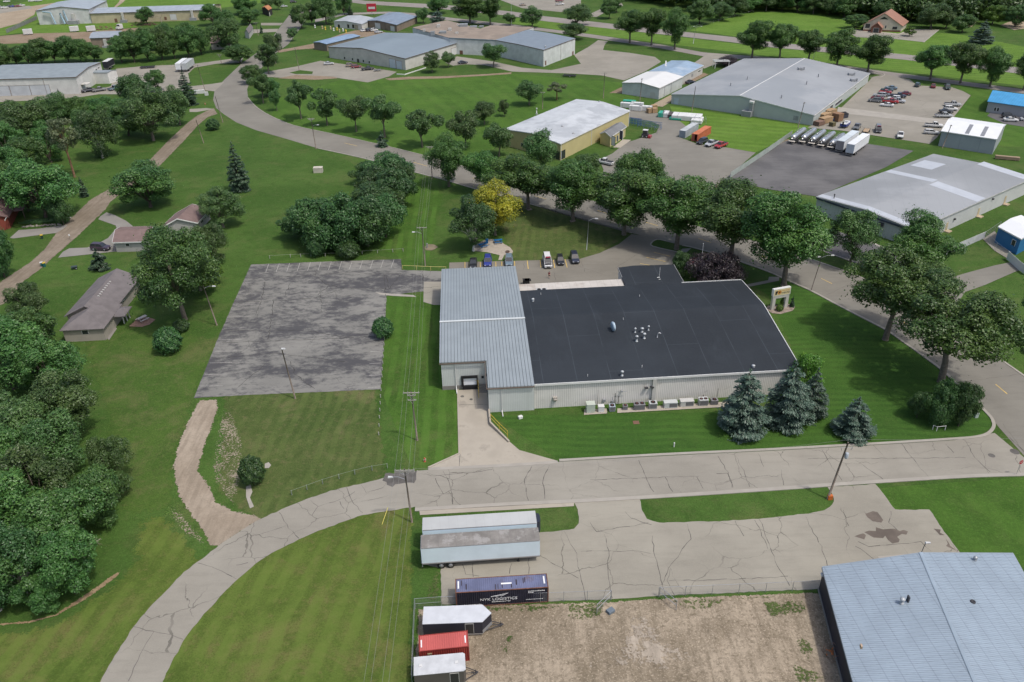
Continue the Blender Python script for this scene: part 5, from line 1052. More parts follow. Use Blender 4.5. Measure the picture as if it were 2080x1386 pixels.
# yellow factory
b3 = Bld('yellow_factory', 'pale yellow factory with white metal roof and a small loading bay, across the boulevard', (1138.5, 293), (1278.6, 226), (1171, 203), 5.6, 1.1, 'u', wrib('siding_yellow', (.46, .40, .20), .3, .05, .2, var=.05), rib('roof_white_seam', (0.475, 0.494, 0.506), .6, .06, .2, rough=.45, var=.07, stain=((.29, .305, .32), .08, .5, .6)), over=.2, trim=trim_w, rk=.5)
bay = Bld('x', 'x', (1240, 278), (1271, 258), (1251, 252), 3.6, 1.0, 'u', b3.wall, M('roof_shingle_grey', (.16, .165, .17), .8, var=.1), over=.25, root=b3.root, wname='bay_wall', rname='bay_roof', trim=trim_w)
b3.panel(0, 'downpipe', trim_w, r=(b3.Lu-.3, b3.Lu-.1, 0, 5.4), out=.12); b3.panel(0, 'downpipe', trim_w, r=(b3.Lu*.42, b3.Lu*.42+.15, 0, 5.4), out=.12); b3.panel(0, 'downpipe', trim_w, r=(.3, .5, 0, 5.4), out=.1)
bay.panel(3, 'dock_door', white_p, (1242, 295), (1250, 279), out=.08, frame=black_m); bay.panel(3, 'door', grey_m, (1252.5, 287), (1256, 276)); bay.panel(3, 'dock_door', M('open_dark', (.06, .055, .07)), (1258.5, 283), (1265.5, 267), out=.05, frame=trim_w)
b3.win(3, r=(b3.Lv-3.4, b3.Lv-.3, .2, 3.0), frame=dark_m); b3.win(0, r=(.3, 3.0, .2, 3.0), frame=dark_m)
for x0 in (b3.Lv*.30, b3.Lv*.48, b3.Lv*.62): b3.win(3, r=(x0, x0+1.4, 1.2, 2.4))
for x, y in ((1142, 257), (1164.5, 271.5), (1217.5, 206.5), (1090, 232)): vent(b3.root, b3.onroof(x, y), .3, .25, grey_m, cap=False)
vent(b3.root, b3.onroof(1090, 229), .15, 1.4, trim_w)
# big grey gabled warehouse
b4 = Bld('grey_warehouse', 'wide pale green walled warehouse with low grey membrane roof, beside the busy car park', (1364.5, 192), (1653.4, 234.8), (1766, 150), 3.75, 3.2, 'v', wrib('siding_greygreen', (0.397, 0.431, 0.414), .35, .06, .15, var=.04), M('roof_membrane_grey', (.275, .288, .30), .6, var=.10, vs=.05, lines=[(1.0, 9.1, .1, .15, False)], stain=((.22, .24, .258), .035, .48, .6)), over=.2, trim=trim_w)
rg = MB(); c = b4.LB*.5; rg.hexa([b4.f(-.2, c-.5, b4.zz(c-.5)+.2), b4.f(b4.LA, c-.5, b4.zz(c-.5)+.2), b4.f(b4.LA, c, b4.zz(c)+.2), b4.f(-.2, c, b4.zz(c)+.2)]+[b4.f(-.2, c-.5, b4.zz(c-.5)+.24), b4.f(b4.LA, c-.5, b4.zz(c-.5)+.24), b4.f(b4.LA, c, b4.zz(c)+.24), b4.f(-.2, c, b4.zz(c)+.24)])
rg.build('ridge_strip', trim_w, b4.root)
for x, y in ((1484, 175), (1518, 162), (1587, 200), (1638, 172), (1662, 157)):
    p = b4.onroof(x, y); MB().tube([p, (p[0], p[1], p[2]+1.3)], .22, 7).build('roof_vent', grey_m, b4.root)
for x, y in ((1625, 142), (1727, 153), (1732, 165)):
    p = b4.onroof(x, y); q = MB(); q.box(p[0]-.9, p[1]-.9, p[2], p[0]+.9, p[1]+.9, p[2]+.9); q.box(p[0]+1.4, p[1]-.4, p[2], p[0]+1.9, p[1]+.1, p[2]+1.1); q.build('rooftop_unit', grey_m, b4.root)
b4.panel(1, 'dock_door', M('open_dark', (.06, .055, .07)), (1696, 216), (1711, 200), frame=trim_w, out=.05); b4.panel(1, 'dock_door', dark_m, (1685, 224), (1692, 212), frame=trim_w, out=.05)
for x in (1736, 1746, 1755): b4.win(1, (x, 182), (x+3, 177))
for x, y in ((1736, 186), (1748, 178)): pass
b4.panel(0, 'door', M('door_lightblue', (.42, .48, .52)), r=(1.2, 3.2, 0, 2.6)); b4.panel(0, 'vent_grille', grey_m, r=(b4.Lu-7.5, b4.Lu-5.6, 1.0, 2.6))
q = MB(); hx = b4.hexp; a_ = b4.at(0, 1521, 235); q.hexa(hx(0, a_[0]-2.2, a_[0]+1.6, .1, 2.1, .4, 2.4)); q.hexa(hx(0, a_[0]+.2, a_[0]+1.6, 2.1, 5.2, .1, 1.3)); q.build('air_handler', grey_m, b4.root); MB().hexa(hx(0, a_[0]+.05, a_[0]+1.75, 5.2, 5.9, .05, 1.5)).build('duct_hood', trim_w, b4.root)
# big pale warehouse at right
b5 = Bld('pale_warehouse', 'largest pale warehouse at right with patched grey membrane roof and long white side wall', (1660, 401), (1858, 467.7), (2090, 365), 4.6, .9, 'v', wrib('siding_paleribs', (0.463, 0.475, 0.463), .9, .06, .22, var=.05), M('roof_membrane_patched', (.245, .255, .262), .6, var=.08, vs=.04, lines=[(2.83, 3.1, .08, .12, False), (1.26, 9.3, .07, .14, False)], stain=((.30, .31, .32), .045, .5, .7)), over=.25, trim=M('trim_pale', (.42, .42, .40)))
mnew = M('membrane_new', (.40, .425, .46), .6, var=.05)
for x0, x1 in ((-.2, b5.LB*.5), (b5.LB*.5, b5.LB+.2)): q = MB(); q.hexa([b5.f(.3, x0, b5.zz(x0)+.185), b5.f(2.7, x0, b5.zz(x0)+.185), b5.f(2.7, x1, b5.zz(x1)+.185), b5.f(.3, x1, b5.zz(x1)+.185)]+[b5.f(.3, x0, b5.zz(x0)+.2), b5.f(2.7, x0, b5.zz(x0)+.2), b5.f(2.7, x1, b5.zz(x1)+.2), b5.f(.3, x1, b5.zz(x1)+.2)]); q.build('roof_patch', mnew, b5.root)
for (y0, y1, xa, xb) in ((30.5, 35, .52, 1.0), (33, 36, .0, .5), (44, 52, .05, .28), (58, 62, .5, .97)):
    x0, x1 = xa*b5.LB, xb*b5.LB; q = MB(); q.hexa([b5.f(y0, x0, b5.zz(x0)+.185), b5.f(y1, x0, b5.zz(x0)+.185), b5.f(y1, x1, b5.zz(x1)+.185), b5.f(y0, x1, b5.zz(x1)+.185)]+[b5.f(y0, x0, b5.zz(x0)+.2), b5.f(y1, x0, b5.zz(x0)+.2), b5.f(y1, x1, b5.zz(x1)+.2), b5.f(y0, x1, b5.zz(x1)+.2)]); q.build('roof_patch', mnew, b5.root)
MB().hexa(b5.hexp(0, .0, b5.Lu, 4.2, 4.62, .28, .40)).build('fascia', M('fascia_navy', (.05, .06, .085)), b5.root)
for x, y in ((1921, 467), (1986, 436), (2040, 411)):
    a_ = b5.at(1, x, y); dd = b5.panel(1, 'door', M('door_buff', (.44, .37, .24)), r=(a_[0]-.5, a_[0]+.5, .3, 2.4)); MB().hexa(b5.hexp(1, a_[0]-.9, a_[0]+.9, 0, .28, .0, 1.3)).build('door_step', M('step_buff', (.40, .32, .22)), b5.root)
for x, y in ((1938, 445), (2016, 404)):
    a_ = b5.at(1, x, y); MB().hexa(b5.hexp(1, a_[0]-.3, a_[0]+.3, a_[1]-.2, a_[1]+.2, 0, .4)).build('wall_lamp', dark_m, b5.root)
a_ = b5.at(0, 1778, 480); b5.panel(0, 'door', off_white, r=(a_[0]-.6, a_[0]+.6, .1, 2.3), frame=grey_m); a_ = b5.at(0, 1791, 456); MB().hexa(b5.hexp(0, a_[0]-.6, a_[0]+.6, a_[1]-.5, a_[1]+.5, 0, .5)).build('air_conditioner', dark_m, b5.root)
vent(b5.root, b5.onroof(1694, 403), .12, .9, dark_m)
# white roofed shed, blue roofed building, blue building
b6 = Bld('storage_shed', 'grey walled shed with white roof and two skylights, above the pale warehouse', (1912.8, 267.2), (2023.9, 283.8), (2042, 254), 5.0, 1.5, 'u', M('siding_bluegrey', (.30, .325, .345), .6, var=.04, lines=[(0, .9, .05, .15, True)]), M('roof_white_bright', (.66, .67, .67), .5, var=.03), over=.15, trim=trim_w)
for s0 in (.42, .70):
    x0, x1 = s0*b6.LA, s0*b6.LA+1.2; y0, y1 = .6, b6.LB*.42
    MB().hexa([b6.f(x0, y0, b6.zz(y0)+.17), b6.f(x1, y0, b6.zz(y0)+.17), b6.f(x1, y1, b6.zz(y1)+.17), b6.f(x0, y1, b6.zz(y1)+.17)]+[b6.f(x0, y0, b6.zz(y0)+.24), b6.f(x1, y0, b6.zz(y0)+.24), b6.f(x1, y1, b6.zz(y1)+.24), b6.f(x0, y1, b6.zz(y1)+.24)]).build('skylight', M('skylight_grey', (.20, .21, .23)), b6.root)
b7 = Bld('blue_roofed_building', 'grey building with bright blue ribbed roof at the right edge', (2008, 206.6), (2118, 222), (2128, 199), 4.0, 2.0, 'u', M('siding_grey', (.33, .33, .34), .6, var=.05), rib('roof_brightblue', (.06, .27, .50), .9, .1, .3, rough=.45), over=.4)
b7.win(0, r=(2.6, 3.3, 1.0, 2.2)); b7.win(0, r=(3.6, 4.3, 1.0, 2.2))
b8w = Bld('blue_building', 'small building with royal blue walls and white roof at the right edge', (2029, 462), (2074, 486), (2120, 462), 4.2, .6, 'u', M('siding_blue', (.025, .14, .30), .55, var=.06, lines=[(0, .3, .05, .25, True)]), M('roof_white_bright', (.66, .67, .67), .5, var=.03), over=.2, trim=trim_w)
b8w.win(0, (2054, 497), (2064, 490))
# white roofed hall and blue roofed neighbour, upper centre right
b8 = Bld('white_roofed_hall', 'pale hall with clean white gabled roof in front of the blue roofed one', (1264.3, 168.8), (1339.3, 179.7), (1387, 156.6), 4.55, 1.1, 'v', wrib('siding_palegrey', (0.480, 0.498, 0.480), .8, .05, .15), M('roof_white_hall', (.60, .60, .585), .5, var=.03), over=.2, trim=off_white)
b8.panel(0, 'door', off_white, r=(b8.Lu-4, b8.Lu-1.6, 0, 2.6)); downpipe(b8, 1, b8.Lv*.5, 0, grey_m, .2); downpipe(b8, 1, b8.Lv*.22, 0, grey_m, .2)
b9 = Bld('blue_grey_roofed_hall', 'low cream building with faded blue metal roof behind the white roofed hall', (1318, 146), (1384, 157), (1428, 134), 3.7, 1.0, 'v', off_white, rib('roof_fadedblue', (.26, .345, .44), .8, .1, .2, 'v', rough=.45, stain=((.42, .47, .52), .12, .55, .6)), over=.2, trim=trim_w)
b9.win(1, (1418, 147), (1423, 142)); vent(b9.root, b9.onroof(1352, 134), .3, 2.2, trim_w, cap=False); b9.panel(1, 'door', grey_m, (1404, 157), (1408, 149))
# hall with big grey roof
b10 = Bld('long_hall', 'cream walled hall with big blue grey gabled roof and two garage doors, far left centre', (666.8, 96), (822.6, 119.8), (931, 87.3), 5.35, 1.9, 'v', wrib('siding_cream_ribs', (0.498, 0.486, 0.444), .6, .05, .16), rib('roof_slate_blue', (0.183, 0.222, 0.250), .6, .05, .18, 'v', rough=.5, var=.08, vs=.05), over=.25, trim=trim_b, rk=.46)
b10.panel(0, 'garage_door', M('door_paleblue', (.48, .53, .58)), (792, 139), (803, 121), frame=brown_d, out=.05); b10.panel(0, 'garage_door', M('door_paleblue', (.48, .53, .58)), (806, 142), (816, 125), frame=brown_d, out=.05)
for x, y in ((700, 118), (716, 120.5), (738, 124), (750, 126.5)): b10.win(0, (x-1, y+2.2), (x+1.4, y-2))
b10.panel(0, 'door', dark_m, (726, 128.5), (729, 120)); b10.panel(1, 'garage_door', white_p, (917, 114), (927, 96), frame=brown_d, out=.05)
b11 = Bld('long_shed', 'brown shed with faded blue roof at the left end of the long hall', (637, 86.6), (663, 90.2), (731, 73.6), 3.7, .5, 'v', M('siding_brown', (.20, .165, .13), .7, lines=[(0, .5, .06, .2, True)]), rib('roof_shed_blue', (.21, .29, .40), .8, .1, .25, 'v', rough=.5), over=.3)
b12 = Bld('white_shop', 'low white shop with pale metal roof by the flower yard', (678.3, 44), (734.6, 49.8), (762, 37.8), 3.4, .9, 'v', M('siding_white_shop', (0.564, 0.552, 0.516), .6), rib('roof_pale_metal', (0.359, 0.382, 0.398), .9, .08, .15, 'v', rough=.5), over=.3, rk=.45)
for x in (687, 706, 716): b12.win(0, (x, 57), (x+3, 50.5), frame=brown_d)
b12.panel(0, 'garage_door', M('door_tan', (.36, .31, .24)), (721, 61), (727, 51))
b13 = Bld('brown_workshop', 'brown board workshop with blue metal roof and two white doors', (746.9, 42.6), (805.3, 51.2), (847, 34), 3.9, 1.0, 'v', M('siding_brown_board', (.21, .165, .13), .8, var=.15, lines=[(0, .5, .06, .25, True)]), rib('roof_workshop_blue', (0.195, 0.242, 0.304), .8, .08, .2, 'v', rough=.5, stain=((.16, .15, .16), .05, .55, .5)), over=.4, rk=.36)
b13.panel(0, 'garage_door', white_p, (763, 62), (772, 48)); b13.panel(0, 'garage_door', white_p, (794, 66), (801, 54))
# gravel roofed flat building and its grey box neighbour
b14 = Bld('gravel_roofed_building', 'large flat building with tan gravel roof and white front wall, behind the long hall', (914, 78.6), (1006.7, 83), (1083.8, 56.3), 7.7, 0, 'u', M('siding_white_tall', (0.559, 0.572, 0.559), .6, lines=[(0, 2.4, .05, .18, True)]), M('roof_gravel', (.25, .205, .165), .95, var=.14, vs=.08, stain=((.17, .145, .12), .07, .5, .6)), over=.05, th=.25)
w14 = Bld('x', 'x', (838, 57), (914, 78.6), (985, 62), 7.3, 0, 'u', b14.wall, b14.roof, over=.05, th=.25, root=b14.root, wname='wing_wall', rname='wing_roof')
MB().hexa(b14.hexp(0, -.5, b14.Lu, 7.55, 8.1, -.3, .25)).build('parapet', M('parapet_bluegrey', (.14, .18, .20)), b14.root)
for x, y, a_, c in ((879, 71, 2.2, 1.8), (900, 68, 3.5, 1.2), (891, 56, 1.8, 1.6), (914, 63, 1.8, 1.5), (928, 69, 1.6, .9), (942, 54, 4.5, 1.4), (962, 55, 4, .5), (862, 64, 1.2, 1.2), (930, 53, 1.0, 1.2), (978, 55, 2.5, .6)):
    p = w14.onroof(x, y, 7.5); q = MB(); q.box(p[0]-a_/2, p[1]-a_*.4, p[2]-.1, p[0]+a_/2, p[1]+a_*.4, p[2]+c); q.box(p[0]-a_*.7, p[1]-.4, p[2]-.1, p[0]-a_/2, p[1]+.4, p[2]+c*.5); q.build('rooftop_unit', M('unit_grey', (.24, .26, .27)) if a_ > 2 else off_white, b14.root)
b14.panel(0, 'door', brown_d, (934, 113), (940, 103))
b15 = Bld('grey_box_building', 'tall pale box building with flat blue grey roof at the open cracked lot', (1006, 82.2), (1104, 102.4), (1168.3, 79), 7.8, .25, 'v', wrib('siding_box', (0.512, 0.537, 0.519), 1.2, .05, .12), rib('roof_box_blue', (0.183, 0.218, 0.254), 3.0, .1, .3, 'u', rough=.5, var=.06), over=.15, trim=trim_b)
b15.panel(1, 'door', brown_d, (1107, 133), (1109.5, 123)); b15.panel(1, 'door', brown_d, (1162, 114), (1165, 104)); downpipe(b15, 1, b15.Lv*.53, 0, trim_b, .1)
vent(b15.root, b15.onroof(1108, 97), .25, .6)
# top left: white hall, long cream factory, small grey roof, garage warehouse
b16 = Bld('white_factory_hall', 'tall white factory hall with ducts on its wall, top left', (72.9, 22.4), (179.7, 19.5), (216.5, 2.2), 8.7, 2.0, 'v', M('siding_white_hall', (0.546, 0.546, 0.533), .6, lines=[(0, 1.2, .05, .1, True)]), rib('roof_hall_blue', (0.296, 0.335, 0.367), 1.2, .08, .15, 'v', rough=.5), over=.3, trim=trim_b)
q = MB(); a_ = b16.at(0, 128, 42); p, e, n = b16.edge(0); p = p-b16.o
for k, (ds, z1, r_) in enumerate(((-6, 8.2, .5), (0, 7.0, .6), (2.5, 8.8, .5))): q.tube([p+e*(a_[0]+ds-5*(k == 0))+n*1.2+[0, 0, z1], p+e*(a_[0]+ds)+n*1.5+[0, 0, z1-.6], p+e*(a_[0]+ds+1.5)+n*1.6+[0, 0, .5]], r_, 8)
q.build('duct', M('duct_blue', (.22, .32, .38), .5), b16.root, True)
a_ = b16.at(0, 151, 40); q = MB(); q.hexa(b16.hexp(0, a_[0]-3.5, a_[0]+3, 0, 2.4, .5, 3)); q.build('air_handler', grey_m, b16.root); MB().hexa(b16.hexp(0, a_[0]-.9, a_[0]+.9, 2.4, 6.5, .1, 1.2)).build('duct_hood', off_white, b16.root)
b17 = Bld('long_cream_factory', 'long cream factory with pale blue roof running behind the grove, top left', (182.5, 28), (425, 20.5), (448, 9), 6.2, 1.6, 'u', M('siding_cream', (.44, .385, .26), .6, lines=[(0, 1.2, .05, .12, True)]), rib('roof_cream_blue', (0.292, 0.328, 0.363), 1.2, .08, .12, 'u', rough=.5), over=.4, trim=trim_b)
for x in (234, 334.5): b17.panel(0, 'door', brown_d, (x, 46 if x < 300 else 41), (x+3.5, 38 if x < 300 else 34.5))
b17.panel(0, 'garage_door', white_p, (347, 41), (357, 29), frame=grey_m)
for x, y in ((253, 44), (391, 28)):
    a_ = b17.at(0, x, y); MB().hexa(b17.hexp(0, a_[0]-2.2, a_[0]+2.2, 0, 1.8, .3, 2)).build('air_handler', grey_m, b17.root); MB().hexa(b17.hexp(0, a_[0]-.7, a_[0]+.7, 1.8, 6.6, .45, 1.6)).build('duct_hood', off_white, b17.root)
b19 = Bld('brick_store', 'low tan building with grey roof between two tree groups, top left', (183, 78), (240, 75.8), (246, 63.5), 5.2, .8, 'u', M('wall_tan', (.25, .195, .15), .8), rib('roof_store_grey', (.27, .30, .33), 1.0, .06, .12, 'u', rough=.5), over=.5)
a_ = b19.at(0, 216, 92); MB().hexa(b19.hexp(0, a_[0]-.9, a_[0]+.9, .8, 4.6, .1, 1.0)).build('duct_hood', off_white, b19.root); MB().hexa(b19.hexp(0, a_[0]-1.8, a_[0]+1.8, 0, 1.0, .2, 2)).build('air_handler', grey_m, b19.root)
b18 = Bld('garage_warehouse', 'long white warehouse with a row of big garage doors at the left edge', (-60, 163.2), (153.7, 157.3), (204, 127.7), 7.3, 1.0, 'u', M('siding_white_ware', (0.572, 0.566, 0.539), .6, lines=[(0, .8, .05, .1, True)]), rib('roof_ware_grey', (0.222, 0.254, 0.269), 1.2, .07, .16, 'u', rough=.5), over=.25, trim=trim_b, rk=.5)
for x0, x1 in ((-38, -12), (-8, 17), (24, 59), (64, 99)): b18.panel(0, 'garage_door', M('door_white_blue', (.46, .48, .50)), (x0+2, 197.5), (x1, 174-(x0-20)*.03), out=.05, frame=trim_b)
for x in (56, 163): pass
downpipe(b18, 0, b18.Lu-1.0-13.5, 0, trim_b, .1)
wg = Bld('x', 'x', (173, 148.6), (218, 148), (236, 143), 5.0, .5, 'u', b18.wall, b18.roof, over=.2, root=b18.root, wname='annex_wall', rname='annex_roof')
for x, y in ((195, 141), (200, 137)): b18.win(1, (x-1, y+3), (x+1.4, y-1))
MB().hexa(b18.hexp(1, 3.0, 7.0, 3.3, 3.6, .1, 3.2)).build('door_canopy', off_white, b18.root)
# ---------------- houses
def house_bits(b, wins):
    for i, a, c in wins: b.win(i, a, c)
sh_grey = M('shingle_grey', (.15, .135, .135), .9, var=.12, vs=.6); sh_brown = M('shingle_brown', (.17, .12, .11), .9, var=.12, vs=.6); sh_red = M('shingle_redbrown', (.16, .105, .10), .9, var=.12, vs=.6)
wall_tan = M('siding_tan', (.33, .30, .26), .7, lines=[(0, .5, .03, .1, True)]); wall_grey = M('siding_lightgrey', (.36, .35, .33), .7)
h1 = Bld('tan_house', 'tan house with grey shingle roof and small pillared porch left of the huge tree', (136, 641), (221, 638), (280, 564), 3.0, 2.1, 'v', wall_tan, sh_grey, over=.5)
# front wing with hip end, and the porch roof on posts
w1 = Bld('x', 'x', (126, 670), (208, 666), (244, 619), 2.97, 2.0, 'v', wall_tan, sh_grey, over=.4, hip=4.2, root=h1.root, wname='wing_wall', rname='wing_roof')
pr = Bld('x', 'x', (228, 643), (252, 642), (266, 623), 2.7, .5, 'u', wall_tan, sh_grey, over=.15, root=h1.root, wname='porch_back', rname='porch_roof', hip=.8)
bpy.data.objects.remove(pr.wo)
for x, y in ((253, 657.5), (258.8, 652), (264, 646)):
    g = G(x, y)-h1.o; MB().box(g[0]-.1, g[1]-.1, 0, g[0]+.1, g[1]+.1, 2.72).build('porch_post', trim_w, h1.root)
for i, a, c in ((0, (168, 679), (178, 671)),): w1.win(i, a, c)
for a, c in (((216, 664), (221, 658)),): w1.win(1, a, c)
for a, c in (((249, 615), (252, 609)), ((252, 611), (255.5, 605)), ((260, 598), (263, 594)), ((270, 586), (273, 581))): h1.win(1, a, c)
for k in range(8):
    x, y = 200+k*3.35, 602-k*4.2; p = h1.onroof(x, y, 4.6); MB().box(p[0]-.2, p[1]-.15, p[2]-.3, p[0]+.2, p[1]+.15, p[2]+.12).build('roof_vent', off_white, h1.root)
h2 = Bld('brown_roofed_house', 'grey house with brown shingle roof half hidden behind the huge tree', (330, 462), (398, 452), (424, 425), 2.9, 1.8, 'v', wall_grey, sh_brown, over=.5, trim=trim_w)
h2.win(1, (408, 454), (412, 446)); h2.win(1, (415, 445), (418, 440))
g2 = Bld('garage', 'grey garage with brown roof beside the horseshoe drive', (232, 492), (300, 490), (312, 461), 2.8, 1.2, 'u', wall_grey, sh_brown, over=.4, trim=trim_w)
g2.win(0, (256, 500), (262, 495))
h3 = Bld('red_house', 'red walled house with brown roof under the trees at the left edge', (-30, 455), (14, 440), (34, 400), 3.4, 1.6, 'v', M('wall_red', (.20, .05, .035), .8), sh_red, over=.7, trim=None)
h3.win(1, (10, 448), (15, 440)); MB().hexa(h3.hexp(1, h3.Lv*.35, h3.Lv*.75, 2.6, 2.9, .1, 3.0)).build('porch_roof', sh_red, h3.root)
for k in (.38, .72): MB().hexa(h3.hexp(1, h3.Lv*k, h3.Lv*k+.2, 0, 2.6, 2.6, 2.8)).build('porch_post', M('post_brown', (.1, .07, .06)), h3.root)
c1 = Bld('white_cottage', 'small white cottage with grey roof by the top bend of the street', (497, 66), (505, 67.5), (513.5, 56), 3.2, 1.8, 'v', off_white, sh_grey, over=.4); c1.win(1, (509, 63), (511, 60)); c1.panel(1, 'door', dark_m, (506.5, 68), (508, 63))
c2 = Bld('hidden_grey_house', 'grey house mostly hidden by trees behind the white trailers', (428, 88), (462, 86), (470, 76), 3.6, 2.2, 'u', wall_grey, sh_brown, over=.4); c2.win(0, (440, 96), (444, 91))
c3 = Bld('rusty_roofed_shed', 'dark shed with rusty orange roof at the top of the side street', (532, 16), (545, 21), (552, 17), 4.0, 1.2, 'v', M('wall_dark', (.035, .03, .03)), M('roof_rust', (.36, .16, .07), .8, var=.2), over=.4); c3.panel(1, 'garage_door', off_white, r=(.8, 2.6, 0, 2.4))
# church
ch = Bld('church', 'cream church with steep reddish brown roof and gabled brick porch, top right', (1755, 50), (1832, 52), (1843, 43), 3.6, 6.2, 'v', M('siding_church', (.50, .46, .37), .6), M('shingle_church', (.27, .145, .105), .85, var=.12, vs=.6), over=.8)
po = Bld('x', 'x', (1770, 55.5), (1791, 56.5), (1795, 52), 3.0, 2.4, 'v', M('brick_church', (.18, .085, .06), .85, var=.15), ch.roof, over=.5, root=ch.root, wname='porch_wall', rname='porch_roof')
po.win(0, r=(po.Lu*.25, po.Lu*.75, .1, 2.6)); ch.win(0, (1812, 60), (1823, 54.5)); ch.win(0, (1757, 57), (1768, 49)); ch.win(0, (1797, 58), (1801, 52))
z_ = ch.h; q = MB(); q.add([ch.hexp(0, ch.Lu*.38, ch.Lu*.62, 6.6, 6.7, 0, .06)[k] for k in (3, 2)]+[ch.hexp(0, ch.Lu*.5, ch.Lu*.62, 6.6, 8.1, 0, .06)[7]], [(0, 1, 2)]); q.build('gable_window', glass_d, ch.root)
MB().hexa(ch.hexp(0, 0, ch.Lu, 0, .9, 0, .06)).build('brick_base', M('brick_church', (.18, .085, .06)), ch.root)
# pergola and small things with walls
pg = thing('pergola', 'white pergola frame at the back corner of the grey warehouse', 'pergola', tuple(G(1452, 140)))
for i in range(4):
    x_, y_ = (i % 2)*6.5, (i//2)*4.5; MB().box(x_-.12, y_-.12, 0, x_+.12, y_+.12, 3.2).build('post', trim_w, pg)
q = MB()
for i in range(9): q.box(-.4, -.3+i*.62, 3.2, 7.0, -.2+i*.62, 3.4)
q.build('slatted_top', trim_w, pg)
# ================================================================ vehicles
tyre_m = M('tyre', (.018, .018, .018), .9, var=.2); rim_m = M('rim', (.36, .37, .38), .4, metal=.6, var=.1)
lamp_m = M('headlamp', (.55, .57, .58), .2, var=.05, spec=.6); tail_m = M('taillamp', (.30, .02, .02), .3, var=.05)
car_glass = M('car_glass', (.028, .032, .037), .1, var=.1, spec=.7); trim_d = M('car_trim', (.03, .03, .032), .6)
def paint(name, c): return M('paint_'+name, c, .32, var=.05, spec=.5, coat=.5)
PC = {k: paint(k, v) for k, v in dict(white=(.62, .63, .63), black=(.02, .021, .024), silver=(.40, .41, .42), grey=(.14, .145, .15), red=(.32, .022, .025), maroon=(.17, .03, .04), blue=(.03, .045, .22), navy=(.025, .03, .05), teal=(.05, .085, .095), bluegrey=(.13, .18, .22), dkgreen=(.025, .045, .04), tan=(.25, .2, .16), plum=(.05, .03, .045)).items()}
def loft(mb, st, mi=0):
    """st: list of (x, half width, z bottom, z top) cross-sections of a car body, rounded at the shoulder"""
    vs = []; n = 8
    for x, hw, zb_, zt in st:
        h = zt-zb_
        vs += [(x, -hw*.93, zb_), (x, -hw, zb_+h*.35), (x, -hw*.985, zb_+h*.72), (x, -hw*.88, zt), (x, hw*.88, zt), (x, hw*.985, zb_+h*.72), (x, hw, zb_+h*.35), (x, hw*.93, zb_)]
    fs = []
    for i in range(len(st)-1):
        for k in range(n): fs.append((i*n+k, (i+1)*n+k, (i+1)*n+(k+1) % n, i*n+(k+1) % n))
    fs += [tuple(range(n)), tuple(range((len(st)-1)*n, len(st)*n))[::-1]]
    mb.add(vs, fs, mi)
def wheel(mb_parent, x, y, r, wdt, name='wheel', rim=True):
    t = MB(); t.lathe([(r*.6, -wdt/2), (r, -wdt/2+.02), (r, wdt/2-.02), (r*.6, wdt/2)], 14)
    o = t.build(name, tyre_m, mb_parent, True); o.location = (x, y, r); o.rotation_euler = (math.pi/2, 0, 0)
    if rim:
        q = MB(); q.lathe([(.03, -wdt/2-.01), (r*.6, -wdt/2-.005), (r*.6, wdt/2+.005), (.03, wdt/2+.01)], 12); q.build('rim', rim_m, o, True)
    return o
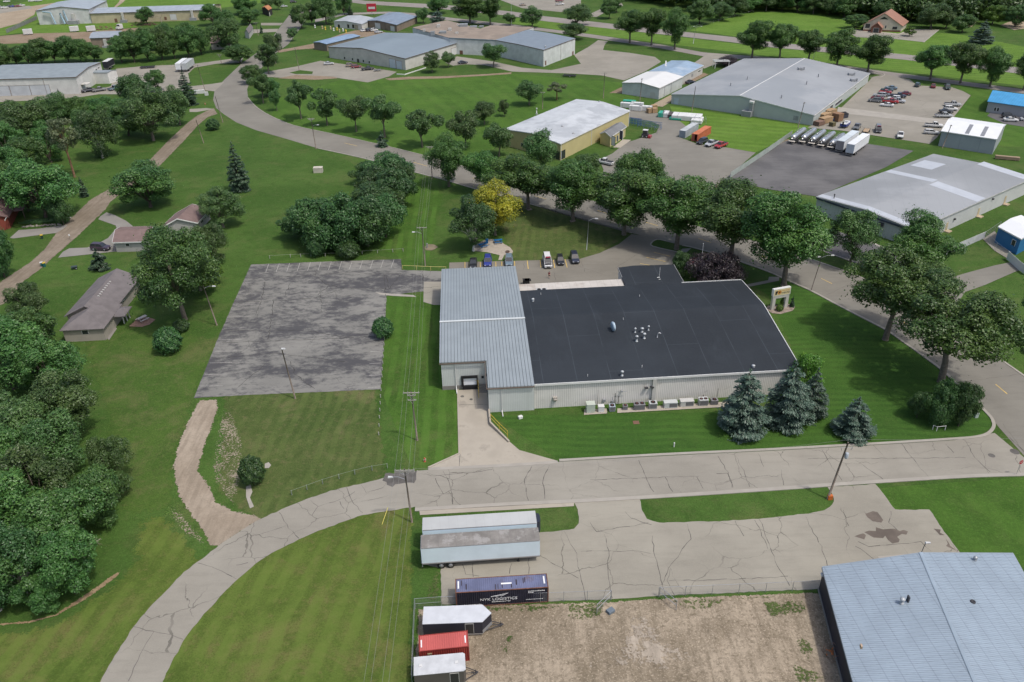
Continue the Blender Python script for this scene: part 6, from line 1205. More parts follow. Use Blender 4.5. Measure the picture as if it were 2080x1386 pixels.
def car_proto(kind):
    R = thing('car', 'x', 'car')
    L, W, H = dict(sedan=(4.8, 1.82, 1.45), suv=(4.7, 1.9, 1.72), pickup=(5.8, 2.0, 1.85), van=(5.3, 2.0, 2.1), wagon=(4.7, 1.85, 1.55))[kind]
    h = L/2; hw = W/2
    if kind == 'sedan': st = [(-h, hw*.82, .38, .78), (-h+.12, hw*.93, .25, .95), (-h*.55, hw, .22, .98), (0, hw, .2, .97), (h*.42, hw, .22, .93), (h*.8, hw*.95, .24, .82), (h-.08, hw*.85, .28, .68), (h, hw*.78, .35, .58)]; gl = (-h*.72, -h*.36, h*.10, h*.46, .93, H)
    elif kind in ('suv', 'wagon'): st = [(-h, hw*.86, .4, .95), (-h+.1, hw*.95, .28, 1.08), (-h*.5, hw, .25, 1.08), (0, hw, .24, 1.05), (h*.45, hw, .25, 1.0), (h*.82, hw*.96, .28, .92), (h-.06, hw*.88, .3, .78), (h, hw*.8, .38, .66)]; gl = (-h*.97, -h*.84, h*.16, h*.5, 1.0, H)
    elif kind == 'pickup': st = [(-h, hw*.96, .5, 1.02), (-h+.08, hw, .4, 1.08), (-h*.2, hw, .38, 1.08), (h*.1, hw, .38, 1.06), (h*.5, hw, .38, 1.08), (h*.86, hw*.97, .4, 1.02), (h-.05, hw*.9, .42, .9), (h, hw*.86, .48, .75)]; gl = (-h*.16, -h*.12, h*.30, h*.52, 1.04, H)
    else: st = [(-h, hw*.95, .35, 1.25), (-h+.08, hw, .3, 1.3), (0, hw, .28, 1.28), (h*.5, hw, .28, 1.2), (h*.8, hw*.96, .3, 1.05), (h-.06, hw*.88, .32, .85), (h, hw*.82, .38, .7)]; gl = (-h*.99, -h*.95, h*.28, h*.66, 1.2, H)
    b = MB(); loft(b, st)
    x0, x1, x2, x3, zb_, zt = gl; a = hw*.86; c = hw*.70
    # roof panel and pillars belong to the painted body
    b.hexa([(x1, -c, zt-.05), (x2, -c, zt-.05), (x2, c, zt-.05), (x1, c, zt-.05), (x1+.08, -c*.93, zt+.02), (x2-.12, -c*.93, zt+.02), (x2-.12, c*.93, zt+.02), (x1+.08, c*.93, zt+.02)])
    for sy in (-1, 1):
        for (xa, xb) in ((x0, x1), (x3, x2)):
            b.hexa([(xa-.05, sy*a*.98, zb_-.05), (xa+.05, sy*a*.98, zb_-.05), (xa+.05, sy*(a+.02), zb_-.05), (xa-.05, sy*(a+.02), zb_-.05), (xb-.05, sy*c*.96, zt-.04), (xb+.05, sy*c*.96, zt-.04), (xb+.05, sy*(c+.025), zt-.04), (xb-.05, sy*(c+.025), zt-.04)])
        m_ = x1+(x2-x1)*.5
        b.hexa([(m_-.06, sy*a*.98, zb_-.05), (m_+.06, sy*a*.98, zb_-.05), (m_+.06, sy*(a+.02), zb_-.05), (m_-.06, sy*(a+.02), zb_-.05), (m_-.06, sy*c*.96, zt-.04), (m_+.06, sy*c*.96, zt-.04), (m_+.06, sy*(c+.025), zt-.04), (m_-.06, sy*(c+.025), zt-.04)])
    b.build('body', PC['white'], R, False)
    g = MB(); g.hexa([(x0, -a, zb_-.03), (x3, -a, zb_-.03), (x3, a, zb_-.03), (x0, a, zb_-.03), (x1, -c, zt-.04), (x2, -c, zt-.04), (x2, c, zt-.04), (x1, c, zt-.04)]); g.build('windows', car_glass, R)
    if kind == 'pickup':
        q = MB(); q.box(-h+.12, -hw*.82, .98, -h*.2, hw*.82, 1.11); q.build('bed_shade', trim_d, R)  # solid dark slab: the shade inside an open bed, put into its colour
    r = .37 if kind in ('pickup', 'van', 'suv') else .33
    for sx in (-.31*L, .31*L):
        for sy in (-1, 1): wheel(R, sx, sy*(hw-.09), r, .22)
    for sy in (-1, 1):
        z = st[-1][3]+.02; MB().box(h-.16, sy*hw*.58-.17, z-.1, h+.01, sy*hw*.58+.17, z+.06).build('headlight', lamp_m, R)
        z = st[0][3]; MB().box(-h-.015, sy*hw*.68-.12, z-.28, -h+.1, sy*hw*.68+.12, z-.02).build('taillight', tail_m, R)
    q = MB(); q.box(h-.06, -hw*.4, .42, h+.02, hw*.4, st[-1][3]-.06); q.build('grille', trim_d, R)
    return R
CARP = {}
def car(kind, col, x, y, ang, label, name='parked_car', cat='car', group=None, sc_=1.06):
    """x, y: pixel of the middle of the car on the ground; ang: heading in degrees, 0 = to the right, 90 = away"""
    g = G(x, y)
    if kind not in CARP:
        CARP[kind] = r = car_proto(kind); r.location = (g[0], g[1], .13); r.rotation_euler.z = math.radians(ang)
    else: r = dup(CARP[kind], (g[0], g[1], .13), math.radians(ang))
    if group: r['group'] = group
    elif 'group' in r: del r['group']
    r.name = name; tag(r, label, cat); r.scale = (sc_,)*3
    for ch in r.children:
        if ch.name.split('.')[0] == 'body':
            ch.material_slots[0].link = 'OBJECT'; ch.material_slots[0].material = PC[col]
    return r
# plant front parking
car('sedan', 'black', 961.5, 540, -90, 'black car parked facing the plant, leftmost in the row above the grey roof')
car('suv', 'blue', 991, 537, -90, 'bright blue car parked behind the grey metal roof')
car('suv', 'bluegrey', 1034, 536, -90, 'blue grey car behind the right corner of the grey metal roof')
v_ = car('van', 'white', 1112, 538, -88, 'white van with red and black lettered hood beside the walking person', 'parked_van', 'van')
q = MB(); q.box(1.9, -.75, 1.02, 2.45, .75, 1.13); q.box(-.2, .99, .75, 2.2, 1.015, 1.15); q.box(-.2, -1.015, .75, 2.2, -.99, 1.15); q.build('hood_decal', M('decal_black', (.03, .025, .03), .5), v_)
q = MB(); q.box(.35, -.5, 2.115, 1.1, .62, 2.128); q.build('roof_decal', M('decal_red', (.22, .025, .04), .5), v_)
car('suv', 'black', 1138, 534, -88, 'small black car right beside the white van', sc_=.92)
car('suv', 'navy', 1167, 530, -87, 'dark car with roof rails, rightmost in the front row')
car('suv', 'plum', 206, 508, -8, 'dark purple car parked at the garage of the horseshoe drive')
car('suv', 'black', 1131, 389, 163, 'dark car half hidden by trees on the boulevard')
# yellow factory lot
car('suv', 'black', 1426, 292, -135, 'black car next to the open orange container')
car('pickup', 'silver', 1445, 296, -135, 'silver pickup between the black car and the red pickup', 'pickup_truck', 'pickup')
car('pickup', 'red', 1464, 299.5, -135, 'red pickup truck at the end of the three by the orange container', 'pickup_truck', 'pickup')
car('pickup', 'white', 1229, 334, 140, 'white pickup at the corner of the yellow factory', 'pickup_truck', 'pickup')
# busy car park
car('wagon', 'teal', 1863, 176, 55, 'dark grey car alone on the upper edge of the busy lot')
car('sedan', 'maroon', 1895, 178, 65, 'dark red car alone on the upper edge of the busy lot')
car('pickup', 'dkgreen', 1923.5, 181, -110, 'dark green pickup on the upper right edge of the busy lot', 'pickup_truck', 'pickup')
CL = 'cars parked in the double row of the busy lot'
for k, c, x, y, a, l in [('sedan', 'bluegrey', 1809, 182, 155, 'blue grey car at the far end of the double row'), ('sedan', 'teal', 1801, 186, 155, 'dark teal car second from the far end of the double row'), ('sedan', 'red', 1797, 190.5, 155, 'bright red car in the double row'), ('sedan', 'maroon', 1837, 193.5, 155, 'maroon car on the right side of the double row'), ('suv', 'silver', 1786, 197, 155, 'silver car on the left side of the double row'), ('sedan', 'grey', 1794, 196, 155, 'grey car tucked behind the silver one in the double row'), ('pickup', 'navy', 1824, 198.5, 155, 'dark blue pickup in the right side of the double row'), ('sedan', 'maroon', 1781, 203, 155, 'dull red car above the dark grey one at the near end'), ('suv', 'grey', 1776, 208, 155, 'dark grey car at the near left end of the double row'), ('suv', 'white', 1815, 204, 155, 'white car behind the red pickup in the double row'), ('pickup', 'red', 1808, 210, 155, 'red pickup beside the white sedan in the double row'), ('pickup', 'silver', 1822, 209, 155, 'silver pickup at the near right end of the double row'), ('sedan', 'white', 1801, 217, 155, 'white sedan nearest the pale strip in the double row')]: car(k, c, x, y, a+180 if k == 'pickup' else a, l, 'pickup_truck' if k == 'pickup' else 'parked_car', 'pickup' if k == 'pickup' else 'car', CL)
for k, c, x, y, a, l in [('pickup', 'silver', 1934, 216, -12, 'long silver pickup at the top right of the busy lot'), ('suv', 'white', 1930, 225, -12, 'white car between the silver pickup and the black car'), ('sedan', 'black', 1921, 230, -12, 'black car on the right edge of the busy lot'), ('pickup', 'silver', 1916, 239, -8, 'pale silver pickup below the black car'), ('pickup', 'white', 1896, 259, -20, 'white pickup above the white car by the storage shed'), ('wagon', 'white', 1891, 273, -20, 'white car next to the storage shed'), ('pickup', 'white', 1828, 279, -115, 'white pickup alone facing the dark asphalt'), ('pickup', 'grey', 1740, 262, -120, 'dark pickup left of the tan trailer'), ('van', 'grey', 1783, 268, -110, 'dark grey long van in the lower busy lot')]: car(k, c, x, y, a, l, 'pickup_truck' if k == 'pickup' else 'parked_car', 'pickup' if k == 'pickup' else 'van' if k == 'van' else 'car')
car('sedan', 'white', 2052, 247, -12, 'white car in front of the blue roofed building'); car('suv', 'black', 2048, 240, -12, 'black car just behind the white one at the blue roof'); car('sedan', 'silver', 2086, 246, -12, 'pale car cut by the right edge at the blue roof')
# long hall, shop yard, garage warehouse, top left
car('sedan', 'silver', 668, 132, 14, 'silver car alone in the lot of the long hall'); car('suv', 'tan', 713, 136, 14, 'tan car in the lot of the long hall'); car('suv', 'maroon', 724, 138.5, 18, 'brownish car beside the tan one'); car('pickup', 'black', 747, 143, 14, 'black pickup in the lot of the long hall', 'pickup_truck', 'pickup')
car('sedan', 'navy', 940, 130, 25, 'dark blue car between the hall and the white front wall')
for x, y, k, c, l in ((740, 64.5, 'sedan', 'white', 'white car at the corner of the white shop'), (751, 64, 'suv', 'navy', 'dark car between two white cars by the workshop'), (760, 64, 'suv', 'white', 'white car by the first workshop door'), (769, 67.5, 'sedan', 'silver', 'silver car nearest the long hall roof')): car(k, c, x, y, 40, l)
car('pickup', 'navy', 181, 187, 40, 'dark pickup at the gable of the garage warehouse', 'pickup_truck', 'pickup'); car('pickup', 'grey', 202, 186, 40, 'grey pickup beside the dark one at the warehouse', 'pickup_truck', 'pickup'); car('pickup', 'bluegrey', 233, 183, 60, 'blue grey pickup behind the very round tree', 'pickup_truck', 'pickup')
YC = 'cars in the storage yard at top left'
for i, (x, y, c) in enumerate([(2, 17, 'silver'), (10, 17.5, 'white'), (20, 15.5, 'navy'), (28, 15, 'blue'), (37, 14.5, 'maroon'), (44, 13, 'white'), (14, 5, 'white'), (65, 4, 'white'), (79, 3.5, 'silver')]): car('sedan', c, x, y, 30, 'parked car in the storage yard at the top left corner', 'parked_car', 'car', YC)
car('sedan', 'silver', 577, 15, 20, 'silver car in the lot at the top beyond the side street'); car('suv', 'black', 596, 6, 20, 'dark car at the top beyond the side street')
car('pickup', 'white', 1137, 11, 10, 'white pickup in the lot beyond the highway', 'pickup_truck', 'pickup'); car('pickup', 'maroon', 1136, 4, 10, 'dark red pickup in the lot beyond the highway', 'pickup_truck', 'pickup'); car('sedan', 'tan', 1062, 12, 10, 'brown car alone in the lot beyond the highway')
car('sedan', 'navy', 1402, 170, 30, 'dark car between the white hall and grey warehouse')
# ---------------- containers
rust_m = M('container_rust', (.16, .075, .05), .85, var=.3, vs=2)
def container(name, label, loc, yaw, L, H, side, roofc, endc=None, frame=None, doors='x0', open_=False, mark=True, scale=1.0):
    Wd = 2.438; t = thing(name, label, 'container', loc, yaw); frame = frame or side
    f = MB(); p = .14
    for x in (0, L-p):
        for y in (0, Wd-p): f.box(x, y, 0, x+p, y+p, H)
    for z in (0, H-.1):
        for y in (.01, Wd-.11): f.box(p, y, z+.003, L-p, y+.1, z+.097)
        for x in (.012, L-.112): f.box(x, p, z+.006, x+.1, Wd-p, z+.094)
    f.build('frame', frame, t)
    n = int(L/.28); d = .045
    for nm, y0, sg in (('side_panel', .05, 1), ('side_panel', Wd-.05, -1)):
        mb = MB(); v = []; fs = []
        for i in range(n*4+1):
            ph = (0, 0, 1, 1)[i % 4]; x = p+(L-2*p)*(i/(n*4)); y = y0+sg*ph*d; v += [(x, y, .1), (x, y, H-.1)]
        for i in range(n*4): fs.append((2*i, 2*i+2, 2*i+3, 2*i+1))
        mb.add(v, fs); mb.build(nm, side, t)
    mb = MB(); v = []; fs = []
    for i in range(n*4+1):
        ph = (0, 0, 1, 1)[i % 4]; x = p+(L-2*p)*(i/(n*4)); v += [(x, .11, H-.03-ph*.02), (x, Wd-.11, H-.03-ph*.02)]
    for i in range(n*4): fs.append((2*i, 2*i+2, 2*i+3, 2*i+1))
    mb.add(v, fs); mb.build('roof_panel', roofc, t)
    for x, isd in ((.03, doors == 'x0'), (L-.03, doors == 'x1')):
        s = 1 if x < 1 else -1
        if isd:
            for k in (0, 1):
                if open_ and k == 0: continue
                y = .16+k*1.06; dd = MB().box(min(x, x+s*.05), y, .12, max(x, x+s*.05), y+1.04, H-.12).build('door', endc or side, t)
                b = MB()
                for yy in (y+.3, y+.75): b.tube([(x-s*.04, yy, .15), (x-s*.04, yy, H-.15)], .025, 6)
                b.build('lock_bar', galv, dd)
            if open_:
                MB().box(x-s*1.05, -.06, .12, x, -.01, H-.12).build('door', endc or side, t)
                MB().box(p, .12, .1, L-.2, Wd-.12, .14).build('floor', M('plywood', (.12, .08, .05)), t)
        else: MB().box(min(x, x+s*.04), .14, .1, max(x, x+s*.04), Wd-.14, H-.1).build('end_panel', endc or side, t)
    return t
navy_c = M('container_navy', (.022, .022, .036), .6, var=.2, vs=.8); blue_r = M('container_roof_blue', (.12, .132, .215), .6, var=.15, vs=.5, stain=((.13, .085, .075), .35, .6, .6))
k1 = container('shipping_container', 'rusty navy shipping container with white lettering, standing by the yard fence', (-8.006, 74.755, .06), .0539, 12.19, 2.764, navy_c, blue_r, frame=rust_m, doors='x0')
ink = M('lettering_white', (.68, .68, .68), .6, var=.08)
def onside(x, z, off=.02): return Matrix.Translation((x, -off, z)) @ Matrix.Rotation(math.pi/2, 4, 'X')
text_mesh('NYK LOGISTICS', .62, ink, k1, onside(5.6, 1.18), 'lettering', .012, 1.12); text_mesh('CONSOLIDATED', .22, ink, k1, onside(5.9, .72), 'lettering', .012, 1.5)
q = MB(); r_ = random.Random(4)
for x0, x1, z, h_ in ((9.5, 11.6, 2.2, .16), (9.5, 10.2, 1.95, .14), (9.2, 11.3, .72, .10), (1.0, 3.2, .3, .16)):
    x = x0
    while x < x1: w_ = r_.uniform(.08, .16); q.box(x, -.03, z, x+w_, -.01, z+h_*r_.uniform(.7, 1)); x += w_+.05
q.build('small_marking', ink, k1)
q = MB()
for x0, z0, x1, z1, w_ in ((4.6, 1.62, 6.9, 2.18, .11), (5.2, 1.62, 6.6, 2.0, .06), (5.9, 1.6, 6.75, 2.12, .05)): q.hexa([(x0, -.03, z0), (x1, -.03, z1), (x1, -.01, z1), (x0, -.01, z0), (x0, -.03, z0+w_), (x1, -.03, z1+w_*.4), (x1, -.01, z1+w_*.4), (x0, -.01, z0+w_)])
q.build('emblem', ink, k1)
q = MB()
for x0, y0, x1, y1 in ((.3, .7, .5, 2.0), (11.6, .7, 11.8, 2.0), (6.0, 1.0, 7.4, 1.25)): q.box(x0, y0, 2.745, x1, y1, 2.76)
q.build('roof_marking', ink, k1)
q = MB()
for x0, y0, x1 in ((.75, 1.2, .85), (1.35, .5, 1.5), (5.2, .2, 5.3), (5.55, .25, 5.62), (6.1, .4, 6.2), (7.3, .35, 7.42), (7.95, .8, 8.1), (8.9, 1.0, 9.0), (9.1, 1.1, 9.2)): q.box(x0, y0, 2.737, x1, y0+.9, 2.752)
q.build('roof_scrape', M('scrape_dark', (.035, .025, .03)), k1)
red_c = M('container_red', (.24, .035, .028), .6, var=.15); red_r = M('container_roof_red', (.43, .095, .085), .65, var=.08)
k2 = container('shipping_container', 'short red shipping container between the two cargo trailers', (-11.965, 65.838, .04), .1052, 6.058, 2.591, red_c, red_r, doors='x1')
q = MB(); q.box(.25, .6, 2.575, .4, 1.7, 2.59); q.box(5.6, .6, 2.575, 5.75, 1.7, 2.59); q.build('roof_marking', ink, k2)
q = MB(); q.box(1.0, -.02, 1.9, 1.55, .0, 2.15); q.build('side_marking', M('decal_cream', (.5, .42, .25)), k2)
def gcont(a, b, *args, **k):
    p, q_ = G(*a), G(*b); return container(args[0], args[1], (p[0], p[1], .08), math.atan2(q_[1]-p[1], q_[0]-p[0]), *args[2:], **k)
org_c = M('container_orange', (.42, .125, .06), .6, var=.1); gry_c = M('container_grey', (.34, .37, .39), .6, var=.1); gry_b = M('container_bluegrey', (.21, .26, .31), .6, var=.1)
gcont((1417, 289), (1447.6, 269.3), 'shipping_container', 'long orange shipping container with one open door', 12.19, 2.6, org_c, M('container_roof_orange', (.46, .155, .075), .6), M('container_door_red', (.30, .07, .045)), doors='x0', open_=True)
gcont((1391.6, 281.8), (1422, 262.5), 'shipping_container', 'long pale grey container beside the orange one', 12.19, 2.6, gry_c, M('container_roof_pale', (.40, .42, .43), .6), gry_b, doors='x0')
# ---------------- semi trailers
alum = M('trailer_aluminium', (.50, .52, .53), .45, var=.06); tr_white = M('trailer_white', (.64, .66, .67), .5, var=.05); tr_blue = M('trailer_paleblue', (.62, .71, .75), .5, var=.05)
roof_dirty = M('trailer_roof_dirty', (.20, .188, .172), .8, var=.2, vs=.6, lines=[(.0666, 1.2, .12, .12, False)], stain=((.31, .30, .285), .55, .5, .7))
def semi(name, label, loc, yaw, L, side, roofm, backm=None, reefer=False, H=4.1, W_=2.59, group=None):
    t = thing(name, label, 'trailer', loc, yaw, group); z0 = 1.15
    mb = MB(); mb.box(0, 0, z0, L, W_, H-.03); mb.build('box', side, t)
    MB().box(-.015, .02, H-.03, L+.015, W_-.02, H+.01).build('roof', roofm, t)
    fr = MB(); fr.box(.05, .02, H-.12, L-.05, -.02, H-.0); fr.box(.0, -.03, z0-.08, L, .0, z0+.12); fr.box(.0, W_, z0-.08, L, W_+.03, z0+.12); fr.box(.3, .6, .85, L-.3, W_-.6, 1.14); fr.box(-.05, .1, .5, .05, W_-.1, .62); fr.box(-.02, .3, .55, .03, .4, 1.2); fr.box(-.02, W_-.4, .55, .03, W_-.3, 1.2); fr.build('underframe', M('frame_grey', (.28, .27, .26)), t)
    bk = MB(); bk.box(-.05, .08, z0+.05, -.005, W_/2-.01, H-.12); bk.box(-.05, W_/2+.01, z0+.05, -.005, W_-.08, H-.12); bk.build('rear_door', backm or side, t)
    for x in (2.6, 3.9):
        for y in (.25, W_-.25): wheel(t, x, y, .52, .5)
    q = MB()
    for y in (.5, W_-.5): q.box(L-3.1, y-.08, .05, L-2.9, y+.08, 1.0); q.box(L-3.2, y-.15, .0, L-2.8, y+.15, .06)
    q.build('landing_gear', dark_m, t)
    if reefer: MB().prism([(L+.02, .35), (L+.45, .45), (L+.6, .9), (L+.6, W_-.9), (L+.45, W_-.45), (L+.02, W_-.35)], 1.9, 3.95).build('cooling_unit', M('unit_darkblue', (.03, .035, .05), .4), t); MB().box(L+.02, -.0, 1.2, L+.35, W_*.95, 1.9).build('cooling_base', white_p, t)
    return t
semi('semi_trailer', 'long semi trailer with dirty grey roof, nearest the camera', (-13.004, 81.542, .05), .0666, 16.35, tr_blue, roof_dirty)
semi('semi_trailer', 'long semi trailer with clean white roof and dark cooling unit on its nose', tuple(G(858, 1078, 4.1)[:2])+(.05,), .062, 16.1, tr_blue, M('trailer_roof_white', (.40, .41, .405), .6, var=.05, lines=[(.062, 1.25, .05, .1, False)]), reefer=True)
def psemi(rear_r, far, *a, **k):
    p, q_ = G(*rear_r), G(*far); return semi(a[0], a[1], (p[0], p[1], .09), math.atan2(q_[1]-p[1], q_[0]-p[0]), *a[2:], **k)
psemi((1731.7, 320), (1764.5, 296), 'semi_trailer', 'white semi trailer at the right end of the tanker row', 15.2, tr_white, tr_white, M('door_pale', (.46, .5, .53)))
psemi((1711, 313), (1744, 289), 'semi_trailer', 'white semi trailer with greyish doors next to the tankers', 15.0, tr_white, M('trailer_roof_bluewhite', (.50, .55, .57), .5), M('door_mirror', (.25, .24, .24), .3))
psemi((369.5, 147), (387, 133.5), 'semi_trailer', 'left one of the two white semi trailers near the lawn wedge', 13.5, tr_white, tr_white); psemi((382, 147), (399, 133.5), 'semi_trailer', 'right one of the two white semi trailers near the lawn wedge', 13.5, M('trailer_grey', (.42, .44, .45), .5), M('trailer_grey', (.42, .44, .45), .5))
psemi((222, 143), (232, 137), 'semi_trailer', 'black box trailer behind the garage warehouse', 9, M('trailer_black', (.03, .03, .04), .5), white_p)
# tankers
def tanker(a, b, label):
    p, q_ = G(*a), G(*b); t = thing('tank_trailer', label, 'tank trailer', (p[0], p[1], .08), math.atan2(q_[1]-p[1], q_[0]-p[0]), 'polished tank trailers in a row')
    L = 12.5; st = M('tank_steel', (.52, .53, .54), .28, metal=.75, var=.06)
    mb = MB(); mb.tube([(.0, 0, 2.1), (.25, 0, 2.1), (1, 0, 2.1), (L-1, 0, 2.1), (L-.2, 0, 2.1), (L, 0, 2.1)], [.45, .85, .98, .98, .85, .4], 20); mb.build('tank', st, t, True)
    q = MB(); q.box(3, -.35, 3.05, 9, .35, 3.13)
    for x in (3, 5, 7, 9): q.tube([(x, -.35, 3.1), (x, -.35, 3.7)], .03, 5); q.tube([(x, .35, 3.1), (x, .35, 3.7)], .03, 5)
    q.tube([(3, .35, 3.7), (9, .35, 3.7)], .03, 5); q.tube([(3, -.35, 3.7), (9, -.35, 3.7)], .03, 5); q.build('catwalk', galv, t)
    q = MB()
    for x in (4.2, 7.4): q.lathe([(.35, 0), (.35, .18), (.3, .24), (.02, .26)], 12, 0, (x, 0, 3.12))
    q.build('hatch', st, t); MB().box(.5, -.5, .85, L-.5, .5, 1.15).build('underframe', grey_m, t)
    MB().box(-.9, -1.1, .95, .1, 1.1, 1.1).build('rear_platform', M('platform_pale', (.5, .46, .4)), t)
    for x in (1.6, 2.9):
        for y in (-.95, .95): wheel(t, x, y, .5, .45)
    q = MB()
    for y in (-.6, .6): q.box(L-3, y-.07, .02, L-2.85, y+.07, .9)
    q.build('landing_gear', dark_m, t); return t
for i, (x, y) in enumerate([(1608, 293), (1629, 293.5), (1648, 297), (1667, 301), (1686.5, 305)]): tanker((x, y), (x+30, y-22), ['polished tank trailer nearest the chain link fence', 'second polished tank trailer from the fence', 'middle one of the five polished tank trailers', 'fourth polished tank trailer from the fence', 'polished tank trailer beside the white semi trailers'][i])
# cargo trailers in the yard
def cargo(label, quad, h, sidem, roofm, vnose=True, loc=None):
    fl, fr, br = [G(*p, h) for p in quad]; yaw = math.atan2(fr[1]-fl[1], fr[0]-fl[0]); L = np.linalg.norm((fr-fl)[:2]); e = (fr-fl)/np.linalg.norm(fr-fl); n_ = np.array([-e[1], e[0], 0]); Wd = (br-fr)@n_
    t = thing('cargo_trailer', label, 'trailer', (fl[0], fl[1], .03), yaw); z0 = .45
    pl_ = [(0, 0), (L, 0), (L+Wd*.42, Wd/2), (L, Wd), (0, Wd)] if vnose else [(0, 0), (L-.25, 0), (L, .2), (L, Wd-.2), (L-.25, Wd), (0, Wd)]
    MB().prism(pl_, z0, h-.04).build('box', sidem, t)
    cx = sum(p[0] for p in pl_)/len(pl_); po = [(cx+(x-cx)*1.006, Wd/2+(y-Wd/2)*1.02) for x, y in pl_]; MB().prism(po, h-.04, h+.03).build('roof', roofm, t)
    d = MB().box(L*.80-.65, -.025, z0+.15, L*.80+.35, .0, h-.28).build('door', M('door_dark', (.035, .033, .032), .6), t)
    fb = MB(); x0, x1, z1 = L*.80-.65, L*.80+.35, h-.28
    for q_ in ((x0-.05, x0, z0+.15, z1+.06), (x1, x1+.05, z0+.15, z1+.06), (x0, x1, z1, z1+.07)): fb.box(q_[0], -.04, q_[2], q_[1], .0, q_[3])
    fb.build('frame', off_white, d); MB().box(.0, -.02, z0-.12, L, .03, z0+.02).build('skirt', M('skirt_pale', (.34, .32, .29)), t)
    if vnose: MB().hexa([(L, -.02, z0), (L+Wd*.42, Wd/2-.02, z0), (L+Wd*.42, Wd/2, z0), (L, .0, z0), (L, -.02, z0+.6), (L+Wd*.42, Wd/2-.02, z0+.6), (L+Wd*.42, Wd/2, z0+.6), (L, .0, z0+.6)]).build('stone_guard', galv, t)
    q = MB(); xe = pl_[2][0]+1.5; q.tube([(L-.2, .3, .42), (xe, Wd/2, .42)], .06, 6); q.tube([(L-.2, Wd-.3, .42), (xe, Wd/2, .42)], .06, 6); q.tube([(L, Wd/2, .42), (xe, Wd/2, .42)], .05, 6); q.tube([(xe-.35, Wd/2, .0), (xe-.35, Wd/2, .9)], .05, 6); q.build('hitch', dark_m, t)
    for x in (L*.4, L*.4+.85):
        for y in (.1, Wd-.1): wheel(t, x, y, .34, .22)
    return t, L, Wd
roof_w = M('trailer_top_white', (.50, .515, .54), .5, var=.06, vs=.8)
cargo('black cargo trailer with white roof and pointed nose in the dirt yard', ((858.4, 1268.4), (979.6, 1264), (980.3, 1229.3)), 2.55, M('trailer_black', (.022, .02, .02), .5, var=.15), roof_w)
t_, L_, Wd_ = cargo('brown cargo trailer with whitish mottled roof at the bottom edge', ((840.6, 1373), (946, 1363), (943.5, 1326.5)), 2.5, M('trailer_taupe', (.10, .088, .08), .5, var=.1), M('trailer_top_mottled', (.48, .49, .50), .5, var=.1, vs=.9), vnose=False)
for x_ in (.6, L_*.8): MB().box(x_, 1.1, 2.53, x_+.35, 1.45, 2.62).build('roof_vent', white_p, t_)
# small trailers, boats and the like, farther off
def flat_trailer(x, y, ang, label, deck, L=4.5, W_=2.0):
    g = G(x, y); t = thing('utility_trailer', label, 'trailer', (g[0], g[1], .1), math.radians(ang))
    MB().box(-L/2, -W_/2, .5, L/2, W_/2, .62).build('deck', deck, t); q = MB()
    for y_ in (-W_/2, W_/2): q.box(-L/2, y_-.03, .62, L/2, y_+.03, .85)
    q.tube([(L/2, -W_/2+.2, .55), (L/2+1.3, 0, .5), (L/2, W_/2-.2, .55)], .05, 5); q.build('rails', dark_m, t)
    for y_ in (-W_/2-.12, W_/2+.12): wheel(t, -.3, y_, .34, .2)
    return t
flat_trailer(1759.5, 268.5, 60, 'small trailer with tan plank deck between dark pickup and van', M('deck_tan', (.42, .31, .2), lines=[(0, .9, .35, .5, False)]))
flat_trailer(767, 145, 20, 'small open trailer behind the black pickup at the long hall', white_p, 3.6, 1.7); flat_trailer(1157, 156.5, 165, 'low equipment trailer on the edge of the cracked lot', dark_m, 6, 2)
flat_trailer(300, 139, 10, 'dark bogie frame on the pavement near the two white trailers', dark_m, 7, 2.4)
for x, y, l in ((58, 71, 'white box trailer by the fence end, top left'), (152, 65, 'white box trailer with open rear behind the tree row'), (186, 64.5, 'white box trailer right of the lawn strip, top left')):
    g = G(x, y); t = thing('box_trailer', l, 'trailer', (g[0], g[1], 0), .5); MB().box(-2.6, -1.2, .6, 2.6, 1.2, 3.3).build('box', white_p, t); MB().box(-2.62, -1.22, 3.3, 2.62, 1.22, 3.36).build('roof', white_p, t); MB().box(-2.64, -1.0, .8, -2.605, 1.0, 3.1).build('rear_door', off_white, t)
    for x_ in (-.5, .5):
        for y_ in (-1.1, 1.1): wheel(t, x_, y_, .38, .25)
g = G(248, 60); t = thing('truck_cab', 'white truck cab facing the camera beside the brush pile, top left', 'truck', (g[0], g[1], 0), math.radians(-110))
q = MB(); q.prism([(0, -1.2), (2.6, -1.2), (2.6, 1.2), (0, 1.2)], .8, 3.4); q.prism([(2.6, -1.1), (4.2, -.9), (4.2, .9), (2.6, 1.1)], .8, 1.9); q.build('body', white_p, t); MB().box(2.56, -1.05, 2.2, 2.64, 1.05, 3.1).build('windshield', car_glass, t)
for x_ in (.4, 3.3):
    for y_ in (-1.1, 1.1): wheel(t, x_, y_, .5, .3)
g = G(1717, 258); t = thing('boat_trailer', 'blue hulled boat with white deck on the lower busy lot', 'boat', (g[0], g[1], .1), math.radians(50))
MB().prism([(-3, -1.15), (1.5, -1.15), (3, -.5), (3.2, 0), (3, .5), (1.5, 1.15), (-3, 1.15)], .7, 1.5).build('hull', PC['blue'], t); MB().prism([(-2.8, -1.0), (1.4, -1.0), (2.7, -.4), (2.7, .4), (1.4, 1.0), (-2.8, 1.0)], 1.5, 1.62).build('deck', white_p, t); MB().box(-3.4, -.25, 1.3, -3.0, .25, 2.4).build('outboard_motor', black_m, t); MB().box(-.4, -.6, 1.62, .6, .6, 2.1).build('console', white_p, t)
for y_ in (-1.0, 1.0): wheel(t, -.8, y_, .36, .22)
g = G(1312, 280); t = thing('forklift', 'small red skid loader with dark cab at the edge of the grass', 'loader', (g[0], g[1], .1), math.radians(-25))
